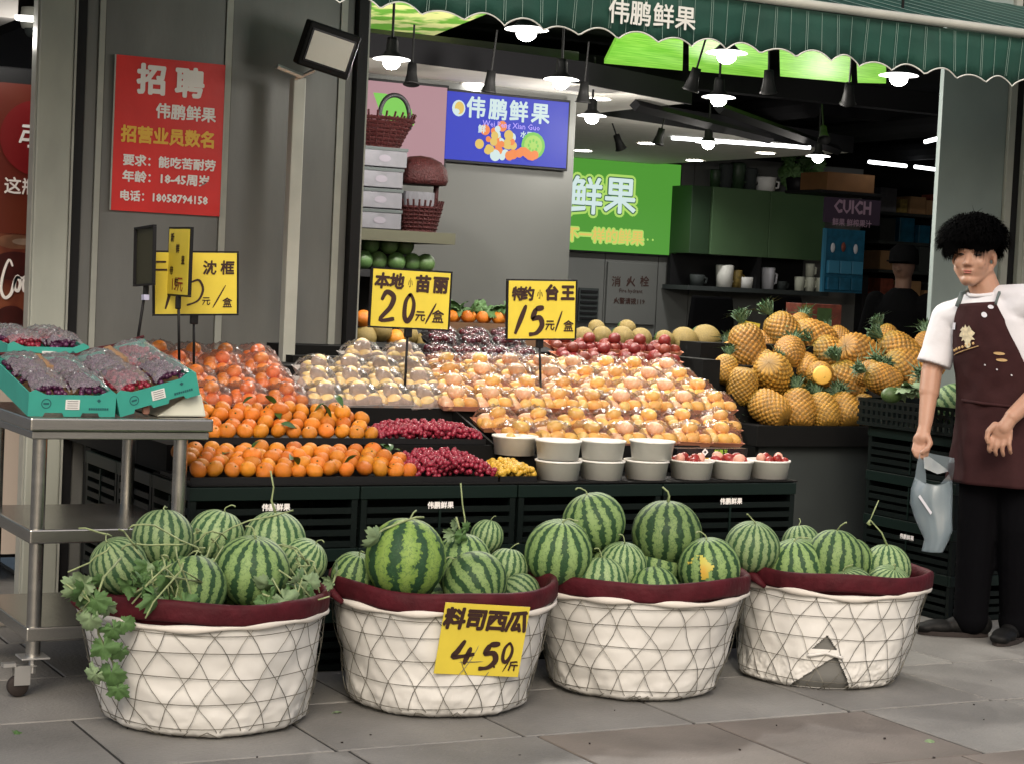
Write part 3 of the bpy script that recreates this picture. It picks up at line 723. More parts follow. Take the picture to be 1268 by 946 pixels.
# track spots
def make_spot():
    t = thing('track_spotlight', 'x', 'spotlight', group='black track spotlights')
    part('arm', MB().tube([(0, 0, .05), (0, 0, .3)], .006, 6), M['lamp_black'], t)
    part('barrel', MB().lathe([(.001, .06), (.026, .06), (.03, 0), (.042, -.055), (.05, -.065), (.044, -.068), (.03, -.04), (.001, -.035)], 18), M['lamp_black'], t, True)
    return t
spt = make_spot()
for (p, r, lb) in (((510, 92), (-.2, .1), 'below the leaf printed ceiling panel'), ((607, 101), (.1, .05), 'over the top edge of the blue screen'), ((723, 114), (.1, 0), 'beside the lamp above the blue screen'),
                   ((766, 176), (.1, -.5), 'tilted to the left above the green screen'), ((817, 169), (.1, .2), 'hanging straight above the green screen'), ((859, 98), (.3, .1), 'in front of the lime green ceiling panels'),
                   ((952, 101), (.2, -.2), 'under the third lime green panel'), ((1051, 116), (.4, -.3), 'below the rightmost lime green panel'), ((1020, 166), (-.6, .4), 'turned towards the camera, above the brown box')):
    q = at(*p, Z=2.38); put(spt, q, (r[0], r[1], 0), 'small black track spotlight ' + lb, scale=.85)
for p in ((478, 40), (610, 62), (470, 62)):
    pass
# ================================================================== WATERMELON BASKETS
R_ = random.Random(11)
def curl(seed, L=.1, up=.8, n=9):
    r = random.Random(seed); p = Vector((0, 0, 0)); d = Vector((r.uniform(-.5, .5), r.uniform(-.5, .5), up)).normalized(); out = [p.copy()]
    for i in range(n):
        d = (d + Vector((r.uniform(-.45, .45), r.uniform(-.45, .45), r.uniform(-.5, .25)))).normalized(); p = p + d * L / n; out.append(p.copy())
    return out
def melon_mesh(key, el=1.0):
    b = MB(); n, m = 36, 24
    b.ball((0, 0, 0), 1, n, m); out = []
    for q in b.v:
        a = math.atan2(q.y, q.x); rr = math.hypot(q.x, q.y)
        k = 1 + .012 * math.cos(a * 3 + 1) + .008 * math.cos(a * 5)
        z = q.z * el - .07 * math.exp(-(rr / .22) ** 2) * (1 if q.z > 0 else -1)
        out.append(Vector((q.x * k, q.y * k, z)))
    b.v = out; me = b.mesh('watermelon', True); me.materials.append(M[key]); return me
MEL = {k: melon_mesh(k, e) for k, e in (('melon', 1.0), ('melon_pale', .97), ('melon_broad', 1.06))}
STEMS = []
for i in range(5):
    pts = [p + Vector((0, 0, .92)) for p in curl(40 + i, .55)]
    me = MB().tube(pts, [.035] + [.022] * (len(pts) - 3) + [.028, .03], 6).mesh('stem', True); me.materials.append(M['stem']); STEMS.append(me)
def melon(px, py, rp, Y, kind, label, tilt=.25, az=0, stem=True, patch=False, si=None):
    c = at(px, py, Y=Y); r = rp / ppm(c)
    o = link('watermelon', MEL[kind]); o.location = c; o.scale = (r * R_.uniform(.96, 1.05), r * R_.uniform(.96, 1.05), r * R_.uniform(.95, 1.04))
    o.rotation_euler = (tilt * math.cos(az), tilt * math.sin(az), R_.uniform(0, 6)); tag(o, label, 'watermelon', 'green striped watermelons in the four baskets')
    if stem: link('stem', STEMS[R_.randrange(5) if si is None else si], None, o)
    return o, c, r

def basket(pc, pb, ztop, rt, rb, label, tear=False, seed=0):
    ct = at(pc[0], pc[1], Y=pc[2]); cb = at(pb[0], pb[1], Y=pb[2])
    root = thing('wire_basket', label, 'basket', (cb.x, cb.y, 0), group='wire baskets of watermelons')
    dx, dy = ct.x - cb.x, ct.y - cb.y; h = ztop; rr = random.Random(seed)
    def prof(t):   # bulging tapered side, t 0 bottom .. 1 top
        return rb + (rt - rb) * (max(t, 0) ** .92) + .004 * math.sin(PI * t)
    def pt(a, t, off=0):
        r = prof(t) + off; lo = .028 * (1 - min(t / .06, 1)) ** 2
        wob = .006 * noise.noise(Vector((math.cos(a) * 2.4, math.sin(a) * 2.4, t * 3 + seed))) * 2
        r += wob - lo
        return Vector((dx * t + math.cos(a) * r, dy * t + math.sin(a) * r * .97, h * t + .004))
    n, m = (420, 110) if tear else (180, 46); b = MB()
    for j in range(m + 1):
        t = j / m
        for k in range(n):
            a = 2 * PI * k / n
            fold = .0055 * noise.noise(Vector((math.cos(a) * 7, math.sin(a) * 7, t * 9 + seed * 3))) * (1.3 - t * 1.1)
            fine = .006 * abs(noise.noise(Vector((math.cos(a) * 19, math.sin(a) * 19, t * 14 + seed)))) * max(0, 1 - t * 2.2)
            # the cloth bulges out through the wire cells
            b.v.append(pt(a, t, -.006 + fold + fine * 2))
    va = math.atan2(-5.6, -cb.x * 1.0)
    def torn(a, t):
        if not tear: return False
        u = (a - TA) ; 
        big = t < .37 and abs(u - .05 - .34 * t) < (.37 - t) * 1.12
        small = .43 < t < .58 and abs(u - .03) < (.58 - t) * .95
        return big or small
    TA = -PI / 2 - .66
    for j in range(m):
        for k in range(n):
            a = 2 * PI * (k + .5) / n; a = a - 2 * PI if a > PI else a
            if torn(a, (j + .5) / m): continue
            b.f.append((j * n + k, j * n + (k + 1) % n, (j + 1) * n + (k + 1) % n, (j + 1) * n + k))
    ln = part('liner', b, M['liner'], root, True)
    if tear:
        bb = MB()
        for j in range(13):
            for k in range(48): bb.v.append(pt(2 * PI * k / 48, j / 12 * .92, -.022))
        for j in range(12):
            for k in range(48): bb.f.append((j * 48 + k, j * 48 + (k + 1) % 48, (j + 1) * 48 + (k + 1) % 48, (j + 1) * 48 + k))
        part('inner_cardboard', bb, mat('inner_grey', (.15, .15, .14), .8), root, True)
        tb = MB(); tb.tube([pt(TA + .05 + .2 * s, .395 - .04 * abs(s), .004) for s in [x / 6 - 1 for x in range(13)]], .006, 6)
        part('torn_cloth_strip', tb, M['liner'], root, True)
    bb = MB(); bb.v = [pt(2 * PI * k / 48, 0, -.01) for k in range(48)]; bb.f = [tuple(range(48))[::-1]]
    part('bottom', bb, M['liner'], root)
    # wires: irregular hoops and two families of slanting wires
    for t in (.10, .32, .54, .76, .93):
        ph = rr.random() * 6
        part('wire_hoop', MB().tube([pt(2 * PI * k / 72, t + .012 * math.sin(2 * PI * k / 72 * 3 + ph), .0032) for k in range(73)], .0013, 4), M['wire'], root)
    wm = MB(); nw = 21
    for s in (-1, 1):
        for k in range(nw):
            a0 = 2 * PI * k / nw + rr.uniform(-.05, .05); sw = s * (.62 + rr.uniform(-.08, .1)); ph = rr.random() * 6
            wm.tube([pt(a0 + sw * t / 12 + .02 * math.sin(t + ph), t / 12, .003) for t in range(13)], .0012, 4, cap=False)
    for k in range(14):
        a0 = rr.random() * 6.28; L_ = rr.uniform(.1, .3)
        wm.tube([pt(a0 + q * L_, .02 + .05 * math.sin(q * 5 + k), .007) for q in (0, .3, .6, 1)], .0014, 4, cap=False)
    part('wire_mesh', wm, M['wire'], root)
    # white hem below the maroon rim
    hm = MB(); hs = []
    for k in range(97):
        a = 2 * PI * k / 96; hs.append(pt(a, 1.0 + .012 * math.sin(a * 4 + seed) - .02 * max(0, math.sin(a * 2 + seed * 2)) ** 4, .004 + .004 * math.sin(a * 9 + seed)))
    hm.tube(hs, [.0085 + .003 * math.sin(i * .7 + seed) for i in range(97)], 8, flat=1.2)
    part('white_hem', hm, M['liner_hem'], root, True)
    # maroon rim band
    rm = MB(); n2 = 96; wv = 1
    profr = [(-.004, -.002), (.008, .002), (.012, .012), (.013, .03), (.014, .048), (.011, .060), (.002, .065), (-.008, .060), (-.014, .048), (-.018, .03), (-.022, -.03)]
    for (o_, z_) in profr:
        for k in range(n2):
            a = 2 * PI * k / n2; sag = .006 * math.sin(a * 2 + seed) + .004 * math.sin(a * 5 + seed * 2)
            q = pt(a, 1.0, o_ + .004 * noise.noise(Vector((math.cos(a) * 5, math.sin(a) * 5, seed + z_ * 30)))); rm.v.append(q + Vector((0, 0, z_ + .004 + sag)))
    for i in range(len(profr) - 1):
        for k in range(n2): rm.f.append((i * n2 + k, i * n2 + (k + 1) % n2, (i + 1) * n2 + (k + 1) % n2, (i + 1) * n2 + k))
    part('maroon_rim', rm, M['maroon'], root, True)
    # inner shadowed wall
    bb = MB()
    for j in (0, 1):
        for k in range(48): bb.v.append(pt(2 * PI * k / 48, (.55, 1.0)[j], -.024))
    for k in range(48): bb.f.append((k, 48 + k, 48 + (k + 1) % 48, (k + 1) % 48))
    part('inner_cloth', bb, M['maroon'], root, True)
    # two cloth ears where the handles poke out
    for a in ((PI, 0) if seed != 2 else (PI, .15)):
        part('handle_ear', MB().tube([pt(a - .16, 1.0, .012) + Vector((0, 0, .01)), pt(a - .06, 1.03, .026) + Vector((0, 0, .022)), pt(a + .05, 1.03, .03) + Vector((0, 0, .02)), pt(a + .16, 1.0, .014)], [.01, .017, .016, .008], 8), M['maroon'], root, True)
    ctop = Vector((cb.x + dx, cb.y + dy, 0)); return root, ctop
B1, t1 = basket((252, 752, 5.68), (254, 895, 5.635), .335, .374, .305, 'leftmost watermelon basket, leafy vine hanging over its side, warm cream cloth', seed=0)
B2, t2 = basket((547, 741, 5.71), (541, 870, 5.65), .335, .368, .288, 'second watermelon basket from the left, behind the yellow 4.50 price card', seed=2)
B3, t3 = basket((792, 728, 5.74), (782, 858, 5.68), .335, .375, .282, 'third watermelon basket from the left, under the two tallest melons', seed=4)
B4, t4 = basket((1032, 726, 5.72), (1012, 845, 5.65), .33, .345, .285, 'rightmost watermelon basket with a torn triangular hole in its cloth', True, 6)
# melons (pixel centre, radius, depth)
ML = [
 (147, 700, 36, 5.68, 'melon_pale', 'melon at the far left of the leftmost basket, vines over it', .5, 2),
 (202, 666, 37, 5.78, 'melon_pale', 'upper melon in the leftmost basket, standing in front of the steel table leg', .2, 0),
 (268, 664, 36, 5.92, 'melon_pale', 'rear melon of the leftmost basket between the table leg and the tallest stem', .3, 1),
 (240, 728, 41, 5.52, 'melon', 'front middle melon of the leftmost basket with spread dark stripes', .5, 4.7),
 (312, 706, 46, 5.58, 'melon', 'largest melon of the leftmost basket, front right', .15, 0),
 (340, 668, 38, 5.80, 'melon_pale', 'melon with a tall thin stem at the back right of the leftmost basket', .1, 0),
 (376, 694, 30, 5.70, 'melon_pale', 'melon at the right rim of the leftmost basket under curly tendrils', .6, 1),
 (438, 712, 29, 5.74, 'melon', 'small melon at the left rim of the second basket with a hooked stem', .35, .6),
 (502, 691, 50, 5.60, 'melon_broad', 'biggest melon of the second basket with broad dark stripes', .06, 0),
 (573, 692, 34, 5.78, 'melon', 'melon behind the yellow card basket, topped by a bunch of dried leaves', .1, 0),
 (603, 664, 22, 6.02, 'melon_pale', 'small dull melon at the very back of the second basket', .2, 0),
 (588, 722, 40, 5.58, 'melon', 'tilted melon with slanting stripes just above the yellow card', .9, 3.0),
 (628, 702, 26, 5.78, 'melon_pale', 'melon at the back right of the second basket with a short stub stem', .2, 0),
 (645, 733, 25, 5.68, 'melon_pale', 'lowest melon at the right rim of the second basket', 1.1, 3.2),
 (692, 684, 42, 5.70, 'melon', 'melon at the left of the third basket with a pale blotch', .2, 5),
 (735, 646, 39, 5.80, 'melon', 'upper left melon of the third basket with a bent stem', .3, .5),
 (825, 660, 44, 5.78, 'melon', 'tallest melon of the third basket, stem pointing up', .08, 0),
 (770, 700, 30, 5.68, 'melon_pale', 'melon half hidden in the middle of the third basket with a looped stem', .15, 0),
 (744, 722, 34, 5.64, 'melon_pale', 'front melon of the third basket, left of centre', .2, 2),
 (810, 734, 33, 5.58, 'melon', 'low front melon of the third basket, right of centre', .4, 1),
 (878, 703, 40, 5.58, 'melon', 'melon with a bright yellow patch at the right of the third basket', .2, 1),
 (931, 677, 34, 5.76, 'melon_pale', 'melon at the upper left of the rightmost basket with a hooked stem', .2, .4),
 (940, 706, 26, 5.80, 'melon_pale', 'small dull melon in the left corner of the rightmost basket', .6, 3),
 (985, 701, 36, 5.72, 'melon', 'front left melon of the rightmost basket', .2, 4),
 (992, 673, 24, 5.88, 'melon_pale', 'small melon peeking out behind the front left one of the rightmost basket', .2, 0),
 (1033, 692, 38, 5.66, 'melon', 'largest melon in the middle of the rightmost basket', .05, 0),
 (1097, 703, 31, 5.70, 'melon_pale', 'melon at the right of the rightmost basket with a long upright stem', .05, 0),
 (1052, 729, 30, 5.56, 'melon_pale', 'lowest front melon of the rightmost basket', .5, 3.5),
 (1100, 726, 29, 5.60, 'melon_pale', 'front right melon of the rightmost basket leaning on its neighbour', .4, 5)]
LONG = {5: [(0, 0, .9), (-.15, 0, 1.3), (-.1, 0, 1.75), (-.22, 0, 2.3)], 16: [(0, 0, .9), (.03, 0, 1.1), (-.02, -.05, 1.25), (-.18, -.05, 1.38)],
        26: [(0, 0, .9), (-.25, 0, 1.4), (-.75, 0, 1.9), (-.6, 0, 2.3), (-.45, 0, 2.7)], 9: [(0, 0, .9), (.02, 0, 1.5), (-.1, 0, 2.1), (-.2, 0, 2.9)]}
for i, (x, y, r, Y, k, lb, tl, az) in enumerate(ML):
    o, c, rad = melon(x, y, r, Y, k, lb, tl, az, stem=i not in LONG)
    if i in LONG:
        o.rotation_euler = (0, 0, -math.radians(28)) if i != 9 else (0, 0, -.5)
        b = MB().tube([Vector(p) for p in LONG[i]], [.05, .035, .028, .03] + [.02] * (len(LONG[i]) - 4), 6)
        if i == 26: b.tube([(-.75, 0, 1.9), (-.82, .05, 1.75), (-.72, .05, 1.68)], [.03, .08, .04], 6)
        part('stem', b, M['stem'], o, True)
    if i == 20:   # yellow ground spot
        b = MB(); n = 14
        dirv = (Vector((0, 0, EYE)) - c).normalized(); side = dirv.cross(Vector((0, 0, 1))).normalized(); u2 = side.cross(dirv)
        d0 = (dirv - side * -.30 + u2 * .02).normalized()
        me = MB(); me.ball((0, 0, 0), 1.006, 120, 80)
        mw = o.rotation_euler.to_matrix()
        sv = [];
        for q in me.v: sv.append(mw @ q)
        s2 = side; 
        keep = [f for f in me.f if all((sv[v_] - d0).length < .42 + .16 * noise.noise(sv[v_] * 4) + .05 * noise.noise(sv[v_] * 14) for v_ in f)]
        me.f = keep; part('ground_spot', me, mat('ground_spot', (.52, .46, .07), .5, col2=(.62, .36, .05), vs=1.6, ramp=(.45, .7)), o, True)
# hidden filling that carries the heap
gi = 0
for bi, (tc_, rt) in enumerate(((t1, .36), (t2, .36), (t3, .36), (t4, .33))):
    for k in range(6):
        a = k * PI / 3 + .3; o = link('watermelon', MEL['melon']); o.location = (tc_.x + math.cos(a) * .21, tc_.y + math.sin(a) * .2, .265); o.scale = (.095,) * 3
        o.rotation_euler = (a, .5, a); tag(o, 'watermelon buried at the bottom of the %s basket from the left' % ORD[bi], 'watermelon', 'buried watermelons, basket %d' % (bi + 1))
    for k in range(2):
        o = link('watermelon', MEL['melon']); o.location = (tc_.x + (-.1, .1)[k], tc_.y + .04, .40); o.scale = (.09,) * 3
        tag(o, 'watermelon buried at the bottom of the %s basket from the left' % ORD[bi], 'watermelon', 'buried watermelons, basket %d' % (bi + 1))

# ---- vines and leaves
def leaf_mesh(seed, lobes=5, deep=.45, cup=.25):
    r = random.Random(seed); b = MB(); n = 48; b.v.append(Vector((0, 0, 0))); rings = (.35, .7, 1.0)
    for rg in rings:
        for k in range(n):
            t = -PI * .93 + 2 * PI * .93 * k / (n - 1)
            base = (.55 + .45 * abs(math.cos(t * .5)) ** 1.5) * (1 + .3 * noise.noise(Vector((math.cos(t) * 1.6, math.sin(t) * 1.6, seed * 3.3))))
            rad = base * (1 - deep * rg * (1 - abs(math.cos(t * lobes / 2))) ) * (1 + .10 * rg * math.sin(t * 17 + seed)) * rg
            x, y = math.cos(t) * rad, math.sin(t) * rad
            b.v.append(Vector((x, y, -cup * (x * x + y * y) + .05 * math.sin(x * 9 + seed) + .06 * math.cos(t * lobes) * rg)))
    for k in range(n - 1): b.f.append((0, 1 + k, 2 + k))
    for j in range(2):
        for k in range(n - 1):
            a = 1 + j * n + k; b.f.append((a, a + n, a + n + 1, a + 1))
    return b
LEAF = {}
for i in range(4):
    for mm in ('leaf', 'leaf_pale'):
        me = leaf_mesh(i, 5 + i % 2 * 2, .26 + .07 * (i % 2), .3 + .15 * i).mesh('leaf', True); me.materials.append(M[mm]); LEAF[(i, mm)] = me
def vine(path, leaves, label, r=.0035, mt='stem', extra=()):
    root = thing('watermelon_vine', label, 'vine', path[0])
    pts = [Vector(p) - Vector(path[0]) for p in path]
    part('vine_stem', MB().tube(pts, r, 6), M[mt], root, True)
    for e in extra: part('tendril', MB().tube([Vector(p) - Vector(path[0]) for p in e], r * .75, 5), M[mt], root, True)
    for (p, s, rot, i, mm) in leaves:
        o = link('leaf', LEAF[(i, mm)], None, root); o.location = Vector(p) - Vector(path[0]); o.scale = (s,) * 3; o.rotation_euler = rot
    return root
V = lambda x, y, Y: at(x, y, Y=Y)
fc = (PI / 2, 0, -.5)
vine([V(150, 690, 5.5), V(128, 715, 5.42), V(118, 745, 5.42), V(122, 785, 5.46), V(140, 820, 5.5), V(145, 850, 5.52)],
     [(V(105, 722, 5.40), .048, (1.3, .3, 2.6), 0, 'leaf_pale'), (V(118, 742, 5.39), .05, (1.5, 1.0, -.6), 1, 'leaf'), (V(112, 765, 5.40), .045, (1.4, 1.8, -.5), 2, 'leaf_pale'),
      (V(140, 778, 5.40), .045, (1.4, 1.2, -.4), 3, 'leaf'), (V(128, 800, 5.41), .05, (1.5, 1.4, -.5), 0, 'leaf'), (V(150, 805, 5.41), .042, (1.2, 2.2, -.3), 1, 'leaf'),
      (V(138, 832, 5.43), .052, (1.5, 1.5, -.5), 2, 'leaf'), (V(118, 835, 5.45), .040, (1.4, 2.4, -.6), 3, 'leaf_pale'), (V(146, 852, 5.44), .042, (1.5, 1.5, -.4), 1, 'leaf'),
      (V(155, 770, 5.40), .035, (1.2, .5, -.4), 2, 'leaf'), (V(100, 740, 5.42), .035, (1.5, 2.8, -.4), 3, 'leaf')],
     'leafy green vine hanging down the left side of the leftmost basket')
vine([V(250, 720, 5.42), V(200, 712, 5.40), V(165, 735, 5.40)],
     [(V(178, 722, 5.40), .062, (1.2, .2, 1.2), 1, 'leaf'), (V(205, 712, 5.40), .05, (1.3, .5, .5), 2, 'leaf'), (V(228, 745, 5.38), .05, (1.2, 1.0, -.4), 0, 'leaf'), (V(190, 738, 5.37), .055, (1.1, .8, .2), 3, 'leaf'), (V(160, 725, 5.40), .04, (1.1, .4, 2), 0, 'leaf')],
     'leaves lying between the front melons of the leftmost basket', extra=[[V(250, 720, 5.42), V(225, 705, 5.38), V(190, 745, 5.36), V(180, 765, 5.34)]])
vine([V(372, 745, 5.50), V(345, 742, 5.42), V(325, 735, 5.40)],
     [(V(352, 742, 5.39), .055, (1.3, .9, -.3), 0, 'leaf_pale'), (V(330, 748, 5.38), .05, (1.3, 1.5, -.6), 1, 'leaf'), (V(366, 728, 5.44), .05, (1.0, .2, .2), 2, 'leaf'), (V(350, 762, 5.37), .035, (1.5, 1.6, -.4), 3, 'leaf'), (V(340, 725, 5.42), .04, (1.1, .3, .8), 3, 'leaf')],
     'leaves and tendrils over the front right rim of the leftmost basket', extra=[[V(372, 745, 5.50), V(395, 742, 5.42), V(408, 738, 5.40)], [V(345, 705, 5.45), V(370, 722, 5.43), V(385, 740, 5.42)]])
def leaf_heap(label, box, n, seed, Y, smin=.028, smax=.05):
    r = random.Random(seed); q0 = V((box[0] + box[2]) / 2, (box[1] + box[3]) / 2, Y); root = thing('watermelon_vine', label, 'vine', q0)
    for k in range(n):
        q = V(r.uniform(box[0], box[2]), r.uniform(box[1], box[3]), Y + r.uniform(-.02, .05)); o = link('leaf', LEAF[(k % 4, 'leaf' if r.random() < .72 else 'leaf_pale')], None, root)
        o.location = q - q0; o.scale = (r.uniform(smin, smax),) * 3; o.rotation_euler = (r.uniform(.5, 1.7), r.uniform(0, 2.8), r.uniform(-1.2, .8))
    for k in range(3):
        p = V(r.uniform(box[0], box[2]), box[3], Y) - q0; part('tendril', MB().tube([p, p + Vector((r.uniform(-.03, .03), -.02, .04)), p + Vector((r.uniform(-.05, .05), -.01, .09))], .0026, 5), M['stem'], root, True)
    return root
leaf_heap('dense leaves at the front left of the leftmost basket, between its two front melons', (165, 700, 222, 742), 22, 3, 5.44)
leaf_heap('leaves piled between the largest melon and the right rim of the leftmost basket', (330, 715, 392, 752), 16, 5, 5.44)
leaf_heap('leaves behind the front melons in the middle of the leftmost basket', (225, 690, 285, 712), 12, 8, 5.60)
leaf_heap('pale leaves at the very left tip of the leftmost basket', (95, 712, 135, 760), 12, 13, 5.42)
def loops(seed, c, n, s, Y, label, mt='stem'):
    r = random.Random(seed); ps = []
    for k in range(n):
        x, y = c[0] + r.uniform(-s, s), c[1] + r.uniform(-s, s) * .7; L = []
        dx, dy = r.uniform(-9, 9), r.uniform(-8, 4)
        for i in range(7):
            L.append(V(x, y, Y + r.uniform(-.02, .02))); x += dx + r.uniform(-4, 4); y += dy; dx += r.uniform(-7, 7); dy += r.uniform(-2, 6)
        ps.append(L)
    root = thing('watermelon_vine', label, 'vine', ps[0][0])
    for L in ps: part('tendril', MB().tube([p - ps[0][0] for p in L], .0028, 5), M[mt], root, True)
    return root
loops(2, (150, 665), 6, 22, 5.55, 'dry curly tendrils rising over the far left melon of the leftmost basket')
loops(5, (375, 685), 7, 20, 5.58, 'tangle of pale tendrils at the right end of the leftmost basket')
loops(8, (265, 665), 5, 20, 5.75, 'thin tendrils across the rear melons of the leftmost basket')
loops(12, (225, 700), 5, 22, 5.40, 'light tendrils crossing the front middle melon of the leftmost basket')
vine([V(418, 705, 5.55), V(412, 722, 5.55), V(405, 735, 5.55)], [(V(418, 700, 5.55), .035, (1.4, 1.2, 1), 0, 'leaf_pale'), (V(410, 720, 5.53), .03, (1.3, .2, 2), 1, 'leaf_pale')], 'small pale leaf standing at the left rim of the second basket')
vine([V(565, 640, 5.72), V(572, 665, 5.74), V(575, 690, 5.72)], [(V(566, 648, 5.72), .035, (1.2, 1.0, 1), 2, 'leaf_pale'), (V(572, 662, 5.70), .035, (1.4, 1.9, 0), 0, 'leaf'), (V(560, 660, 5.71), .03, (1.4, .4, 2), 3, 'leaf_pale'), (V(580, 652, 5.72), .028, (1.3, 2.6, .3), 1, 'leaf')], 'bunch of dried leaves on top of a melon in the second basket')
vine([V(455, 670, 5.56), V(475, 655, 5.56), V(500, 645, 5.56), V(515, 640, 5.56), V(525, 640, 5.56)], [(V(468, 665, 5.52), .05, (1.2, 2.4, .3), 2, 'leaf_pale')], 'bent stem and drooping leaf on the biggest melon of the second basket')

# ---- yellow price card clipped to basket two
q = at(597, 792, Y=5.345); cd = thing('price_card', 'yellow handwritten 4.50 watermelon price card on the second basket', 'price sign', q)
wd = 112 / ppm(q); hh = 92 / ppm(q)
cr = part('card', MB().box((0, 0, 0), (wd, .002, hh)), M['sign_yellow'], cd); cr.rotation_euler = (math.radians(9), math.radians(4), -.12)
def glyphs(s, xs, z, size, par, bold=.045, sh=.1, wx=1.0):
    for ch, x in zip(s, xs): lettering('lettering', ch, size, M['ink'], par, (x, -.003, z), bold=bold, shear=sh, wx=wx, ry=0)
glyphs('料司西瓜', [-.105, -.035, .035, .103], .062, .072, cr, .05)
strokes('lettering', digits('4', -.09, -.09, .088, .85, .1, .19) + digits('5', -.005, -.095, .088, .8, .1, .2) + digits('0', .072, -.068, .066, .6, .1, .17) + [[.006, (.052, -.082), (.056, -.088)]], M['ink'], cr, (0, -.0035, 0))
strokes('lettering', [[.004, (.085, -.1), (.105, -.055)]], M['ink'], cr, (0, -.0036, 0))
lettering('lettering', '斤', .034, M['ink'], cr, (.118, -.003, -.082), bold=.04)
for i, (x, y) in enumerate(((20, 905), (418, 880), (1150, 915))):
    q = at(x, y, Z=.006); o = link('fallen_leaf', LEAF[(i, 'leaf_pale' if i else 'leaf')]); o.location = q; o.scale = (.022,) * 3; o.rotation_euler = (.15, .1, i * 2.1)
    tag(o, ('small green leaf scrap on the paving in front of the caster', 'pale leaf scrap between the two left baskets', 'pale leaf scrap on the paving at the lower right')[i], 'leaf')
# ================================================================== STEEL TABLE
tl, tr_ = at(38, 517, Y=6.02), at(265, 517, Y=6.02)
TX0, TX1, TZ = tl.x, tr_.x, tl.z
TY0, TY1 = 6.02, 6.70
tb = thing('steel_table', 'stainless steel wheeled table with two lower shelves under the teal grape boxes', 'table', (TX0, TY0, 0))
part('tabletop', MB().box2((TX0, TY0, TZ - .042), (TX1, TY1, TZ)), M['steel'], tb, world=True, bevel=.006)
part('tabletop_hem', MB().box2((TX0 + .01, TY0 + .012, TZ - .068), (TX1 - .01, TY1 - .01, TZ - .043)), M['steel'], tb, world=True, bevel=.003)
lx = (TX0 + .045, at(223, 600, Y=6.06).x)
for z in (.535, .225):
    part('shelf', MB().box2((lx[0] - .03, TY0 + .02, z - .045), (lx[1] + .03, TY1 - .02, z)), M['steel'], tb, world=True, bevel=.005)
for x in lx:
    for y in (TY0 + .05, TY1 - .06):
        lg = part('leg', MB().lathe([(.023, .13), (.023, TZ - .069)], 20, (x, y, 0)), M['steel'], tb, True, world=True)
        part('foot_plate', MB().box((x, y, .127), (.09, .09, .006)), M['zinc'], lg, world=True, bevel=.002)
        cs = part('caster', MB().tube([(x, y, .124), (x, y, .075)], .012, 8).box((x - .035, y - .017, .07), (.05, .003, .06)).box((x - .035, y + .017, .07), (.05, .003, .06)).box((x - .02, y, .1), (.06, .036, .004)).box((x - .075, y, .105), (.04, .03, .012)), M['zinc'], tb, world=True)
        wq = MB(); wq.lathe([(.001, -.013), (.03, -.013), (.034, -.008), (.034, .008), (.03, .013), (.001, .013)], 20); wq.xf(Matrix.Translation((x - .045, y, .036)) @ Matrix.Rotation(PI / 2, 4, 'X'))
        part('wheel', wq, M['rubber'], cs, True, world=True)
for z, l in ((.56, 1),):
    pass
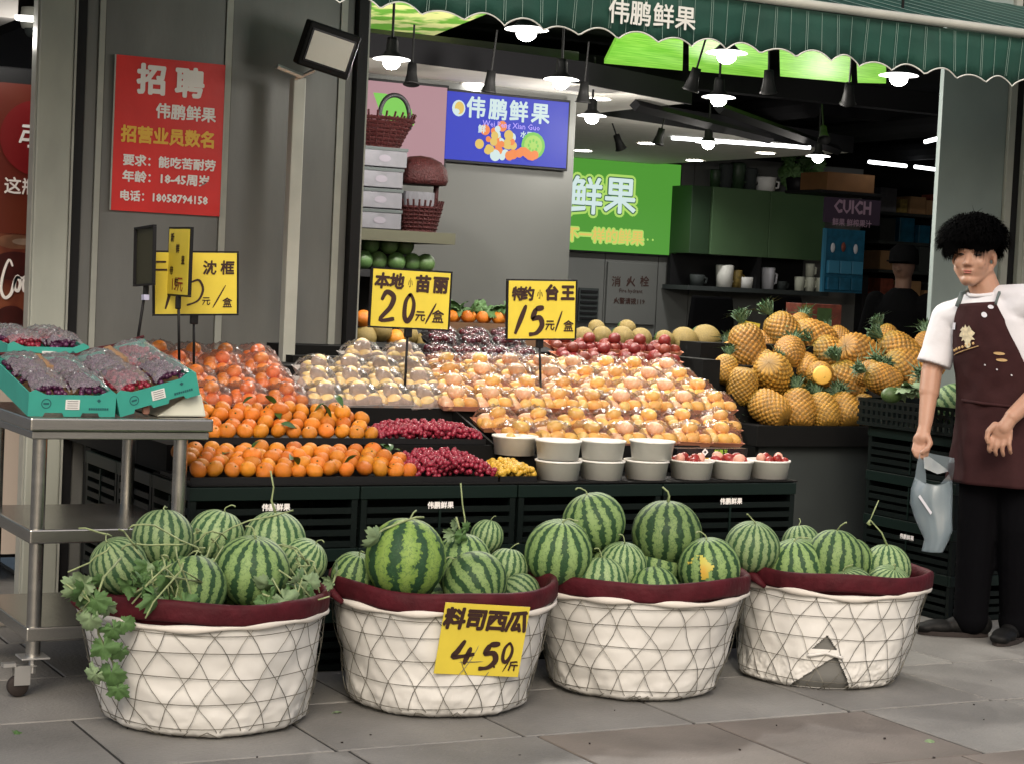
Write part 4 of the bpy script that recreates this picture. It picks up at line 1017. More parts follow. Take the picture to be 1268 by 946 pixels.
# teal grape cartons
def carton(label, W_, D_, loc, rot, seed):
    """open fruit tray carton, front bottom left corner at the root, cutouts along the bottom edge"""
    H0 = .075; r = random.Random(seed)
    root = thing('grape_carton', label, 'carton', loc, group='teal cartons of bagged grapes'); root.rotation_euler = rot
    t = .004
    front = [(0, 0), (W_ * .17, 0), (W_ * .19, .012), (W_ * .39, .012), (W_ * .41, 0), (W_ * .6, 0), (W_ * .62, .012), (W_ * .8, .012), (W_ * .82, 0), (W_, 0), (W_, H0), (W_ * .93, H0 + .01), (W_ * .8, H0 - .006), (W_ * .2, H0 - .006), (W_ * .07, H0 + .01), (0, H0)]
    part('front_wall', MB().prism(front, 0, t), M['teal'], root)
    part('back_wall', MB().box2((0, D_ - t, 0), (W_, D_, H0 + .01)), M['teal'], root)
    part('side_wall', MB().box2((0, t + .001, 0), (t, D_ - t - .001, H0)), M['teal'], root)
    part('side_wall', MB().box2((W_ - t, t + .001, 0), (W_, D_ - t - .001, H0)), M['teal'], root)
    part('base', MB().box2((t, t, .013), (W_ - t, D_ - t, .017)), M['cardboard'], root)
    part('red_liner', MB().tube([(0, D_, H0 + .014), (W_ * .3, D_, H0 + .02), (W_ * .6, D_ + .005, H0 + .014), (W_, D_, H0 + .02)], [.005, .008, .006, .005], 6), M['maroon'], root)
    lab = part('paper_label', MB().box((W_ * .5, -.001, H0 * .52), (.045, .0015, .032)), M['paper_white'], root)
    for k in range(4): part('print_line', MB().box((W_ * .5, -.0022, H0 * .52 - .010 + k * .007), (.034, .0006, .0015)), M['carton_print'], lab)
    rg = MB(); rg.lathe([(.013, 0), (.016, 0)], 24); rg.xf(Matrix.Translation((W_ * .2, -.0008, H0 * .55)) @ Matrix.Rotation(PI / 2, 4, 'X')); part('logo_ring', rg, M['teal_ink'], root)
    part('logo_mark', MB().prism([(W_ * .2 - .009, H0 * .55 - .003), (W_ * .2 + .009, H0 * .55 - .003), (W_ * .2 + .009, H0 * .55 + .003), (W_ * .2 - .009, H0 * .55 + .003)], -.0012, -.0006), M['teal_ink'], root)
    b = MB()
    for k in range(9): b.box((W_ * .70 + k * .0072, -.0008, H0 * .34), (.0052, .001, .007))
    b.prism([(W_ * .8, H0 * .62), (W_ * .8 + .007, H0 * .7), (W_ * .8, H0 * .78), (W_ * .8 - .007, H0 * .7)], -.0012, -.0004)
    part('print_marks', b, M['teal_ink'], root)
    # bunches of dark grapes under crumpled clear bags, brown card between
    nb_ = 2
    for k in range(nb_):
        x0 = .012 + k * (W_ - .02) / nb_; x1 = x0 + (W_ - .02) / nb_ - .008
        for m_ in range(2):
            y0 = .012 + m_ * (D_ - .02) / 2; y1 = y0 + (D_ - .02) / 2 - .006
            g = MB()
            for q in range(75):
                x = r.uniform(x0 + .01, x1 - .01); y = r.uniform(y0 + .01, y1 - .01)
                u = (x - (x0 + x1) / 2) / (x1 - x0) * 2; v = (y - (y0 + y1) / 2) / (y1 - y0) * 2
                g.ball((x, y, .048 + .048 * (1 - .5 * u * u - .35 * v * v) * r.uniform(.5, 1)), .0095, 8, 6)
            o = part('grape_bunch', g, M['grape_purple'] if (k + m_) % 2 or seed == 1 else M['grape_red'], root, True); o['kind'] = 'stuff'
            f = MB(); nx_, ny_ = 16, 14
            for i in range(nx_ + 1):
                for j in range(ny_ + 1):
                    u, v = i / nx_ * 2 - 1, j / ny_ * 2 - 1
                    z = .064 + .052 * (1 - .45 * u ** 4 - .4 * v ** 4) + .012 * noise.noise(Vector((i * .6 + seed * 3, j * .6 + k * 5, m_ * 4)))
                    f.v.append(Vector(((x0 + x1) / 2 + u * (x1 - x0) / 2, (y0 + y1) / 2 + v * (y1 - y0) / 2, z)))
            for i in range(nx_):
                for j in range(ny_): a = i * (ny_ + 1) + j; f.f.append((a, a + ny_ + 1, a + ny_ + 2, a + 1))
            part('clear_bag', f, M['film_white'], root, True)
        if k == 0: part('card_divider', MB().box2((x1 - .006, D_ * .6, .06), (x1 + .018, D_ - .008, H0 + .022)), M['cardboard'], root)
    return root
bw = at(142, 500, Y=6.06).x - at(34, 500, Y=6.06).x
zt_ = TZ + .002
carton('middle teal grape carton lying flat at the table corner, circle logo and white label', bw, .50, (at(34, 517, Y=6.055).x, 6.055, zt_), (math.radians(9), 0, 0), 1)
carton('right teal grape carton tilted up on a white foam box', bw - .005, .50, (at(149, 517, Y=6.055).x, 6.055, zt_), (math.radians(9), -math.radians(16), 0), 2)
carton('rear teal grape carton at the back edge of the steel table', bw, .40, (at(34, 517, Y=6.055).x + .05, 6.56, zt_ + .125), (math.radians(3), 0, 0), 3)
fb = MB(); x0 = at(188, 517, Y=6.08).x; x1 = at(257, 517, Y=6.08).x
fb.prism([(x0 + .02, zt_), (x1, zt_), (x1 - .02, zt_ + .075), (x1 - .05, zt_ + .078), (x0 + .07, zt_ + .035)], 6.09, 6.4)
single('foam_box', fb, M['foam'], 'white foam box propping up the right end of the tilted teal carton', 'box', (x0, 6.09, zt_), bevel=.006)
sc_ = MB(); sc_.ball((0, 0, 0), (.02, .02, .01), 8, 6)
single('paper_scrap', MB().box((at(184, 508, Y=6.07).x, 6.1, zt_ + .02), (.025, .02, .03)), M['pack_pink'], 'small pink scrap under the tilted teal carton', 'scrap', (at(184, 508, Y=6.07).x, 6.1, zt_), bevel=.008)

# ================================================================== BLACK CRATES
def make_crate(Wc, Dc, Hc, name='plastic_crate'):
    t = thing(name, 'x', 'crate')
    e = .0075
    part('top_rim', MB().box2((0, 0, Hc - .045), (Wc, e * 2, Hc)).box2((0, Dc - e * 2, Hc - .045), (Wc, Dc, Hc)).box2((0, e * 2 + .001, Hc - .045), (e * 2, Dc - e * 2 - .001, Hc)).box2((Wc - e * 2, e * 2 + .001, Hc - .045), (Wc, Dc - e * 2 - .001, Hc)), M['crate_light'], t, bevel=.002)
    for x, y in ((.004, .004), (Wc - .026, .004), (.004, Dc - .026), (Wc - .026, Dc - .026)):
        part('corner_post', MB().box2((x, y, 0), (x + .022, y + .022, Hc - .046)), M['crate'], t)
    zz = [.004 + k * (Hc - .06) / 4 for k in range(4)]
    for z in zz:
        part('slat', MB().box2((.027, .003, z), (Wc - .027, .013, z + .021)), M['crate'], t)
        part('slat', MB().box2((.003, .027, z), (.013, Dc - .027, z + .021)), M['crate'], t)
    part('back_panel', MB().box2((.027, Dc - .012, 0), (Wc - .027, Dc - .004, Hc - .046)).box2((Wc - .012, .027, 0), (Wc - .004, Dc - .027, Hc - .046)), M['crate'], t)
    part('base', MB().box2((.014, .014, .0), (Wc - .014, Dc - .013, .008)), M['crate'], t)
    rb = MB()
    for k in (3,):
        x = Wc * k / 6; rb.box2((x - .004, -.001, .006), (x + .004, .003, Hc - .05))
    for k in (2.5,):
        y = Dc * k / 5; rb.box2((-.001, y - .004, .006), (.003, y + .004, Hc - .05))
    part('ribs', rb, M['crate_light'], t)
    return t
c0 = at(235, 600, Y=6.18); c1 = at(988, 600, Y=6.18)
CW = (c1.x - c0.x) / 4 - .006; CZ = .648; CH = CZ / 3 - .001
cr0 = make_crate(CW, .42, CH)
pos = ['leftmost', 'second from the left', 'third from the left', 'rightmost']; lev = ['bottom', 'middle', 'top']
for i in range(4):
    for k in range(3):
        x = c0.x + i * (CW + .006)
        o = put(cr0, (x, 6.18, k * (CH + .001)), (0, 0, 0), 'black slatted plastic crate, %s in the %s layer of the front stack' % (pos[i], lev[k]), 'black crates stacked under the fruit display')
        if k == 2:
            tq = o; lettering('lettering', '伟鹏鲜果', .026, M['poster_white'], o, (CW * .5, -.003, CH - .070), bold=.03, sp=1.0)
for j in range(2):
    for k in range(3):
        put(cr0, (c0.x, 6.605 + j * .425, k * (CH + .001)), (0, 0, 0), 'black slatted plastic crate, %s layer of the %s stack behind the leftmost crates' % (lev[k], ('near', 'far')[j]), 'black crates stacked under the fruit display')
# right aisle stack, seen from its side
rx, ry0 = 5.62, 6.45
cr1 = make_crate(.42, .62, .2, 'plastic_crate')
for k in range(4):
    o = put(cr1, (rx, ry0, k * .201), (0, 0, 0), 'black slatted plastic crate, %s of the four beside the young man\'s bag' % ('lowest', 'second from the bottom', 'third from the bottom', 'topmost')[k], 'black crates stacked at the right aisle')
    if k == 1:
        l = lettering('lettering', '伟鹏鲜果', .024, M['poster_white'], o, (-.003, .30, .13), rz=-PI / 2, bold=.03)
pc = thing('perforated_crate', 'black perforated crate on the right stack holding pineapples and cabbage leaves', 'crate', (rx - .02, ry0 + .02, .806))
b = MB(); nh = 18
for side, L_, ax in ((0, .66, 'y'), (1, .44, 'x')):
    for z in (.0, .036, .072, .108):
        if ax == 'y': b.box2((0, 0, z), (.008, L_, z + .016))
        else: b.box2((.009, 0, z), (L_, .008, z + .016))
    for k in range(nh):
        u = k * L_ / nh
        if ax == 'y': b.box2((.001, u, .001), (.007, u + .018, .123))
        elif u > .01: b.box2((u, .001, .001), (u + .012, .007, .123))
part('lattice_wall', b, M['crate'], pc)
part('back_wall', MB().box2((.009, .652, 0), (.44, .66, .124)).box2((.432, .009, 0), (.44, .651, .124)), M['crate'], pc)
part('base', MB().box2((.009, .009, 0), (.431, .65, .01)), M['crate'], pc)

# ================================================================== DISPLAY STEPS
ds = thing('display_stand', 'stepped black display stand carrying the fruit tiers behind the crates', 'stand', (c0.x, 6.18, .65))
XLd, XRd = c0.x + .005, at(985, 600, Y=6.2).x
part('front_board', MB().box2((XLd, 6.185, .6495), (XRd, 6.6, .656)), M['stand'], ds, world=True, bevel=.002)
part('step', MB().box2((XLd + .02, 6.515, .657), (XRd - .25, 6.86, .760)), M['stand'], ds, world=True)
part('step', MB().box2((XLd + .02, 6.862, .657), (XRd - .15, 7.9, .872)), M['stand'], ds, world=True)
part('under_frame', MB().box2((XLd + .03, 7.5, .0), (XRd + .3, 7.6, .65)), M['stand'], ds, world=True)
xb0 = at(557, 500, Y=6.84).x; xb1 = at(627, 546, Y=6.5).x
part('side_board', MB().prism([(6.47, .757), (6.9, .757), (6.9, .88)], xb1 - .055, xb1 - .045, 'X'), M['stand'], ds, world=True)
# ---- mandarins
def mand_mesh():
    b = MB(); b.ball((0, 0, 0), 1, 20, 14)
    for i, q in enumerate(b.v):
        rr = math.hypot(q.x, q.y); z = q.z * .84
        if q.z > 0: z -= .10 * math.exp(-(rr / .2) ** 2)
        b.v[i] = Vector((q.x, q.y, z))
    me = b.mesh('mandarin', True); me.materials.append(M['mandarin']); return me
MAN = mand_mesh()
stm = MB().lathe([(.001, .79), (.12, .77), (.06, .80), (.04, .86), (.001, .87)], 8).mesh('stalk', True); stm.materials.append(M['leaf_dark'])
lfm = MB(); nl = 10
for i in range(nl + 1):
    t = i / nl; wv = abs(math.sin(PI * t)) ** .8 * .42
    lfm.v += [Vector((t * 2.2, -wv, .8 + .5 * math.sin(t * 2.4))), Vector((t * 2.2, 0, .74 + .5 * math.sin(t * 2.4))), Vector((t * 2.2, wv, .8 + .5 * math.sin(t * 2.4)))]
for i in range(nl):
    a = i * 3; lfm.f += [(a, a + 3, a + 4, a + 1), (a + 1, a + 4, a + 5, a + 2)]
lfm = lfm.mesh('leaf', True); lfm.materials.append(M['leaf_dark'])
rm = random.Random(5)
def mandarin(p, r, label, group, leaf):
    o = link('mandarin', MAN); o.location = p; o.scale = (r,) * 3; o.rotation_euler = (rm.uniform(-.9, .9), rm.uniform(-.9, .9), rm.uniform(0, 6))
    tag(o, label, 'mandarin', group); link('stalk', stm, None, o)
    if leaf: l = link('leaf', lfm, None, o); l.rotation_euler = (0, 0, rm.uniform(0, 6))
for nm, y0, zb0, nr, xa, xb, lb, grp in (('low', 6.235, .656, 5, at(245, 590, Y=6.23).x, at(508, 590, Y=6.23).x, 'loose mandarin on top of the heap in the lower tray', 'mandarins in the lower tray'),
                           ('up', 6.545, .762, 4, at(262, 540, Y=6.54).x, at(462, 540, Y=6.54).x, 'loose mandarin on top of the heap in the upper tray', 'mandarins in the upper tray')):
    n = int((xb - xa) / .06)
    tp = single('fruit_tray', MB().box2((xa - .035, y0 - .035, zb0), (xb + .035, y0 + nr * .055 + .02, zb0 + .012)).box2((xa - .035, y0 - .038, zb0), (xb + .035, y0 - .032, zb0 + .024)), M['black'], 'shallow black tray under the %s mandarins' % ('lower' if nm == 'low' else 'upper'), 'tray', (xa, y0, zb0))
    for rw in range(nr):
        mm_ = n - (rw % 2) - (1 if rw > 2 else 0)
        for k in range(mm_ + 1):
            x = xa + (k + .5 * (rw % 2)) * (xb - xa) / n
            if x > xb: continue
            mandarin((x + rm.uniform(-.006, .006), y0 + rw * .052, zb0 + .040 + rw * (.013 if nm == 'low' else .022) + rm.uniform(-.004, .01)), rm.uniform(.028, .033), 'orange mandarin in the %s tray, %s row from the front, %s from the left' % ('lower' if nm == 'low' else 'upper', ORD[rw], ORD[k] if k < 18 else 'last'), grp, rm.random() < .12)
    for k in range(n // 2):
        mandarin((rm.uniform(xa + .06, xb - .06), y0 + rm.uniform(.06, .2), zb0 + (.082 if nm == 'low' else .105) + rm.uniform(0, .015)), rm.uniform(.028, .032), lb, grp, rm.random() < .35)
# ---- grape trays
def grape_tray(x0, x1, y0, y1, z0, h, n, mk, label, seed, br=.0095):
    r = random.Random(seed)
    root = thing('grape_tray', label, 'grape tray', (x0, y0, z0))
    part('tray', MB().box2((x0, y0, z0), (x1, y1, z0 + .008)).box2((x0, y0 - .004, z0), (x1, y0, z0 + .02)), M['black'], root, world=True)
    b = MB()
    for k in range(n):
        u = r.uniform(-1, 1); v = r.uniform(-1, 1)
        top = h * (1 - .55 * u ** 4) * (.62 + .38 * (v + 1) / 2) * (1 if v < .5 else 1.5 - v)
        z = z0 + .014 + max(0, top) * (r.random() ** .45)
        b.ball(((x0 + x1) / 2 + u * (x1 - x0) / 2 * .97, (y0 + y1) / 2 + v * (y1 - y0) / 2 * .95, z), br * r.uniform(.85, 1.1), 8, 6)
    o = part('grape_berries', b, M[mk], root, True, world=True); o['kind'] = 'stuff'
    return root
gx = lambda px, y: at(px, 590, Y=y).x
grape_tray(gx(508, 6.22), gx(616, 6.22), 6.22, 6.46, .656, .10, 900, 'grape_red', 'tray of small red grapes on the lower tier beside the white tubs', 1)
grape_tray(gx(619, 6.22), gx(664, 6.22), 6.22, 6.40, .656, .062, 320, 'grape_yellow', 'small heap of yellow grapes between red grapes and white tubs', 2, .012)
grape_tray(at(470, 547, Y=6.54).x, at(601, 547, Y=6.54).x, 6.54, 6.72, .762, .075, 900, 'grape_red', 'tray of small red grapes on the second tier, right of the mandarins', 3)
sp = thing('citrus_sprig', 'dark green citrus leaves at the right end of the lower mandarins', 'leaves', at(483, 556, Y=6.42))
for k in range(5):
    l = link('leaf', lfm, None, sp); l.scale = (.022,) * 3; l.rotation_euler = (rm.uniform(-.6, .6), rm.uniform(-.8, .2), k * 1.3); l.location = (0, 0, -.02)

# ---- wrapped packs on the tiers
def fruit_mesh(nm, mk, f):
    b = MB(); b.ball((0, 0, 0), 1, 14, 10); b.v = [f(q) for q in b.v]; me = b.mesh(nm, True); me.materials.append(M[mk]); return me
FM = {'mango': fruit_mesh('mango', 'mango', lambda q: Vector((q.x * 1.22, q.y * .86 + .1 * q.x * q.x, q.z * .84))),
      'mango_yellow': fruit_mesh('mango', 'mango_yellow', lambda q: Vector((q.x * 1.15, q.y * .9, q.z * .88))),
      'mango_pink': fruit_mesh('mango', 'mango_pink', lambda q: Vector((q.x * 1.25, q.y * .85 + .12 * q.x * q.x, q.z * .84))),
      'green_mango': fruit_mesh('green_mango', 'green_fruit', lambda q: Vector((q.x * 1.22, q.y * .86, q.z * .84))),
      'tangerine': fruit_mesh('tangerine', 'tangerine', lambda q: Vector((q.x, q.y, q.z * .85))),
      'pear': fruit_mesh('pear', 'pear', lambda q: Vector((q.x, q.y, q.z * .95 + .08))),
      'apple': fruit_mesh('apple', 'apple', lambda q: Vector((q.x, q.y, q.z * .9 - (.15 * math.exp(-((q.x ** 2 + q.y ** 2) / .08)) if q.z > 0 else 0)))),
      'cherry': fruit_mesh('cherry', 'cherry', lambda q: Vector((q.x, q.y, q.z * .95)))}
sk = MB().ball((0, 0, 0), 1, 14, 10); sk.v = [q * (1.07 if q.z < .35 else 1.0) for q in sk.v]; sk.f = [f for f in sk.f if sum(sk.v[i].z for i in f) / len(f) < .5]
sk = sk.mesh('foam_net', True); sk.materials.append(M['foam_net'])
def tray_mesh(w_, d_, mk):
    b = MB(); t = .0025
    o = [(-w_ / 2, -d_ / 2), (w_ / 2, -d_ / 2), (w_ / 2, d_ / 2), (-w_ / 2, d_ / 2)]
    lo = [(x * .86, y * .82, 0) for x, y in o]; hi = [(x, y, .022) for x, y in o]; lip = [(x * 1.03, y * 1.04, .022) for x, y in o]
    b.add(lo + hi + lip, [(3, 2, 1, 0)] + [(i, (i + 1) % 4, (i + 1) % 4 + 4, i + 4) for i in range(4)] + [(i + 4, (i + 1) % 4 + 4, (i + 1) % 4 + 8, i + 8) for i in range(4)])
    me = b.mesh('tray'); me.materials.append(M[mk]); return me
def film_mesh(w_, d_, h, seed, fm='film'):
    b = MB(); nx_, ny_ = 14, 10; r = seed * 7.7
    for i in range(nx_ + 1):
        for j in range(ny_ + 1):
            u, v = i / nx_ * 2 - 1, j / ny_ * 2 - 1
            k = max(0, (1 - abs(u) ** 3)) * max(0, (1 - abs(v) ** 3)); z = .022 + h * k ** .55 + .016 * noise.noise(Vector((i * .9 + r, j * .9, r))) * (k ** .3)
            b.v.append(Vector((u * w_ / 2 * 1.02, v * d_ / 2 * 1.02, z)))
    for i in range(nx_):
        for j in range(ny_): a = i * (ny_ + 1) + j; b.f.append((a, a + ny_ + 1, a + ny_ + 2, a + 1))
    me = b.mesh('clear_film', True); me.materials.append(M[fm]); return me
TRM = {}
def make_pack(kind, w_, d_, fr, spots, traymk, seed, net=False, film=True, label='x', group=None, film_h=None, fm='film'):
    t = thing('%s_pack' % kind, label, 'fruit pack', group=group); r = random.Random(seed)
    k = (w_, d_, traymk)
    if k not in TRM: TRM[k] = tray_mesh(w_, d_, traymk)
    link('tray', TRM[k], None, t)
    for (x, y, z) in spots:
        o = link(kind, FM[r.choice(['mango', 'mango', 'mango_yellow', 'mango_pink'])] if kind == 'mango' else FM[kind], None, t); o.location = (x + r.uniform(-.004, .004), y + r.uniform(-.004, .004), z)
        s_ = fr * r.uniform(.92, 1.07); o.scale = (s_,) * 3; o.rotation_euler = (r.uniform(-.5, .5), r.uniform(-.5, .5), r.uniform(-1.2, 1.2) if kind == 'mango' else r.uniform(0, 6))
        if net: n_ = link('foam_net', sk, None, o)
    if film: link('clear_film', film_mesh(w_, d_, film_h or (max(s[2] for s in spots) + fr * .75 - .022), seed, fm), None, t)
    return t
def spots6(w_, d_, fr):
    a = w_ / 3.1; return [(-a, -d_ * .22, fr * .8), (0, -d_ * .25, fr * .8), (a, -d_ * .22, fr * .8), (-a * .6, d_ * .2, fr * .85), (a * .6, d_ * .22, fr * .85), (0, -.0, fr * 2.05)]
rp_ = random.Random(21)
def fill(packs, rows_, pw_, label, group, jit=.006, zj=.004):
    rn = ['bottom', 'second', 'third', 'fourth', 'fifth', 'top']
    for ri, (x0, x1, y, z) in enumerate(rows_):
        n = max(1, int(round((x1 - x0) / pw_))); st = (x1 - x0) / n
        for k in range(n):
            p = rp_.choice(packs)
            put(p, (x0 + (k + .5) * st + rp_.uniform(-jit, jit), y + rp_.uniform(-jit, jit), z + rp_.uniform(0, zj)), (math.radians(14) + rp_.uniform(-.06, .06), rp_.uniform(-.06, .06), rp_.uniform(-.10, .10)), label + (', %s from the left in the %s row' % (ORD[k], rn[ri] if len(rows_) > 1 else 'single')), group)
XP = lambda px, py, y: at(px, py, Y=y).x
mp = [make_pack('mango', .165, .135, .030, spots6(.165, .135, .030), ('pack_red', 'pack_pink', 'pack_red')[i], 60 + i) for i in range(3)]
rows_m = [(XP(628, 545, 6.54), XP(921, 545, 6.54), 6.60, .764), (XP(600, 520, 6.68), XP(918, 525, 6.68), 6.74, .806), (XP(548, 500, 6.84), XP(912, 510, 6.82), 6.89, .873),
          (XP(545, 490, 6.97), XP(890, 490, 6.97), 7.03, .915), (XP(540, 478, 7.1), XP(868, 480, 7.1), 7.17, .955), (XP(537, 468, 7.23), XP(850, 470, 7.23), 7.30, .99)]
fill(mp, rows_m, .162, 'wrapped pack of small mangoes', 'wrapped packs of small mangoes')
tp_ = [make_pack('tangerine', .165, .135, .030, spots6(.165, .135, .030), 'pack_pink', 80 + i) for i in range(2)]
rows_t = [(XP(240, 498, 6.86), XP(386, 498, 6.86), 6.93, .873), (XP(225, 480, 7.0), XP(368, 480, 7.0), 7.07, .925), (XP(200, 465, 7.14), XP(355, 465, 7.14), 7.21, .972), (XP(180, 452, 7.28), XP(345, 452, 7.28), 7.35, 1.0)]
fill(tp_, rows_t, .155, 'wrapped pack of orange tangerines', 'wrapped packs of tangerines')
pp_ = [make_pack('pear', .165, .135, .031, spots6(.165, .135, .031), 'pack_white', 90 + i, net=True) for i in range(2)]
rows_p = [(XP(386, 503, 6.86), XP(553, 503, 6.86), 6.93, .873), (XP(377, 485, 7.0), XP(545, 485, 7.0), 7.07, .925), (XP(378, 470, 7.14), XP(538, 470, 7.14), 7.21, .965)]
fill(pp_, rows_p, .16, 'pack of pale foam-netted fruit', 'packs of pale fruit in foam nets')
rows_p2 = [(XP(424, 458, 7.4), XP(522, 458, 7.4), 7.42, 1.02)]
fill(pp_, rows_p2, .17, 'pale fruit pack below the 20 sign', 'top packs of pale fruit below the 20 sign')
part('step', MB().box2((XLd + .02, 7.13, .873), (XRd - .15, 7.9, .955)), M['stand'], ds, world=True)
part('step', MB().box2((XLd + .6, 7.36, .956), (XRd + .0, 8.3, 1.0)), M['stand'], ds, world=True)
# dark cherries in clear packs, red apples, pale green packs behind
ch = make_pack('cherry', .16, .12, .017, [(rp_.uniform(-.06, .06), rp_.uniform(-.04, .04), rp_.uniform(.02, .05)) for _ in range(26)], 'black', 5, fm='film_dark')
fill([ch], [(XP(528, 462, 7.5), XP(668, 462, 7.5), 7.52, 1.0), (XP(528, 450, 7.62), XP(665, 450, 7.62), 7.66, 1.03), (XP(530, 440, 7.75), XP(655, 440, 7.75), 7.8, 1.075), (XP(530, 432, 7.88), XP(650, 432, 7.88), 7.93, 1.10)], .155,
     'clear pack of dark cherries', 'clear packs of dark cherries')
ap = make_pack('apple', .16, .12, .03, spots6(.16, .12, .03), 'pack_red', 7, film=False)
fill([ap], [(XP(705, 466, 7.5), XP(842, 466, 7.5), 7.52, 1.0), (XP(690, 450, 7.64), XP(842, 450, 7.64), 7.67, 1.035), (XP(683, 436, 7.78), XP(840, 436, 7.78), 7.82, 1.075)], .15,
     'pack of deep red apples', 'wrapped packs of red apples')
part('step', MB().box2((XLd + .9, 7.59, 1.0005), (XRd + .25, 8.3, 1.03)), M['stand'], ds, world=True)
part('step', MB().box2((XLd + .9, 7.72, 1.0305), (XRd + .25, 8.3, 1.07)), M['stand'], ds, world=True)
gp = [make_pack('pear', .15, .12, .03, spots6(.15, .12, .03)[:5], 'pack_white', 99, net=False)]
for o in KIDS[gp[0].name]:
    if o.name.startswith('pear'): pass
q = at(690, 452, Y=7.45); put(gp[0], (q.x, 7.44, 1.002), (.2, 0, 0), 'pale green wrapped pack just right of the 15 sign pole', 'pale pack by the 15 sign pole')
# yellow netted fruit along the back
def round_fruit(mk, nm):
    b = MB(); b.ball((0, 0, 0), 1, 18, 12); me = b.mesh(nm, True); me.materials.append(M[mk]); return me
NET, GRF = round_fruit('netted', 'netted_melon'), round_fruit('green_fruit', 'green_melon')
ORF = round_fruit('mandarin', 'orange')
bs = thing('back_shelf', 'low dark shelf behind the apples carrying netted yellow melons', 'shelf', (XP(700, 430, 8.1), 8.1, .9))
xa_, xb_ = XP(700, 430, 8.1), XP(905, 430, 8.1)
part('shelf_board', MB().box2((xa_, 8.02, at(800, 438, Y=8.1).z - .02), (xb_, 8.36, at(800, 438, Y=8.1).z)), M['stand'], bs, world=True)
part('shelf_front', MB().box2((xa_, 8.03, .3), (xb_, 8.05, at(800, 438, Y=8.1).z - .021)), M['stand'], bs, world=True)
for i, (x, y, r_) in enumerate(((722, 420, 15), (745, 418, 14), (770, 420, 16), (793, 421, 15), (822, 422, 13), (846, 424, 19), (873, 423, 21), (738, 408, 12), (776, 408, 12))):
    q = at(x, y, Y=8.14 + (.14 if y < 410 else 0)); o = link('netted_melon', NET); o.location = q; o.scale = (r_ / ppm(q),) * 3
    tag(o, ('largest yellow netted melon, right end of the back row next to the pineapples' if i == 6 else 'yellow netted melon in the back row above the red apples'), 'melon', 'yellow netted melons in the back row')
    bd = MB(); bd.lathe([(1.01, -.14), (1.02, 0), (1.01, .14)], 24); bd.xf(Matrix.Rotation(1.2, 4, 'X')); part('paper_band', bd, M['black'] if i % 2 else M['leaf_dark'], o, True)

# ---- white tubs
def make_tub(fruit):
    t = thing('white_tub', 'x', 'tub')
    r0, r1, h = .076, .085, .072
    part('bowl', MB().lathe([(.001, .004), (r0 - .003, .004), (r1 - .004, h - .004), (r1 - .003, h), (r1 + .004, h), (r1 + .004, h - .007), (r1, h - .008), (r0, 0), (.001, 0)], 36), M['tub'], t, True)
    if fruit:
        for k in range(9):
            a = k * 2.4; rr = .018 + .045 * (k % 3) / 2
            b = MB(); b.ball((0, 0, 0), (.02, .019, .025), 10, 8); o = part('strawberry', b, M['strawberry'] if (k * 7 + fruit) % 4 else M['pack_pink'], t, True)
            o.location = (math.cos(a) * rr, math.sin(a) * rr, h - .006 + .012 * (k % 2)); o.rotation_euler = (a, 1, a)
    return t
tbe, tbf = make_tub(0), make_tub(1)
def tub(px, Y, z, lb, f=0):
    x = at(px, 580, Y=Y).x; put(tbf if f else tbe, (x, Y, z), (0, 0, px * .1), lb, 'white plastic tubs at the front of the display')
zl = .6565
for px, lb in ((691, 'white plastic tub, lower layer, leftmost beside the yellow grapes'), (745, 'white plastic tub, lower layer, second from the left')): tub(px, 6.29, zl, lb)
tub(800, 6.29, zl, 'white plastic tub, lower layer, in the middle under the single stacked tub')
for px, lb in ((654, 'white plastic tub of the upper layer above the yellow grapes'), (691, ''), (745, '')):
    pass
for px, lb in ((636, 'upper white tub farthest left, above the red and yellow grapes'), (690, 'upper white tub standing on the leftmost lower tub'), (745, 'upper white tub standing on the second lower tub')): tub(px, 6.30 if px > 650 else 6.47, zl + .0745, lb)
tub(806, 6.29, zl + .0745, 'single white tub stacked on the middle lower one')
tub(856, 6.29, zl, 'white tub with pink fruit in front of the black carton', 1)
tub(905, 6.29, zl, 'white tub heaped with strawberries, second from the right end', 1)
tub(951, 6.29, zl, 'white tub with mixed strawberries at the right end of the display', 1)
single('tub_riser', MB().box2((XP(616, 580, 6.5), 6.42, .657), (XP(664, 580, 6.5), 6.51, .729)), M['stand'], 'small black riser behind the yellow grapes', 'riser', (XP(616, 580, 6.5), 6.42, .657))
q = at(838, 572, Y=6.44); q2 = at(925, 572, Y=6.44)
bcn = thing('black_carton', 'black carton with a green and yellow printed edge behind the right tubs', 'carton', (q.x, 6.44, .70))
part('carton_wall', MB().box2((q.x, 6.44, .672), (q2.x, 6.51, .757)), M['black_gloss'], bcn, world=True)
part('yellow_band', MB().box2((at(866, 572, Y=6.44).x, 6.437, .70), (at(895, 572, Y=6.44).x, 6.4395, .72)), M['poster_yellow'], bcn, world=True)
part('white_band', MB().box2((at(838, 572, Y=6.44).x, 6.437, .70), (at(864, 572, Y=6.44).x, 6.4395, .715)), M['foam'], bcn, world=True)
lettering('lettering', 'O', .036, M['poster_white'], bcn, on(bcn, (at(874, 560, Y=6.43).x, 6.436, .742)), bold=.06)
lettering('lettering', '鲜果王', .022, mat('lime_ink', (.35, .55, .05)), bcn, on(bcn, (at(894, 560, Y=6.43).x, 6.436, .742)), bold=.02)

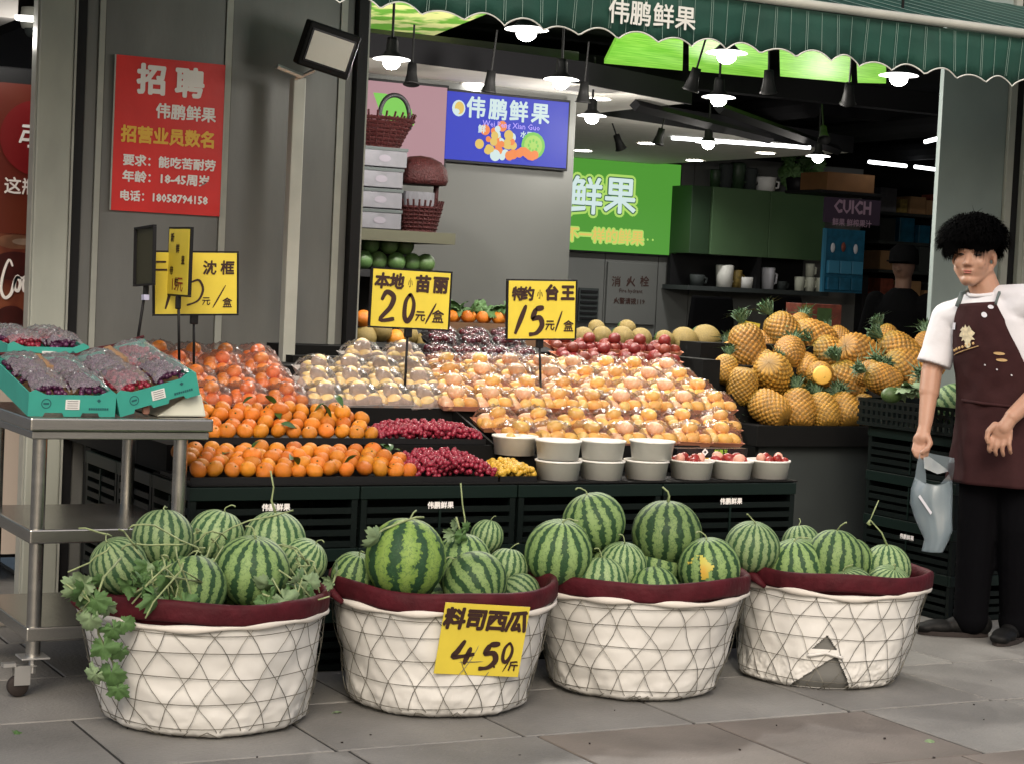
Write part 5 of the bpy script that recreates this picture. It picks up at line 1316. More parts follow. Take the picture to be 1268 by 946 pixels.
# ================================================================== PRICE SIGNS
def price_sign(name_label, corners, Y, pole, rows, rz=0, ry=None):
    (ax, ay), (bx, by), (cx, cy), (dx, dy) = corners
    p = [at(x, y, Y=Y) for x, y in corners]; c = (p[0] + p[1] + p[2] + p[3]) / 4
    w_ = ((p[1] - p[0]).length + (p[2] - p[3]).length) / 2; h_ = ((p[3] - p[0]).length + (p[2] - p[1]).length) / 2
    base = at(pole[0], pole[1], Y=Y + .015)
    t = thing('price_sign', name_label, 'price sign', (base.x, Y, base.z)); 
    pl = part('plate', MB().box((0, 0, 0), (w_, .003, h_)), M['sign_yellow'], t)
    pl.location = on(t, c); pl.rotation_euler = (0, math.atan2(-(p[1] - p[0]).z, (p[1] - p[0]).x), rz)
    part('frame', MB().box((0, .004, h_ / 2 + .004), (w_ + .016, .012, .006)).box((0, .004, -h_ / 2 - .004), (w_ + .016, .012, .006)).box((-w_ / 2 - .005, .004, 0), (.006, .012, h_)).box((w_ / 2 + .005, .004, 0), (.006, .012, h_)).box((0, .007, 0), (w_, .002, h_)), M['black'], pl)
    part('pole', MB().tube([base, (base.x + (c.x - base.x) * .9, Y + .015, c.z - h_ / 2)], .0055, 8), M['black'], t, True, world=True)
    part('clip', MB().box((base.x + (c.x - base.x) * .9, Y + .012, c.z - h_ / 2 - .02), (.03, .02, .04)), M['black'], t, world=True, bevel=.004)
    rows(pl, w_, h_); return t
def rows20(pl, w_, h_):
    for ch, x in zip('本地', (-.39, -.2)): lettering('lettering', ch, .064, M['ink'], pl, (x * w_, -.003, .28 * h_), bold=.05, shear=.1)
    lettering('lettering', '小', .04, M['ink'], pl, (-.02 * w_, -.003, .28 * h_), bold=.01, wx=.5)
    for ch, x in zip('苗丽', (.14, .37)): lettering('lettering', ch, .070, M['ink'], pl, (x * w_, -.003, .26 * h_), bold=.05, shear=.05)
    strokes('lettering', digits('2', -.40 * w_, -.42 * h_, .118, .66, .06, .17) + digits('0', -.1 * w_, -.39 * h_, .11, .5, .06, .17) + [[.008] + [(.2 * w_, -.42 * h_), (.33 * w_, -.05 * h_)]], M['ink'], pl, (0, -.0032, 0))
    lettering('lettering', '元', .045, M['ink'], pl, (.13 * w_, -.003, -.3 * h_), bold=.03); lettering('lettering', '盒', .055, M['ink'], pl, (.36 * w_, -.003, -.3 * h_), bold=.02)
s20 = price_sign('yellow 20 yuan price sign on a black pole over the pale net wrapped fruit', ((462, 333), (558, 339), (554, 408), (459, 404)), 6.98, (500, 505), rows20)
def rows15(pl, w_, h_):
    for ch, x in zip('特约', (-.37, -.22)): lettering('lettering', ch, .058, M['ink'], pl, (x * w_, -.003, .26 * h_), bold=.05, shear=.1)
    lettering('lettering', '小', .04, M['ink'], pl, (-.04 * w_, -.003, .26 * h_), bold=.01, wx=.7)
    for ch, x in zip('台王', (.14, .38)): lettering('lettering', ch, .066, M['ink'], pl, (x * w_, -.003, .28 * h_), bold=.06)
    strokes('lettering', digits('1', -.44 * w_, -.42 * h_, .118, .7, .02, .17) + digits('5', -.22 * w_, -.44 * h_, .115, .7, .06, .19) + [[.008] + [(.2 * w_, -.38 * h_), (.3 * w_, -.02 * h_)]], M['ink'], pl, (0, -.0032, 0))
    lettering('lettering', '元', .045, M['ink'], pl, (.12 * w_, -.003, -.28 * h_), bold=.03); lettering('lettering', '盒', .05, M['ink'], pl, (.4 * w_, -.003, -.3 * h_), bold=.02)
s15 = price_sign('yellow 15 yuan price sign on a black pole over the mangoes', ((630, 348), (713, 349), (711, 420), (629, 419)), 6.98, (670, 500), rows15)
def rowsL(pl, w_, h_):
    lettering('lettering', '二', .05, M['ink'], pl, (-.43 * w_, -.003, .27 * h_), bold=.03); lettering('lettering', '红', .05, M['ink'], pl, (-.2 * w_, -.003, .27 * h_), bold=.03)
    for ch, x in zip('沈框', (.16, .38)): lettering('lettering', ch, .056, M['ink'], pl, (x * w_, -.003, .24 * h_), bold=.03, shear=.05)
    strokes('lettering', digits('1', -.40 * w_, -.42 * h_, .09, .5, .02, .12) + [[.009] + [(-.06 * w_, .02 * h_), (.03 * w_, .05 * h_), (.08 * w_, -.1 * h_), (.02 * w_, -.28 * h_), (-.12 * w_, -.36 * h_)]] + [[.005] + [(.2 * w_, -.4 * h_), (.36 * w_, -.03 * h_)]], M['ink'], pl, (0, -.0032, 0))
    lettering('lettering', '元', .034, M['ink'], pl, (.12 * w_, -.003, -.3 * h_), bold=.02); lettering('lettering', '盒', .04, M['ink'], pl, (.38 * w_, -.003, -.33 * h_), bold=.02)
price_sign('yellow price sign above the tangerines, partly covered by a narrow turned sign', ((193, 313), (294, 314), (292, 389), (191, 389)), 7.05, (240, 455), rowsL)
# turned plates seen nearly edge-on
def turned(label, pxc, w_px, y0, y1, Y, rz, pole, front, mk, tilt=0):
    q0 = at(pxc, y0, Y=Y); q1 = at(pxc, y1, Y=Y); h_ = q0.z - q1.z; base = at(pole[0], pole[1], Y=Y)
    t = thing('price_sign', label, 'price sign', (base.x, Y, base.z)); w_ = .2
    pl = part('plate', MB().box((0, 0, 0), (w_, .003, h_)), M[mk], t); pl.location = on(t, (q0 + q1) / 2); pl.rotation_euler = (0, tilt, rz)
    s = .006
    part('frame', MB().box((0, s, h_ / 2 + .004), (w_ + .016, .012, .007)).box((0, s, -h_ / 2 - .004), (w_ + .016, .012, .007)).box((-w_ / 2 - .005, s, 0), (.007, .012, h_)).box((w_ / 2 + .005, s, 0), (.007, .012, h_)), M['black'], pl)
    part('pole', MB().tube([base, (q1.x, Y, q1.z)], .0055, 8), M['black'], t, True, world=True)
    part('clip', MB().box((q1.x, Y, q1.z - .03), (.02, .016, .05)), M['black'], t, world=True, bevel=.004)
    if front:
        for k, ch in enumerate('新鲜皇帝柑'): lettering('lettering', ch, .036, M['ink'], pl, (-.06 + (k % 3) * .055, -.003, h_ * (.36 - .17 * k)), bold=.02)
        lettering('lettering', '15元', .06, M['red_ink'], pl, (.0, -.003, -h_ * .36), bold=.01)
    else: part('band', MB().box((0, 0, -h_ / 2 - .05), (.03, .02, .02)), M['clip'], pl)
    return t
turned('narrow yellow price sign turned almost sideways in front of the left yellow sign', 221, 30, 284, 365, 6.95, math.radians(-86.5), (222, 450), True, 'sign_yellow')
turned('olive sign seen nearly edge-on, leftmost of the signs by the poster', 181, 22, 283, 352, 6.98, math.radians(-88 + 180), (167, 444), False, 'olive', math.radians(3))
# ================================================================== PINEAPPLES
def pine_mesh(seed):
    b = MB(); n, m = 80, 44; cs = []; r_ = random.Random(seed); dark, lite = (.12, .065, .012), (.58, .30, .038)
    for j in range(m + 1):
        t = j / m; z = -1.08 + 2.16 * t; rad = (max(0, 1 - abs((z + .05) / 1.14) ** 2.6)) ** .5 * .80 if 0 < j < m else .02
        for k in range(n):
            a = 2 * PI * k / n; u = (a * 16 / (2 * PI) + z * 3.6); v = (a * 16 / (2 * PI) - z * 3.6)
            e = abs(math.sin(PI * u)) * abs(math.sin(PI * v)); e = e * min(1, rad / .45) ** 1.5 + .0; bump = .10 * e ** .7
            b.v.append(Vector((math.cos(a) * (rad + bump * (1 if 1 < j < m - 1 else 0)), math.sin(a) * (rad + bump * (1 if 1 < j < m - 1 else 0)), z)))
            g = max(.15, min(1, e * 1.4)) * (.75 + .5 * noise.noise(Vector((math.cos(a) * 2, math.sin(a) * 2, z * 2 + seed * 5))) + .1); tip = 1 if e > .8 else 0; gr = max(0, (z - .5)) * .35
            c = [dark[i] * (1 - g) + lite[i] * g for i in range(3)]; c[0] *= (1 - gr * .9); c[1] *= (1 + gr * .3)
            if tip: c = [c[0] * .8, c[1] * .62, c[2] * .5]
            cs.append(c)
    for j in range(m):
        for k in range(n): b.f.append((j * n + k, j * n + (k + 1) % n, (j + 1) * n + (k + 1) % n, (j + 1) * n + k))
    b.c = cs; me = b.mesh('pineapple', True); me.materials.append(M['pine']); return me
def crown_mesh(seed):
    r = random.Random(seed); b = MB()
    for k in range(34):
        a = k * 2.4; L_ = r.uniform(1.1, 1.9) * (1 - k * .008); sp_ = .95 - k * .024; w_ = .13
        d = Vector((math.cos(a), math.sin(a), 0)); s_ = Vector((-math.sin(a), math.cos(a), 0)); p0 = Vector((0, 0, 1.1 + k * .012)) + d * .12
        p1 = p0 + (d * sp_ * .45 + Vector((0, 0, .5))) * L_ * .6; p2 = p1 + (d * sp_ * .8 + Vector((0, 0, .25 - sp_ * .3))) * L_ * .5
        b.add([p0 - s_ * w_ / 2, p0 + s_ * w_ / 2, p1 - s_ * w_ * .4, p1 + s_ * w_ * .4 + d * .03, p1 + d * -.05, p2], [(0, 1, 3, 4), (0, 4, 2), (2, 4, 5), (4, 3, 5)])
    me = b.mesh('crown'); me.materials.append(M['pine_leaf']); return me
PM = [pine_mesh(i) for i in range(2)]; CM = [crown_mesh(i) for i in range(3)]
def pineapple(px, py, rp, Y, d, label, crown=True, group='pineapples heaped on the black stand', cs=1.0, disc=False):
    q = at(px, py, Y=Y); s_ = rp / ppm(q)
    o = link('pineapple', R_.choice(PM)); o.location = q; o.scale = (s_,) * 3
    o.rotation_euler = Vector(d).normalized().to_track_quat('Z', 'Y').to_euler(); tag(o, label, 'pineapple', group)
    if crown: c = link('crown', R_.choice(CM), None, o); c.scale = (cs,) * 3; c.location = (0, 0, 1.1 - 1.12 * cs)
    if disc:
        b = MB(); b.lathe([(.001, -1.16), (.5, -1.16), (.60, -1.10), (.62, -.95)], 24); part('cut_face', b, mat('pine_flesh', (.80, .48, .09), .5, var=.1, vs=20), o, True)
bk = (.25, .8, .45); up = (.1, .25, 1)
PN = [(952, 505, 25, 7.50, (-.3, .7, .35), 'pineapple at the left end of the bottom row'), (988, 506, 25, 7.50, (.2, .5, .8), 'second pineapple from the left in the bottom row'),
      (1019, 509, 23, 7.50, (.1, .6, .7), 'third pineapple from the left in the bottom row'), (1046, 508, 23, 7.50, (.1, .7, .6), 'fourth pineapple of the bottom row with a pinkish spot'), (1070, 507, 20, 7.52, (.3, .7, .5), 'pineapple at the right end of the bottom row'),
      (919, 479, 22, 7.62, (.0, .2, -1), 'upside down pineapple hanging over the left edge of the heap'), (958, 466, 28, 7.66, (.5, .4, -.45), 'big pineapple above the left end of the bottom row'),
      (1015, 464, 19, 7.62, (0.46, .88, 0), 'pineapple showing its round pale cut base to the front'), (1047, 474, 26, 7.66, (-.35, .2, .9), 'pineapple with a green end at the right edge above the bottom row'),
      (898, 458, 18, 7.75, (.4, .3, 1), 'small pineapple at the far left of the heap'), (977, 438, 23, 7.82, (.5, .5, .4), 'pineapple in the middle of the second tier from the top'), (998, 455, 20, 7.76, (.2, .9, .4), 'pineapple tucked left of the cut one'),
      (925, 428, 26, 7.90, (-.1, .3, 1), 'pineapple at the upper left under the small yellow sign'), (970, 412, 25, 8.05, (-.4, .5, .8), 'topmost pineapple of the heap'), (1007, 420, 27, 8.0, (-.8, .3, .3), 'pineapple lying on its side at the top right of the heap'),
      (1027, 440, 25, 7.90, (-.6, .3, .5), 'pineapple sloping down at the right shoulder of the heap'), (1010, 485, 18, 7.7, (-.3, -.7, .0), 'pineapple deep in the middle with its crown to the front'), (940, 450, 20, 7.85, (.3, -.8, .3), 'pineapple behind the big left one, crown towards the front')]
for (x, y, r, Y, d, lb) in PN: pineapple(x, y, r, Y, d, lb, crown='cut base' not in lb, disc='cut base' in lb)
for i_, (x, y, r, Y, d) in enumerate(((905, 438, 15, 7.95, (.2, .6, .7)), (945, 425, 16, 8.1, (-.5, .6, .5)), (990, 402, 15, 8.2, (.6, .5, .5)), (1040, 418, 15, 8.15, (-.3, .7, .5)), (982, 486, 16, 7.7, (.4, -.8, .3)), (1062, 468, 15, 7.8, (.3, .8, .3)), (930, 470, 15, 7.75, (.3, -.7, .4)), (1033, 487, 15, 7.68, (-.3, -.8, .2)))):
    pineapple(x, y, r, Y, d, ('smaller pineapple peeking out at the upper left edge of the heap', 'smaller pineapple behind the one under the yellow card', 'smaller pineapple behind the topmost one', 'smaller pineapple at the upper right edge of the heap', 'smaller pineapple with its crown forward above the second and third bottom ones', 'smaller pineapple deep at the right edge of the heap', 'smaller pineapple with its crown forward beside the upside down one', 'smaller pineapple with its crown forward above the fourth bottom one')[i_], cs=1.25)
for (x, y, r, Y, d, lb) in [(1065, 440, 28, 7.75, (.7, .1, -.3), 'large pineapple with its crown to the right, between the heap and the right crates'), (1114, 436, 26, 7.7, (-.5, .5, .5), 'pineapple standing on the right aisle stack nearest the man\'s sleeve'),
                            (1121, 457, 28, 7.5, (-.9, .1, .2), 'pineapple lying across the perforated crate'), (1093, 470, 22, 7.1, (-.7, .3, .3), 'greenish pineapple at the left side of the perforated crate')]:
    pineapple(x, y, r, Y, d, lb, group='pineapples on the right aisle stack')
for i_, (x, y, r, Y, d) in enumerate(((1146, 428, 17, 7.75, (.4, .5, .7)), (1156, 452, 18, 7.4, (.6, .3, .5)), (1100, 418, 16, 8.0, (-.3, .5, .8)), (1074, 462, 17, 7.4, (.5, -.6, .4)), (1140, 476, 17, 7.0, (-.5, -.6, .4)))):
    pineapple(x, y, r, Y, d, ('pineapple behind the man\'s sleeve on the right heap', 'pineapple right beside the man\'s upper arm', 'hindmost pineapple of the right heap with an upright crown', 'pineapple with its crown forward left of the right heap', 'pineapple with its crown forward just above the perforated crate')[i_], group='pineapples on the right aisle stack', cs=1.3)
# carriers
pb0, pb1 = XP(936, 520, 7.42), XP(1091, 520, 7.42)
pbx = thing('pineapple_stand', 'black stand with a dark grey front panel under the pineapples', 'stand', (pb0, 7.42, 0))
zt2 = at(1000, 527, Y=7.42).z
part('tray_board', MB().box2((pb0 + .01, 7.42, zt2 - .10), (pb1, 7.9, zt2)), M['stand'], pbx, world=True, bevel=.004)
part('front_panel', MB().box2((pb0 + .05, 7.46, .12), (pb1 - .005, 7.485, zt2 - .101)), M['grey_board'], pbx, world=True)
part('plinth', MB().box2((pb0 + .05, 7.44, .0), (pb1 - .005, 7.9, .119)), M['black'], pbx, world=True)
for i, (y, z) in enumerate(((7.60, .13), (7.74, .26), (7.9, .36))):
    part('riser', MB().box2((pb0 - .05 + .02 * i, y, zt2 + .001), (pb1 - .05, y + .4, zt2 + z)), M['stand'], pbx, world=True)
part('side_drape', MB().box2((XP(868, 500, 7.66), 7.66, 0), (pb0 - .052, 8.35, at(890, 446, Y=7.66).z)), M['stand'], pbx, world=True)
prs = thing('produce_riser', 'dark riser between the pineapple stand and the right crates', 'stand', (pb1 + .01, 7.5, 0))
part('riser_box', MB().box2((pb1 + .01, 7.3, 0), (rx + .95, 8.2, .93)), M['stand'], prs, world=True)
ys = thing('small_yellow_sign', 'small blank yellow card standing on top of the pineapples', 'price sign', at(927, 408, Y=7.95))
c_ = part('card', MB().box((0, 0, 0), (.125, .003, .075)), M['sign_yellow'], ys); c_.rotation_euler = (0, math.radians(8), 0)
# cabbage and green melon on the crate
cb_ = thing('cabbage', 'pale green leafy cabbage lying in the perforated crate', 'cabbage', at(1130, 482, Y=6.62))
for k in range(7):
    l = link('leaf', LEAF[(k % 4, 'leaf_pale')], None, cb_); l.scale = (.10, .06, .07); l.rotation_euler = (R_.uniform(-.5, .7), R_.uniform(-.6, .1), k * .9); l.location = (R_.uniform(-.05, .08), R_.uniform(-.04, .1), .0)
o, c, r_ = melon(1180, 500, 26, 6.75, 'melon_pale', 'pale green melon behind the man\'s forearm on the right stack', .8, 2, False); o['group'] = 'melon behind the forearm'
for i, (x, y, r_, Y) in enumerate(((1104, 489, 12, 6.7), (1150, 489, 12, 6.55))):
    q = at(x, y, Y=Y); o = link('green_mango', FM['green_mango']); o.location = q; o.scale = (r_ / ppm(q),) * 3; tag(o, 'green fruit in the %s half of the perforated crate' % ('far', 'near')[i], 'fruit', 'fruit in the perforated crate')

# ================================================================== INTERIOR THINGS
def screen(name, label, a, c, Y, mk):
    """framed screen; a top left and c bottom right pixel"""
    p, q = at(*a, Y=Y), at(*c, Y=Y); t = thing(name, label, 'screen', ((p.x + q.x) / 2, Y, (p.z + q.z) / 2)); w_, h_ = q.x - p.x, p.z - q.z
    part('casing', MB().box((0, .035, 0), (w_ + .03, .05, h_ + .03)), M['black'], t, bevel=.003)
    part('display', MB().box((0, .007, 0), (w_, .008, h_)), M[mk], t); return t, w_, h_
def dot(par, x, z, r, mk, y=.0, name='printed_fruit', sx=1, sz=1, n=16):
    b = MB(); b.v = [Vector((x + math.cos(2 * PI * k / n) * r * sx, y, z + math.sin(2 * PI * k / n) * r * sz)) for k in range(n)]; b.f = [tuple(range(n))]; return part(name, b, M[mk], par)
tb_, w_, h_ = screen('blue_screen', 'blue lit screen with white shop name and a heap of fruit, on the grey partition', (555, 113), (701, 209), 9.94, 'scr_blue')
w_ = abs(w_)
for ch, u in zip('伟鹏鲜果', (-.27, -.09, .08, .26)): lettering('lettering', ch, .125, M['scr_white'], tb_, (u * w_, -.0015, h_ * .27), bold=.03)
lettering('lettering', 'Wei Peng Xian Guo', .046, M['scr_violet'], tb_, (0.02, -.0015, h_ * .07), bold=.01)
lettering('lettering', '鲜', .05, M['scr_white'], tb_, (-.17, -.0015, -.01), bold=.03); lettering('lettering', '水果', .04, M['scr_white'], tb_, (.12, -.0015, -.02), bold=.03)
rs = random.Random(4)
for k in range(34):
    a = rs.random() * 6.28; rr = rs.random() ** .5
    dot(tb_, -.07 + math.cos(a) * rr * .14, -h_ * .22 + math.sin(a) * rr * .085 * (1 if math.sin(a) < 0 else 1.3), rs.uniform(.016, .034), rs.choice(['scr_orange', 'scr_yellow', 'scr_orange', 'scr_yellow', 'scr_white']), -.001 - k * .0001)
dot(tb_, .165, -h_ * .2, .078, 'scr_leaf', -.0052); dot(tb_, .165, -h_ * .2, .06, 'scr_lime', -.0056)
for k in range(8): a = k * PI / 4; dot(tb_, .165 + math.cos(a) * .03, -h_ * .2 + math.sin(a) * .03, .007, 'scr_leaf', -.006, sx=1, sz=1.4)
for k in range(7): dot(tb_, .075 + k * .017, -h_ * .33 + .012 * math.sin(k), .026, 'scr_orange', -.0065 - k * .0001)
# round yellow fruit emblem
dot(tb_, -.41 * w_, h_ * .26, .042, 'scr_white', -.001, sz=1.1); dot(tb_, -.405 * w_, h_ * .265, .03, 'scr_yellow', -.0015, sz=1.2); dot(tb_, -.43 * w_, h_ * .21, .022, 'scr_white', -.002, sz=.7)
tp2, w_, h_ = screen('pink_screen', 'pink lit screen with a green leaf picture behind the wicker baskets', (438, 98), (550, 205), 9.94, 'scr_pink')
b = MB(); q0 = at(463, 115, Y=9.93) - Vector(tp2.location)
pts = [(0, 0), (.10, .0), (.22, -.03), (.33, -.12), (.36, -.25), (.30, -.33), (.18, -.27), (.06, -.16)]
b.v = [Vector((q0.x + x * .72, -.002, q0.z + z * .62)) for x, z in pts]; b.f = [tuple(range(8))]; part('printed_leaf', b, M['scr_leaf'], tp2)
tg, w_, h_ = screen('green_screen', 'green lit sign with white outlined lettering, left part hidden by the partition', (640, 188), (838, 317), 14.93, 'scr_green')
xo = lambda px: at(px, 250, Y=14.92).x - tg.location.x
for s_, mk, bo, yy in (('伟鹏鲜果', 'scr_lime', .115, -.002), ('伟鹏鲜果', 'scr_dark', .055, -.004), ('伟鹏鲜果', 'scr_white', .022, -.006)):
    for ch, px in zip(s_, (650, 690, 726, 768)): lettering('lettering', ch, .345, M[mk], tg, (xo(px), yy, at(px, 246, Y=14.92).z - tg.location.z), bold=bo)
for s_, mk, bo, yy in (('不一样的鲜果', 'scr_lime', .12, -.002), ('不一样的鲜果', 'scr_yellow', .03, -.004)):
    lettering('lettering', s_, .135, M[mk], tg, (xo(752), yy, at(750, 294, Y=14.92).z - tg.location.z), bold=bo)
lettering('lettering', '· · ·', .1, M['scr_lime'], tg, (xo(805), -.002, at(805, 298, Y=14.92).z - tg.location.z), bold=.05)
hy = thing('hydrant_notice', 'grey fire hydrant cupboard door with black Chinese lettering', 'sign', at(781, 358, Y=14.97))
hx0, hx1 = at(751, 350, Y=14.99).x, at(812, 350, Y=14.99).x
part('door', MB().box2((hx0, 14.975, at(781, 402, Y=14.97).z), (hx1, 14.998, at(781, 326, Y=14.97).z)), M['wall_grey'], hy, world=True, bevel=.003)
for ch, px in zip('消火栓', (764, 782, 799)):
    q = at(px, 350, Y=14.96); lettering('lettering', ch, .1, M['ink'], hy, on(hy, (q.x, 14.972, q.z)), bold=.02)
q = at(782, 361, Y=14.96); lettering('lettering', 'Fire hydrant', .05, M['ink'], hy, on(hy, (q.x, 14.972, q.z)), bold=.01)
q = at(780, 374, Y=14.96); lettering('lettering', '火警请拨119', .06, M['ink'], hy, on(hy, (q.x, 14.972, q.z)), bold=.025)
vt = thing('vent_grille', 'small dark ventilation grille on the back wall beside the 15 yuan sign', 'vent', at(728, 378, Y=14.97))
part('grille', MB().box((0, 0, 0), (.2, .02, .3)), M['grey_board'], vt)
for k in range(6): part('vane', MB().box((0, -.015, -.12 + k * .048), (.17, .012, .02)), M['black'], vt)
# cabinets
c0_, c1_ = at(857, 243, Y=14.6), at(1019, 318, Y=14.6)
cbn = thing('wall_cabinet', 'long green wall cabinet with an open dark shelf of cups below', 'cabinet', (c0_.x, 14.6, c1_.z))
xm = at(880, 280, Y=14.6).x; zt3, zb3 = at(940, 236, Y=14.6).z, at(940, 319, Y=14.6).z; zs = at(940, 358, Y=14.6).z
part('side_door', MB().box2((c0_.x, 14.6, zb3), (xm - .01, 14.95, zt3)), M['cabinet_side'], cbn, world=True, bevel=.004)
for k in range(2):
    xa2 = xm + (c1_.x - xm) * k / 2; part('door', MB().box2((xa2 + .003, 14.59, zb3), (xa2 + (c1_.x - xm) / 2 - .003, 14.95, zt3)), M['cabinet'], cbn, world=True, bevel=.004)
part('niche_back', MB().box2((c0_.x, 14.9, zs + .001), (c1_.x, 14.95, zb3 - .001)), M['black'], cbn, world=True)
part('shelf_board', MB().box2((c0_.x - .03, 14.55, zs - .04), (c1_.x + .05, 14.97, zs)), M['grey_board'], cbn, world=True)
part('divider', MB().box2((at(937, 340, Y=14.6).x, 14.6, zs + .001), (at(942, 340, Y=14.6).x, 14.9, zb3 - .001)), M['black'], cbn, world=True)
def cup(px, py, h, w_, mk, lb, Y=14.72, z=None, name='cup'):
    q = at(px, py, Y=Y); z = zs + .001 if z is None else z
    t = thing(name, lb, 'cup', (q.x, Y, z), group='cups and jars on the dark shelf')
    part('body', MB().lathe([(.001, 0), (w_ * .42, 0), (w_ * .5, h * .95), (w_ * .46, h), (w_ * .45, h * .97), (w_ * .4, .02), (.001, .02)], 18), M[mk], t, True)
    part('handle', MB().tube([(w_ * .45, 0, h * .75), (w_ * .75, 0, h * .7), (w_ * .7, 0, h * .3), (w_ * .42, 0, h * .25)], .012, 6), M[mk], t, True); return t
cup(897, 345, .20, .17, 'tub', 'tall white jar with a yellow side at the left of the dark shelf'); cup(863, 348, .1, .14, 'grey_board', 'low grey cup at the left end of the dark shelf')
cup(912, 350, .16, .1, 'netted', 'small yellowish jar beside the tall white one'); cup(923, 350, .1, .16, 'paper_white', 'flat white bowl left of the divider')
cup(951, 345, .2, .13, 'badge', 'white and violet bottle right of the shelf divider'); cup(968, 350, .08, .1, 'grey_board', 'small grey glass in the middle of the shelf')
for i, px in enumerate((990, 1003, 1016)): cup(px, 350, .13, .1, 'foam', '%s of the three pale green cups at the right of the shelf' % ('left', 'middle', 'right')[i])
q = at(1003, 335, Y=14.78); cup(1003, 335, .13, .09, 'foam', 'pale cup stacked on a box behind the middle one', Y=14.82, z=zs + .13)
for i, (px, h, w_, mk) in enumerate(((885, .16, .1, 'cabinet_side'), (898, .22, .13, 'grey_board'), (913, .24, .14, 'cabinet_side'), (929, .2, .12, 'grey_board'), (948, .13, .2, 'paper_white'))):
    cup(px, 230, h, w_, mk, ('%s jar on top of the green cabinet' % ('leftmost dark', 'grey', 'widest dark', 'second grey', 'white low'),)[0] if False else ('leftmost dark', 'first grey', 'widest dark green', 'second grey', 'low white')[i] + ' jar on top of the green cabinet', z=zt3 + .002, name='jar')
pl_ = thing('potted_plant', 'dark bushy potted plant on top of the green cabinet next to the brown box', 'plant', (at(988, 235, Y=14.75).x, 14.75, zt3 + .002))
part('pot', MB().lathe([(.001, 0), (.09, 0), (.12, .14), (.1, .15), (.001, .14)], 18), M['black'], pl_, True)
for k in range(26):
    l = link('leaf', LEAF[(k % 4, 'leaf')], None, pl_); l.scale = (.10,) * 3; l.location = (R_.uniform(-.17, .17), R_.uniform(-.1, .1), R_.uniform(.12, .34)); l.rotation_euler = (R_.uniform(-1.5, 1.5), R_.uniform(-1.5, 1), R_.uniform(0, 6))
# chairs under the shelf
for i, (a, c, lb) in enumerate((((853, 366), (912, 416), 'black high backed chair under the left end of the dark shelf'), ((951, 366), (996, 412), 'black high backed chair partly hidden by pineapples'))):
    p, q = at(*a, Y=14.2), at(*c, Y=14.2); w_ = q.x - p.x; h_ = p.z - q.z
    t = thing('chair', lb, 'chair', ((p.x + q.x) / 2, 14.2, 0), group='black chairs in front of the back counter')
    part('backrest', MB().prism([(-w_ * .5, q.z - .15), (w_ * .5, q.z - .15), (w_ * .40, p.z), (-w_ * .40, p.z)], 0, .05), M['dark_cloth'], t, bevel=.02)
    part('seat', MB().box((0, -.22, .48), (w_, .45, .07)), M['dark_cloth'], t, bevel=.02)
    for sx_ in (-1, 1):
        for y in (-.4, -.02): part('leg', MB().tube([(sx_ * w_ * .42, y, 0), (sx_ * w_ * .42, y, .45)], .015, 6), M['black'], t)
        part('back_post', MB().tube([(sx_ * w_ * .3, .02, .5), (sx_ * w_ * .3, .02, q.z - .1)], .018, 6), M['black'], t)
# blue organiser, violet sign, brown box
p, q = at(1022, 283, Y=14.2), at(1067, 364, Y=14.2)
org = thing('wall_organizer', 'blue hanging pocket organiser with small items in the dark back', 'organizer', (p.x, 14.2, q.z)); w_, h_ = q.x - p.x, p.z - q.z
part('back_sheet', MB().box2((0, 0, 0), (w_, .02, h_)), M['blue_plastic'], org)
part('edge_strip', MB().box2((-.012, -.012, 0), (.012, .021, h_)), M['blue_pale'], org)
for r0 in range(2):
    for k in range(3): part('pocket', MB().box2((.03 + k * (w_ - .05) / 3, -.04, .02 + r0 * h_ * .26), (.02 + (k + 1) * (w_ - .05) / 3, -.001, h_ * .24 + r0 * h_ * .26)), M['blue_pale' if r0 else 'blue_plastic'], org, bevel=.006)
for k, (u, v) in enumerate(((.18, .7), (.44, .72), (.75, .7), (.12, .42))): part('pocket_item', MB().ball((u * w_, -.02, v * h_), (.025, .012, .045), 8, 6), M['badge'] if k != 1 else M['print_red'], org, True)
p, q = at(1022, 244, Y=14.0), at(1089, 280, Y=14.0)
vs_ = thing('purple_banner', 'dark banner sign with mauve mixed lettering below the brown box', 'sign', ((p.x + q.x) / 2, 14.0, (p.z + q.z) / 2)); w_, h_ = q.x - p.x, p.z - q.z
part('board', MB().box((0, .01, 0), (w_, .02, h_)), mat('mauve_dark', (.05, .03, .06), .6), vs_)
mv = mat('mauve', (.42, .28, .38), .6)
lettering('lettering', 'CUICH', .16, mv, vs_, (0, -.002, .03), bold=.04, wx=.85); lettering('lettering', '鲜果 鲜榨果汁', .07, mv, vs_, (0, -.002, -.11), bold=.02)
p, q = at(1025, 213, Y=14.1), at(1082, 240, Y=14.1)
single('brown_box', MB().box2((p.x, 14.1, q.z), (q.x, 14.5, p.z)), mat('brown_lit', (.20, .09, .03), .8, var=.1), 'brown cardboard box above the mauve banner sign', 'box', (p.x, 14.1, q.z))
bsf = single('box_shelf', MB().box2((p.x - .1, 14.05, q.z - .03), (q.x + .1, 14.6, q.z - .003)), M['black'], 'thin black shelf carrying the brown box', 'shelf', (p.x, 14.05, q.z))
p, q = at(992, 376, Y=12.4), at(1040, 425, Y=12.4)
gb = thing('gift_box', 'upright printed gift box in red and green behind the pineapples', 'box', (p.x, 12.4, q.z)); w_, h_ = q.x - p.x, p.z - q.z
part('box_body', MB().box2((0, 0, 0), (w_, .2, h_)), M['print_red'], gb, bevel=.004)
part('green_print', MB().box2((w_ * .4, -.003, h_ * .45), (w_ * .75, -.0005, h_ * .9)), M['green_fruit'], gb); part('pale_print', MB().box2((w_ * .03, -.003, h_ * .5), (w_ * .28, -.0005, h_ * .97)), M['netted'], gb)
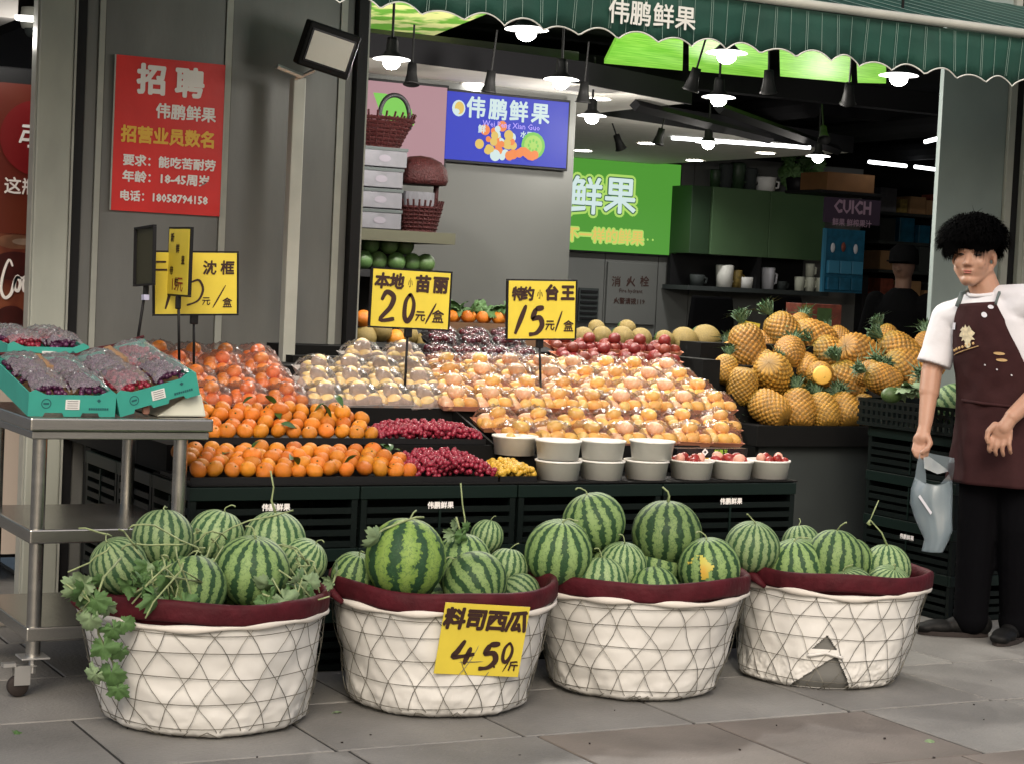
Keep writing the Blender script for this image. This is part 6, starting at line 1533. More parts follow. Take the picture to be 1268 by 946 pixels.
single('box_counter', MB().box2((p.x - 1.6, 12.3, 0), (q.x + .3, 12.9, q.z - .002)), M['dark_wall'], 'dark counter hidden behind the pineapples carrying the gift box', 'counter', (p.x, 12.3, 0))

# ---- left interior rack behind the black post
Yr = 8.75
RX = lambda px, y: at(px, y, Y=Yr).x
RZ = lambda px, y: at(px, y, Y=Yr).z
rk = thing('storage_rack', 'dark storage rack behind the black post with cartons and wicker baskets on its top shelf', 'rack', (XL + .02, Yr, 0))
x0, x1 = XL + .02, RX(564, 295)
part('top_shelf', MB().box2((x0, Yr, RZ(500, 300)), (x1, Yr + .45, RZ(500, 286))), M['olive'], rk, world=True)
part('middle_shelf', MB().box2((x0, Yr, RZ(500, 345)), (x1 - .06, Yr + .45, RZ(500, 336))), M['black'], rk, world=True)
part('lower_shelf', MB().box2((x0, Yr, RZ(500, 440)), (x1, Yr + .45, RZ(500, 430))), M['black'], rk, world=True)
part('back_board', MB().box2((x0, Yr + .451, 0), (x1 - .05, Yr + .47, RZ(500, 286))), M['dark_wall'], rk, world=True)
for x in (x0 + .01, x1 - .09): part('post', MB().box2((x, Yr + .42, 0), (x + .03, Yr + .449, RZ(500, 301))), M['black'], rk, world=True)
ch_ = (RZ(475, 181) - RZ(475, 284)) / 4; zt4 = RZ(500, 286) + .001; zt4 = RZ(475, 284)
part('riser_board', MB().box2((x0, Yr + .02, RZ(500, 286) + .001), (RX(505, 240), Yr + .4, zt4 - .001)), M['olive'], rk, world=True) if zt4 - .002 > RZ(500, 286) + .001 else None
zt4 = max(zt4, RZ(500, 286) + .001)
for k in range(4):
    t = thing('fruit_carton', 'grey fruit carton, %s of the four beside the black post' % ('lowest', 'second from the bottom', 'third from the bottom', 'topmost')[k], 'carton', (x0 + .002, Yr + .02, zt4 + k * ch_), group='grey cartons stacked on the rack')
    w_ = RX(501 + (4 if k == 3 else 0), 240) - x0 - .004
    part('box', MB().box2((0, 0, .001), (w_, .36, ch_ - .004)), M['carton'], t, bevel=.004)
    part('lid_edge', MB().box2((-.001, -.004, ch_ - .02), (w_ + .003, -.0005, ch_ - .005)), M['grey_board'], t)
    for j in range(3): dot(t, w_ * (.3 + .25 * j), ch_ * .42, .025, 'carton_print', -.002, 'printed_motif', sx=1.3, sz=.7)
    lettering('lettering', '精品水果', .035, M['carton_print'], t, (w_ * .5, -.0025, ch_ * .75), bold=.02)
def wicker(label, base, r0, r1, h, seed, open_=True):
    t = thing('wicker_basket', label, 'basket', base); n = 28
    b = MB()
    for j in range(int(h / .02) + 1):
        z = j * .02; rr = r0 + (r1 - r0) * (z / h) ** 1.2
        b.tube([(math.cos(2 * PI * k / 56) * (rr + (.005 if (k + j) % 2 else -.003)), math.sin(2 * PI * k / 56) * (rr * .7), z) for k in range(57)], .0095, 4, cap=False)
    for k in range(n):
        a = 2 * PI * k / n; b.tube([(math.cos(a) * r0, math.sin(a) * r0 * .7, 0), (math.cos(a) * (r1 + .012), math.sin(a) * (r1 + .012) * .7, h + .03)], .006, 4)
    part('woven_body', b, M['wicker'], t)
    part('floor', MB().lathe([(.001, .002), (r0, .002)], 24, sy=.7), M['wicker'], t)
    return t
zc_ = zt4 + 4 * ch_
wb = wicker('wide dark red wicker basket with a tall handle on top of the carton stack', (RX(484, 150), Yr + .2, zc_ + .002), .13, .205, .145, 1)
for (a_, b_) in ((484, 524),):
    xa3, xb3 = RX(a_, 160) - wb.location.x, RX(b_ - 6, 160) - wb.location.x; zh = RZ(505, 116) - wb.location.z
    part('handle', MB().tube([(xa3 + (xb3 - xa3) * (.5 - .5 * math.cos(PI * t / 16)) + .02 * (t / 16), -.05, .1 + (zh - .1) * abs(math.sin(PI * t / 16)) ** .55) for t in range(17)], .012, 8), M['black'], wb, True)
part('second_handle', MB().tube([(RX(458, 150) - wb.location.x, -.04, .1), (RX(458, 120) - wb.location.x, -.04, .26), (RX(450, 110) - wb.location.x, -.04, .31), (RX(447, 108) - wb.location.x - .03, -.04, .32)], .009, 8), M['black'], wb, True)
lw = wicker('dark red wicker basket under a domed lid, right of the cartons', (RX(536, 285), Yr + .2, RZ(500, 286) + .003), .10, .13, .13, 2)
part('lid_dome', MB().lathe([(.001, .0), (.06, -.008), (.11, -.03), (.142, -.07), (.15, -.12), (.14, -.145), (.10, -.15), (.001, -.14)], 28, (.01, 0, .385), sy=.8), M['wicker'], lw, True)
for s_ in (-1, 1): part('lid_post', MB().tube([(s_ * .10, 0, .12), (s_ * .105, 0, .27)], .014, 6), M['wicker'], lw, True)
part('white_lining', MB().lathe([(.09, .12), (.092, .2)], 24, sy=.7), M['carton'], lw)
part('lid_rings', MB().tube([(math.cos(2 * PI * k / 40) * .12 + .01, math.sin(2 * PI * k / 40) * .1, .32) for k in range(41)], .008, 5), M['wicker'], lw)
k = 0
for row, (z, xs_) in enumerate(((RZ(500, 336), (462, 482, 503, 525, 540)), (RZ(500, 315), (472, 493, 515)))):
    for px in xs_:
        x = RX(px, 325); o = link('green_melon', GRF); o.location = (x, Yr + .12 + .02 * (k % 2), z + .045 + (.0 if row == 0 else .0)); o.scale = (.048,) * 3
        tag(o, 'green melon on the rack, %s from the left, %s row, above the 20 sign' % (ORD[xs_.index(px)], ('bottom', 'top')[row]), 'melon', 'green melons on the rack'); k += 1
bn = thing('teal_bin', 'teal plastic bin at the left of the 20 sign', 'bin', (x0 + .01, Yr + .02, RZ(450, 396)))
part('bin_wall', MB().box2((0, 0, 0), (.16, .3, .19)), mat('teal_dark', (.05, .13, .13), .5), bn, bevel=.01)
for i, (px, py, r_, g) in enumerate(((452, 418, 15, 0), (472, 410, 14, 0), (490, 420, 12, 1), (505, 415, 13, 0), (525, 425, 13, 0), (540, 422, 12, 0), (450, 395, 11, 1), (560, 436, 13, 0), (538, 443, 14, 0), (520, 438, 12, 0))):
    q = at(px, py, Y=Yr - .1); o = link('orange' if g else 'netted_melon', ORF if g else NET); o.location = q; o.scale = (r_ / ppm(q),) * 3
    tag(o, (('orange among the netted melons, half hidden by the 20 sign' if i == 2 else 'orange against the black post, left of the 20 sign') if g else ('netted melon at the black post, lowest left', 'netted melon above the lowest left one', '', 'netted melon just under the left half of the 20 sign', 'netted melon under the right half of the 20 sign', 'netted melon right of the 20 sign pole', '', 'netted melon at the right end below the 20 sign', 'dull netted melon beside the right end one', 'low netted melon above the foam netted packs')[i]), 'orange' if g else 'melon', 'oranges on the rack bottom' if g else 'netted melons on the rack bottom')
part('melon_board', MB().box2((x0, Yr - .25, RZ(500, 447) - .02), (x1 + .05, Yr - .001, RZ(500, 447))), M['black'], rk, world=True)
# brown stand with oranges and leaves
Yb = 9.3; p, q = at(553, 399, Y=Yb), at(640, 440, Y=Yb)
bst = thing('brown_stand', 'plain brown cardboard stand carrying oranges in front of the grey partition', 'stand', (p.x, Yb, 0))
part('front', MB().box2((p.x, Yb, .2), (q.x + .3, Yb + .02, p.z)), M['brown_box'], bst, world=True)
part('top', MB().box2((p.x, Yb + .021, p.z - .02), (q.x + .3, Yb + .4, p.z - .001)), M['brown_box'], bst, world=True)
for k in range(13):
    px = 556 + k * 9.5; q = at(px, 395, Y=Yb + .1); o = link('orange', ORF); o.location = (q.x, Yb + .07 + .05 * (k % 2), p.z + .03); o.scale = (.034,) * 3
    tag(o, 'orange on the brown stand, %s from the left' % ORD[k], 'orange', 'oranges on the brown stand')
gs = thing('leafy_greens', 'dark green leafy bunch lying on the oranges of the brown stand', 'greens', (at(590, 384, Y=Yb).x, Yb + .15, p.z + .06))
for k in range(40):
    l = link('leaf', LEAF[(k % 4, 'leaf')], None, gs); l.scale = (.055,) * 3; l.location = (R_.uniform(-.24, .3), R_.uniform(-.08, .08), R_.uniform(-.01, .05)); l.rotation_euler = (R_.uniform(-1, 1), R_.uniform(-1, 1), R_.uniform(0, 6))
# ================================================================== PEOPLE
def cap(b, p0, p1, r0, r1=None, n=14):
    r1 = r0 if r1 is None else r1
    b.tube([p0, p1], [r0, r1], n); b.ball(p0, r0, n, 8); b.ball(p1, r1, n, 8); return b
def chain(b, pts, rs):
    for i in range(len(pts) - 1): cap(b, pts[i], pts[i + 1], rs[i], rs[i + 1])
    return b
def loft(b, secs, rot=0, n=32):
    base = len(b.v); c, s = math.cos(rot), math.sin(rot)
    for (z, cx, cy, a, d) in secs:
        for k in range(n):
            t = 2 * PI * k / n; x = math.cos(t) * a; y = math.sin(t) * d
            b.v.append(Vector((cx + x * c - y * s, cy + x * s + y * c, z)))
    m = len(secs)
    for i in range(m - 1):
        for k in range(n): b.f.append((base + i * n + k, base + i * n + (k + 1) % n, base + (i + 1) * n + (k + 1) % n, base + (i + 1) * n + k))
    b.f.append(tuple(base + k for k in range(n))[::-1]); b.f.append(tuple(base + (m - 1) * n + k for k in range(n))); return b
def fused(name, b, mtl, parent, vox=.006, smooth=4, fac=.5):
    """voxel-unite the overlapping forms into one continuous skin"""
    me = b.mesh(name); o = bpy.data.objects.new('tmp', me); COL.objects.link(o)
    m = o.modifiers.new('r', 'REMESH'); m.mode = 'VOXEL'; m.voxel_size = vox
    s = o.modifiers.new('s', 'SMOOTH'); s.iterations = smooth; s.factor = fac
    dg = bpy.context.evaluated_depsgraph_get(); m2 = bpy.data.meshes.new_from_object(o.evaluated_get(dg)); bpy.data.objects.remove(o); bpy.data.meshes.remove(me)
    m2.name = name; m2.polygons.foreach_set('use_smooth', [True] * len(m2.polygons)); return link(name, m2, mtl, parent)
base = at(1215, 786, Z=0); base = Vector((5.52, 6.12, 0)) + Vector((.743, -.669, 0)) * -.05
man = thing('person', 'young man in a white t-shirt and dark maroon apron holding a clear plastic bag', 'person', base, math.radians(-42)); man.scale = (1.03, 1.03, 1.0)
PH = math.radians(-25)
# --- body: head, neck, trunk, arms, hands, one skin
b = MB(); HC = Vector((-.072, -.015, 1.578))
HR = Matrix.Rotation(math.radians(-13), 3, 'Z')
def FS(v): return HC + HR @ Vector((v[0] * 1.06, v[1] * 1.04, v[2] * 1.03))
b.ball(FS((0, .015, .035)), (.080, .094, .086), 24, 16); b.ball(FS((0, -.012, -.032)), (.067, .073, .086), 24, 16, HR)
for s_ in (-1, 1):
    cap(b, FS((s_ * .053, .012, -.050)), FS((s_ * .010, -.050, -.100)), .025, .023)
    b.ball(FS((s_ * .033, -.052, -.030)), (.027, .022, .030), 14, 10, HR)
    cap(b, FS((s_ * .018, -.066, .020)), FS((s_ * .046, -.052, .017)), .0135)
    b.ball(FS((s_ * .0105, -.083, -.036)), .0085)
    b.ball(FS((s_ * .077, .016, -.012)), (.009, .019, .030), 14, 10, HR @ Matrix.Rotation(.2, 3, 'X'))
b.ball(FS((0, -.060, -.097)), (.026, .022, .021), 14, 10, HR)
cap(b, FS((0, -.072, .004)), FS((0, -.091, -.032)), .0085, .0115)
cap(b, FS((-.017, -.074, -.061)), FS((.017, -.074, -.061)), .0075); cap(b, FS((-.014, -.073, -.071)), FS((.014, -.073, -.071)), .0080)
chain(b, [Vector((.0, .03, 1.36)), Vector((-.02, .018, 1.44)), Vector((-.055, .01, 1.53))], [.08, .062, .056])
loft(b, [(.70, .08, 0, .14, .10), (.9, .07, 0, .15, .105), (1.05, .05, 0, .135, .09), (1.25, .03, 0, .155, .095), (1.36, .02, 0, .145, .08), (1.41, .0, .01, .08, .06)], PH)
LS, LE, LW = Vector((-.155, .085, 1.315)), Vector((-.212, .05, 1.09)), Vector((-.222, -.045, .875))
RS, RE, RW = Vector((.190, -.07, 1.405)), Vector((.268, -.075, 1.105)), Vector((.112, -.235, .940))
chain(b, [Vector((-.06, .03, 1.36)), LS, LE, LW], [.06, .052, .043, .028]); cap(b, LE, LE * .6 + LW * .4, .043, .041)
chain(b, [Vector((.08, -.02, 1.36)), RS, RE, RW], [.06, .055, .046, .031]); cap(b, RE, RE * .6 + RW * .4, .046, .043)
# left-of-picture hand pinching the bag handle
lp = LW + Vector((-.008, -.020, -.055))
cap(b, LW, lp, .026, .030); b.ball(lp + Vector((-.004, -.004, -.010)), (.034, .022, .038), 16, 12, Matrix.Rotation(.2, 3, 'Y'))
hp = Vector((-.226, -.10, .772))     # pinch point
for i, (dx, dz, ln_) in enumerate(((-.026, -.004, 1.0), (-.010, -.010, 1.05), (.008, -.010, 1.0), (.024, -.004, .85))):
    k0 = lp + Vector((dx, -.010, -.030 + abs(dx) * .2)); k1 = k0 + Vector((-.002 + dx * .1, -.020, -.026 * ln_)); k2 = k1 + Vector((.004 - dx * .25, -.006 + .004, -.022 * ln_)); k3 = k2 + Vector((.006 - dx * .3, .016, -.010))
    chain(b, [k0, k1, k2, k3], [.0105, .0095, .0085, .0075])
chain(b, [lp + Vector((.020, -.012, .010)), lp + Vector((.034, -.030, -.018)), lp + Vector((.022, -.042, -.044)), lp + Vector((.006, -.040, -.058))], [.014, .0115, .010, .0085])
# right-of-picture hand hanging relaxed in front of the apron
rp2 = RW + Vector((-.028, -.012, -.048))
cap(b, RW, rp2, .027, .030); b.ball(rp2 + Vector((-.006, -.002, -.014)), (.042, .020, .042), 16, 12, Matrix.Rotation(.35, 3, 'Y'))
for i, (dx, L_) in enumerate(((-.040, .8), (-.020, 1.0), (.002, 1.06), (.024, .95))):
    k0 = rp2 + Vector((dx, -.004, -.040 + .004 * i)); k1 = k0 + Vector((-.010 + i * .003, -.010, -.034 * L_)); k2 = k1 + Vector((-.002 + i * .002, .004, -.024 * L_)); k3 = k2 + Vector((.004, .012, -.014 * L_))
    chain(b, [k0, k1, k2, k3], [.011, .0098, .0088, .0078])
chain(b, [rp2 + Vector((-.034, -.008, .012)), rp2 + Vector((-.058, -.020, -.014)), rp2 + Vector((-.062, -.026, -.042)), rp2 + Vector((-.056, -.026, -.058))], [.015, .012, .010, .0085])
chain(b, [Vector((.03, .0, .84)), Vector((.015, .0, .48)), Vector((.01, .02, .09))], [.08, .055, .035]); chain(b, [Vector((.14, .0, .84)), Vector((.165, -.03, .48)), Vector((.18, .02, .09))], [.08, .055, .035])
body = fused('body', b, M['skin'], man, .0042, 5, .5)
# face details
f = MB(); f.ball(FS((0, -.0805, -.062)), (.019, .005, .0036), 14, 8, HR); f.ball(FS((0, -.080, -.070)), (.015, .0055, .0042), 14, 8, HR); part('lips', f, M['lip'], man, True)
for s_ in (-1, 1):
    e = MB(); e.ball(FS((s_ * .031, -.0665, .003)), (.0140, .009, .0066), 14, 8, HR @ Matrix.Rotation(s_ * .35, 3, 'Z')); part('eye', e, M['eye'], man, True)
    e = MB(); e.tube([FS((s_ * .016, -.073, .005)), FS((s_ * .030, -.0765, .0105)), FS((s_ * .045, -.067, .006))], [.0018, .0026, .0018], 6); part('eyelid', e, M['skin'], man, True)
    e = MB(); e.tube([FS((s_ * .014, -.080, .026)), FS((s_ * .031, -.077, .030)), FS((s_ * .050, -.064, .025))], [.0020, .0034, .0018], 6); part('eyebrow', e, M['hair'], man, True)
# hair: a dense cap with ragged strands
hr = random.Random(9); hb = MB(); hc = HC + Vector((-.004, .016, .070))
core = MB(); core.ball(hc, (.116, .118, .080), 40, 26)
for i, q in enumerate(core.v):
    d = (q - hc); core.v[i] = hc + d * (1 + .14 * noise.noise(d * 16))
core.v = [Vector((q.x, q.y, max(q.z, HC.z + .026 + .030 * noise.noise(q * 28)) if q.y < HC.y - .02 else max(q.z, HC.z - .02))) for q in core.v]
part('hair', core, M['hair'], man, True)
for k in range(4200):
    th = hr.uniform(0, 2 * PI); ph_ = math.acos(hr.uniform(-.28, 1)); d = Vector((math.sin(ph_) * math.cos(th), math.sin(ph_) * math.sin(th), math.cos(ph_)))
    if d.y < -.35 and d.z < -.02: continue
    p = hc + Vector((d.x * .108, d.y * .108, d.z * .078)); L_ = hr.uniform(.03, .062)
    t1 = Vector((-d.y, d.x, 0)) * hr.uniform(-1.2, 1.2) + Vector((0, 0, hr.uniform(-1.0, -.1)))
    p1 = p + (d + t1 * .3).normalized() * L_ * .6; p2 = p1 + (d * .6 + t1 * .8 + Vector((0, 0, -.45))).normalized() * L_ * .6
    w_ = hr.uniform(.0018, .0036); s_ = d.cross(Vector((.3, .2, 1))).normalized() * w_
    hb.add([p - s_, p + s_, p1 + s_ * .9, p1 - s_ * .9, p2], [(0, 1, 2, 3), (3, 2, 4)])
for k in range(520):   # fringe
    x = hr.uniform(-.105, .080); p = hc + Vector((x, -.098 + .25 * abs(x + .01) ** 1.2, .012 + hr.uniform(-.01, .015)))
    p1 = p + Vector((hr.uniform(-.012, .012), -.016, -.022)); p2 = p1 + Vector((hr.uniform(-.016, .010), .004, -hr.uniform(.010, .042) * (1.2 + .8 * math.sin(x * 60)))); w_ = .0030
    hb.add([p - Vector((w_, 0, 0)), p + Vector((w_, 0, 0)), p1 + Vector((w_, 0, 0)), p1 - Vector((w_, 0, 0)), p2], [(0, 1, 2, 3), (3, 2, 4)])
for k in range(900):   # hair hanging over ears and temples
    a = hr.uniform(PI * .78, PI * 1.28) if k % 3 else hr.uniform(.0, .6)
    p = hc + Vector((math.cos(a) * .108, math.sin(a) * .100, hr.uniform(-.045, .02))); o_ = Vector((math.cos(a), math.sin(a), 0))
    p1 = p + o_ * .010 + Vector((hr.uniform(-.008, .008), hr.uniform(-.008, .008), -.026)); p2 = p1 - o_ * .008 + Vector((hr.uniform(-.01, .01), 0, -hr.uniform(.012, .036)))
    s_ = Vector((-math.sin(a), math.cos(a), 0)) * .0026
    hb.add([p - s_, p + s_, p1 + s_, p1 - s_, p2], [(0, 1, 2, 3), (3, 2, 4)])
st = part('hair_strands', hb, M['hair'], man); st['kind'] = 'stuff'
# shirt
b = MB()
loft(b, [(.86, .07, 0, .172, .125), (.95, .065, 0, .170, .122), (1.08, .05, 0, .160, .110), (1.22, .035, 0, .172, .118), (1.32, .022, 0, .172, .108), (1.385, .01, .005, .135, .085), (1.415, -.005, .012, .088, .068)], PH)
cap(b, Vector((-.05, .03, 1.375)), LS, .062, .066); cap(b, Vector((.05, .0, 1.40)), RS, .066, .074)
chain(b, [Vector((-.06, .03, 1.345)), LS + Vector((-.004, 0, .0)), LS * .45 + LE * .55 + Vector((-.005, 0, 0))], [.075, .071, .066]); b.tube([LS * .45 + LE * .55, LS * .12 + LE * .88], [.066, .073], 20)
chain(b, [Vector((.08, -.02, 1.345)), RS, RS * .45 + RE * .55 + Vector((.004, 0, 0))], [.08, .078, .072]); b.tube([RS * .45 + RE * .55, RS * .14 + RE * .86], [.072, .080], 20)
sh_ = fused('tshirt', b, M['shirt'], man, .007, 6, .5)
for (a_, c_, r_) in ((LS, LE, .0705), (RS, RE, .075)):
    d = (c_ - a_).normalized(); p = a_ * .04 + c_ * .96
b = MB(); n = 40
ring = [Vector((-.022 + math.cos(2 * PI * k / n) * .066, .012 + math.sin(2 * PI * k / n) * .062, 1.432 + .016 * math.sin(2 * PI * k / n) + .010 * math.cos(2 * PI * k / n))) for k in range(n + 1)]
part('collar', MB().tube(ring, .009, 6), M['shirt'], man, True)
# apron: one sheet hugging the front, bib narrowing upward
Tz = [(.60, .085, 0, .215, .165), (.75, .08, 0, .20, .150), (.90, .07, 0, .176, .134), (1.05, .05, 0, .164, .120), (1.20, .035, 0, .178, .127), (1.32, .022, 0, .176, .118), (1.40, .01, .0, .150, .100)]
def tsec(z):
    for i in range(len(Tz) - 1):
        if Tz[i][0] <= z <= Tz[i + 1][0]:
            t = (z - Tz[i][0]) / (Tz[i + 1][0] - Tz[i][0]); return [Tz[i][j] * (1 - t) + Tz[i + 1][j] * t for j in range(1, 5)]
    return Tz[-1][1:]
AP = [(.645, -1.75, 1.75), (.92, -1.7, 1.7), (1.03, -1.5, 1.5), (1.10, -1.28, 1.22), (1.17, -1.05, .95), (1.25, -.92, .70), (1.33, -.82, .50), (1.385, -.74, .38)]
def apang(z):
    for i in range(len(AP) - 1):
        if AP[i][0] <= z <= AP[i + 1][0]:
            t = (z - AP[i][0]) / (AP[i + 1][0] - AP[i][0]); return AP[i][1] * (1 - t) + AP[i + 1][1] * t, AP[i][2] * (1 - t) + AP[i + 1][2] * t
    return AP[-1][1:]
def appt(z, u, off=.006):
    cx, cy, a, d = tsec(z); l, r_ = apang(z); t = -PI / 2 + l + (r_ - l) * u
    fold = (.010 * math.sin(t * 7 + z * 3) + .008 * noise.noise(Vector((t * 2.2, z * 9, 1)))) * max(0, (1.02 - z)) * 2.2 + .004 * noise.noise(Vector((t * 3, z * 14, 4)))
    x, y = math.cos(t) * (a + off + fold), math.sin(t) * (d + off + fold); c, s = math.cos(PH), math.sin(PH)
    return Vector((cx + x * c - y * s, cy + x * s + y * c, z + (.018 * (u - .5) if z > 1.3 else 0)))
b = MB(); nu, nz = 48, 52
for j in range(nz + 1):
    z = .645 + (1.385 - .645) * j / nz + (.012 * math.sin(3) if j == 0 else 0)
    for i in range(nu + 1): b.v.append(appt(z, i / nu))
for j in range(nz):
    for i in range(nu): a = j * (nu + 1) + i; b.f.append((a, a + 1, a + nu + 2, a + nu + 1))
apn = part('apron', b, M['apron'], man, True); sm = apn.modifiers.new('s', 'SOLIDIFY'); sm.thickness = .003
for u, e in ((.02, Vector((-.085, .03, 1.432))), (.98, Vector((.045, .0, 1.428)))):
    part('apron_strap', MB().tube([appt(1.375, u, .010), (appt(1.375, u, .02) + e) / 2 + Vector((0, -.012, .022)), e + Vector((0, -.012, .0)), e + Vector((0, .05, .012))], .0055, 6, flat=2), M['strap'], man, True)
def decal(name, z, u, s_, fn, mk):
    b = MB(); pts = fn(); l, r_ = apang(z); kx = 1 / ((r_ - l) * tsec(z)[2]); b.v = [appt(z + y * s_, u + x * s_ * kx, .0105) for x, y in pts]; b.f = [tuple(range(len(pts)))]; return part(name, b, M[mk], man)
circ = lambda kx=1, ky=1, n=14: (lambda: [(math.cos(2 * PI * k / n) * kx, math.sin(2 * PI * k / n) * ky) for k in range(n)])
blob_ = lambda: [(math.cos(2 * PI * k / 22) * (1 + .28 * math.sin(k * 2.3)), math.sin(2 * PI * k / 22) * (1 + .22 * math.cos(k * 3.1))) for k in range(22)]
decal('apron_emblem', 1.255, .36, .033, blob_, 'logo'); decal('apron_emblem_lower', 1.215, .37, .016, circ(.9, 1), 'logo')
decal('pin_badge', 1.335, .70, .011, circ(), 'badge'); decal('square_badge', 1.285, .06, .014, lambda: [(-1, -1), (1, -1), (1, 1), (-1, 1)], 'badge'); decal('pin_badge', 1.365, .86, .008, circ(1.4, 1), 'badge')
for k in range(2): decal('bone_badge', 1.185 - k * .026, .74, .011, circ(2.0, .55), 'gold')
for k, (z, u) in enumerate(((1.135, .55), (1.12, .66), (1.10, .78))): decal('white_dot', z, u, .0035, circ(), 'badge')
b = MB(); b.tube([appt(1.165 + .045 * t, .10 + .42 * t, .010) for t in [x / 8 for x in range(9)]], .0022, 4); part('gold_line', b, M['gold'], man)
for k in range(7): b = MB(); b.ball(appt(1.185 + .04 * k / 7, .12 + .055 * k, .010), (.005, .002, .006), 8, 5); part('emblem_letter', b, M['gold'], man)
part('waist_tie', MB().tube([appt(.985, .30, .012), appt(.98, .5, .016), appt(.975, .72, .016), appt(.985, .92, .012)], .007, 6), M['apron'], man, True)
# trousers and shoes
b = MB()
loft(b, [(.78, .08, 0, .155, .12), (.90, .07, 0, .155, .112), (.97, .065, 0, .148, .105)], PH)
chain(b, [Vector((.02, .0, .85)), Vector((.005, .0, .48)), Vector((.0, .015, .12)), Vector((.0, .015, .075))], [.10, .082, .070, .072])
chain(b, [Vector((.14, .0, .85)), Vector((.165, -.035, .48)), Vector((.18, .02, .12)), Vector((.18, .02, .075))], [.105, .085, .072, .074])
fused('trousers', b, M['trousers'], man, .009, 5, .5)
for (hx, hy, a_) in ((.02, .03, math.radians(-74)), (.18, .05, math.radians(-18))):
    b = MB(); R3 = Matrix.Rotation(a_, 3, 'Z')
    for (y0, r_, z) in ((.02, (.042, .05, .05), .05), (-.06, (.043, .07, .042), .042), (-.15, (.048, .075, .032), .034), (-.2, (.042, .045, .024), .028)):
        b.ball(Vector((hx, hy, z)) + R3 @ Vector((0, y0, 0)), r_, 14, 10, R3)
    sh = fused('shoe', b, M['shoe'], man, .006, 4); sh['label'] = 'black shoe'
    so_ = MB(); 
    for j in (0, 1):
        for k in range(24):
            t = 2 * PI * k / 24; q = R3 @ Vector((math.cos(t) * .048, -.09 + math.sin(t) * .145, 0)); so_.v.append(Vector((hx + q.x, hy + q.y, .001 + .018 * j)))
    so_.f = [(k, (k + 1) % 24, 24 + (k + 1) % 24, 24 + k) for k in range(24)] + [tuple(range(24))[::-1], tuple(range(24, 48))]
    part('sole', so_, M['rubber'], sh)
# plastic bag
bag = thing('plastic_bag', 'crumpled clear plastic bag hanging from the young man\'s hand', 'bag', base + Matrix.Rotation(math.radians(-42), 3, 'Z') @ Vector((hp.x * 1.03, hp.y * 1.03, hp.z)), math.radians(-42))
sc = 1 / 299
def bp(px, py, dy): return Vector(((px - 1148) * sc, dy - .0, -(py - 566) * sc))
rows_b = [(600, 1141, 1186), (615, 1137, 1187), (632, 1137, 1188), (648, 1143, 1189), (662, 1149, 1190), (675, 1156, 1186), (690, 1154, 1180)]
b = MB(); nn = 18
for (y, l, r_) in rows_b:
    for k in range(nn * 2):
        t = k / nn; x = l + (r_ - l) * (t if t <= 1 else 2 - t); dd = (1 if t <= 1 else -1) * .028 * abs(math.sin(PI * (t % 1))) ** .6
        nz_ = noise.noise(Vector((x * .13, y * .11, dd * 20))) * .014
        b.v.append(bp(x + nz_ * 90, y + (8 * math.sin(PI * (t % 1)) * (1 if y == 600 else 0)) + nz_ * 60, dd + nz_))
for j in range(len(rows_b) - 1):
    for k in range(nn * 2): b.f.append((j * nn * 2 + k, j * nn * 2 + (k + 1) % (nn * 2), (j + 1) * nn * 2 + (k + 1) % (nn * 2), (j + 1) * nn * 2 + k))
sb = part('bag_body', b, M['bag_film'], bag, True)
for (pts, lb) in ((((1148, 566), (1146, 580), (1141, 602), (1155, 606)), 'h'), (((1184, 573), (1182, 585), (1186, 602), (1172, 606)), 'h')):
    b = MB(); (x0, y0), (x1, y1), (x2, y2), (x3, y3) = pts
    b.v = [bp(x0 - 2, y0, -.004), bp(x0 + 3, y0, .004), bp(x1 - 3, y1, -.01), bp(x1 + 6, y1, .01), bp(x2, y2, -.02), bp(x3, y3, .015)]; b.f = [(0, 1, 3, 2), (2, 3, 5, 4)]
    part('bag_handle', b, M['bag_film'], bag, True)
b = MB(); b.v = [bp(1149, 568, 0), bp(1184, 573, .01), bp(1182, 590, .02), bp(1168, 594, .0), bp(1152, 588, -.01)]; b.f = [(0, 1, 2), (0, 2, 3), (0, 3, 4)]
part('bag_fold', b, M['bag_film'], bag)
part('bag_print', MB().prism([(-.004, -.19), (.05, -.26), (.055, -.25), (.002, -.18)], -.034, -.033), M['badge'], bag)
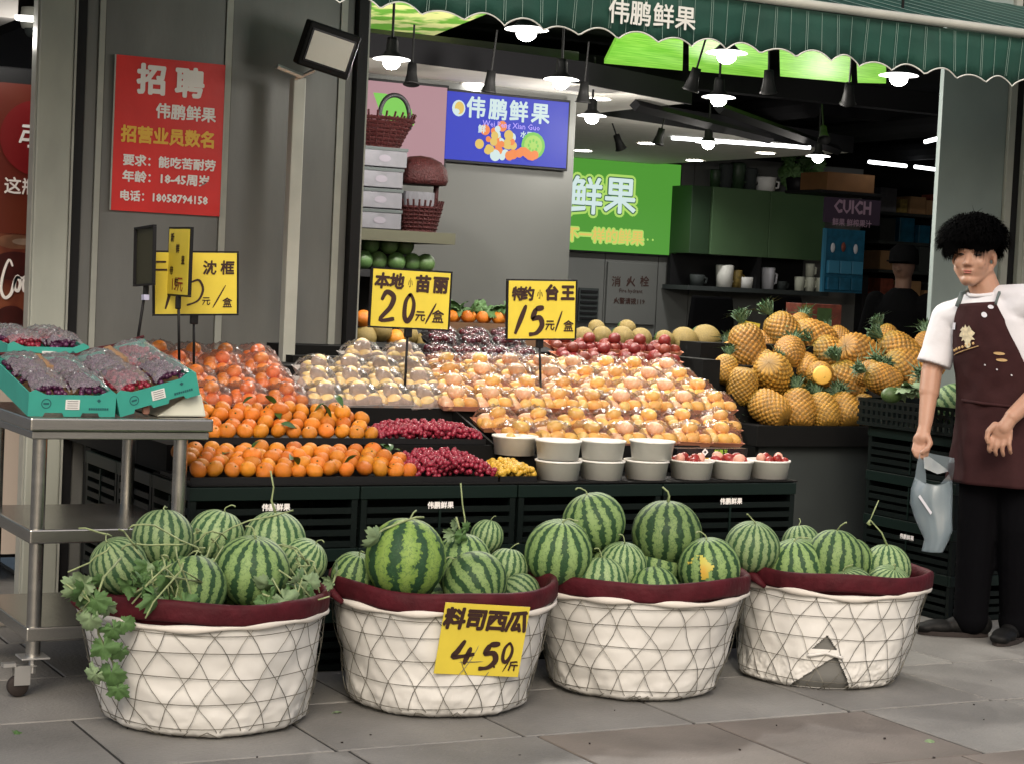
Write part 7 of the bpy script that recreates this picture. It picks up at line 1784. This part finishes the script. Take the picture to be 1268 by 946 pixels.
# --- dark figure far back
q = at(1112, 450, Y=11.2); fig = thing('person', 'dark figure in a cap deep inside the shop beside the blue organiser', 'person', (q.x, 11.2, 0), math.radians(-60))
ph = ppm((q.x, 11.2, 1.4)); zt5 = at(1112, 308, Y=11.2).z
b = MB(); k_ = zt5 / 1.75
b.ball((0, 0, 1.63 * k_), (.08, .1, .115), 18, 12); cap(b, (0, .02, 1.4 * k_), (0, .01, 1.55 * k_), .06)
b.ball((0, -.1, 1.6 * k_), .02)
chain(b, [Vector((-.2, 0, 1.38)), Vector((-.27, .0, 1.1)), Vector((-.2, -.2, .98)), Vector((-.17, -.27, .95))], [.055, .045, .035, .04]); chain(b, [Vector((.2, 0, 1.38)), Vector((.27, .0, 1.1)), Vector((.2, -.2, .98)), Vector((.17, -.27, .95))], [.055, .045, .035, .04])
loft(b, [(.8, 0, 0, .16, .11), (1.0, 0, 0, .15, .1), (1.3, 0, 0, .18, .11), (1.42, 0, 0, .1, .07)])
for s_ in (-1, 1):
    chain(b, [Vector((s_ * .09, 0, .85)), Vector((s_ * .1, 0, .46)), Vector((s_ * .1, .02, .08))], [.09, .06, .045]); cap(b, Vector((s_ * .1, .02, .05)), Vector((s_ * .1, -.13, .035)), .045, .035)
    for i in range(4): chain(b, [Vector((s_ * .17, -.27, .95)), Vector((s_ * (.15 + i * .012), -.31, .94)), Vector((s_ * (.15 + i * .012), -.33, .92))], [.018, .009, .008])
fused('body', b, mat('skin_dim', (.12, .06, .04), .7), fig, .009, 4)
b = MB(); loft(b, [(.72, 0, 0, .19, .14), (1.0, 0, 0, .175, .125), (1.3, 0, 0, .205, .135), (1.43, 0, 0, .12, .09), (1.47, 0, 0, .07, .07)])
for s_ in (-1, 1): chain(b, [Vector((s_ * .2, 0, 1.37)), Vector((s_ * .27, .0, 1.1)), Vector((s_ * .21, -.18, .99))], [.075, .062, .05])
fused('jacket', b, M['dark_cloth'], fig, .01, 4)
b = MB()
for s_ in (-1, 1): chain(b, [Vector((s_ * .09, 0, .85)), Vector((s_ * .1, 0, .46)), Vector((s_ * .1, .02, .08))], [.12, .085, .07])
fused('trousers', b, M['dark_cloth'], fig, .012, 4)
part('cap', MB().lathe([(.105, 1.64 * k_), (.108, 1.68 * k_), (.10, 1.74 * k_), (.06, 1.78 * k_), (.001, 1.785 * k_)], 20, sy=1.15).prism([(-.08, -.1), (.08, -.1), (.06, -.19), (-.06, -.19)], 1.65 * k_, 1.66 * k_, 'Z'), M['dark_cloth'], fig, True)
for o in list(bpy.data.objects):
    if o.users_collection == (): bpy.data.objects.remove(o)
print('OBJECTS', len(COL.objects), 'TRIS', sum(len(m.polygons) for m in bpy.data.meshes))
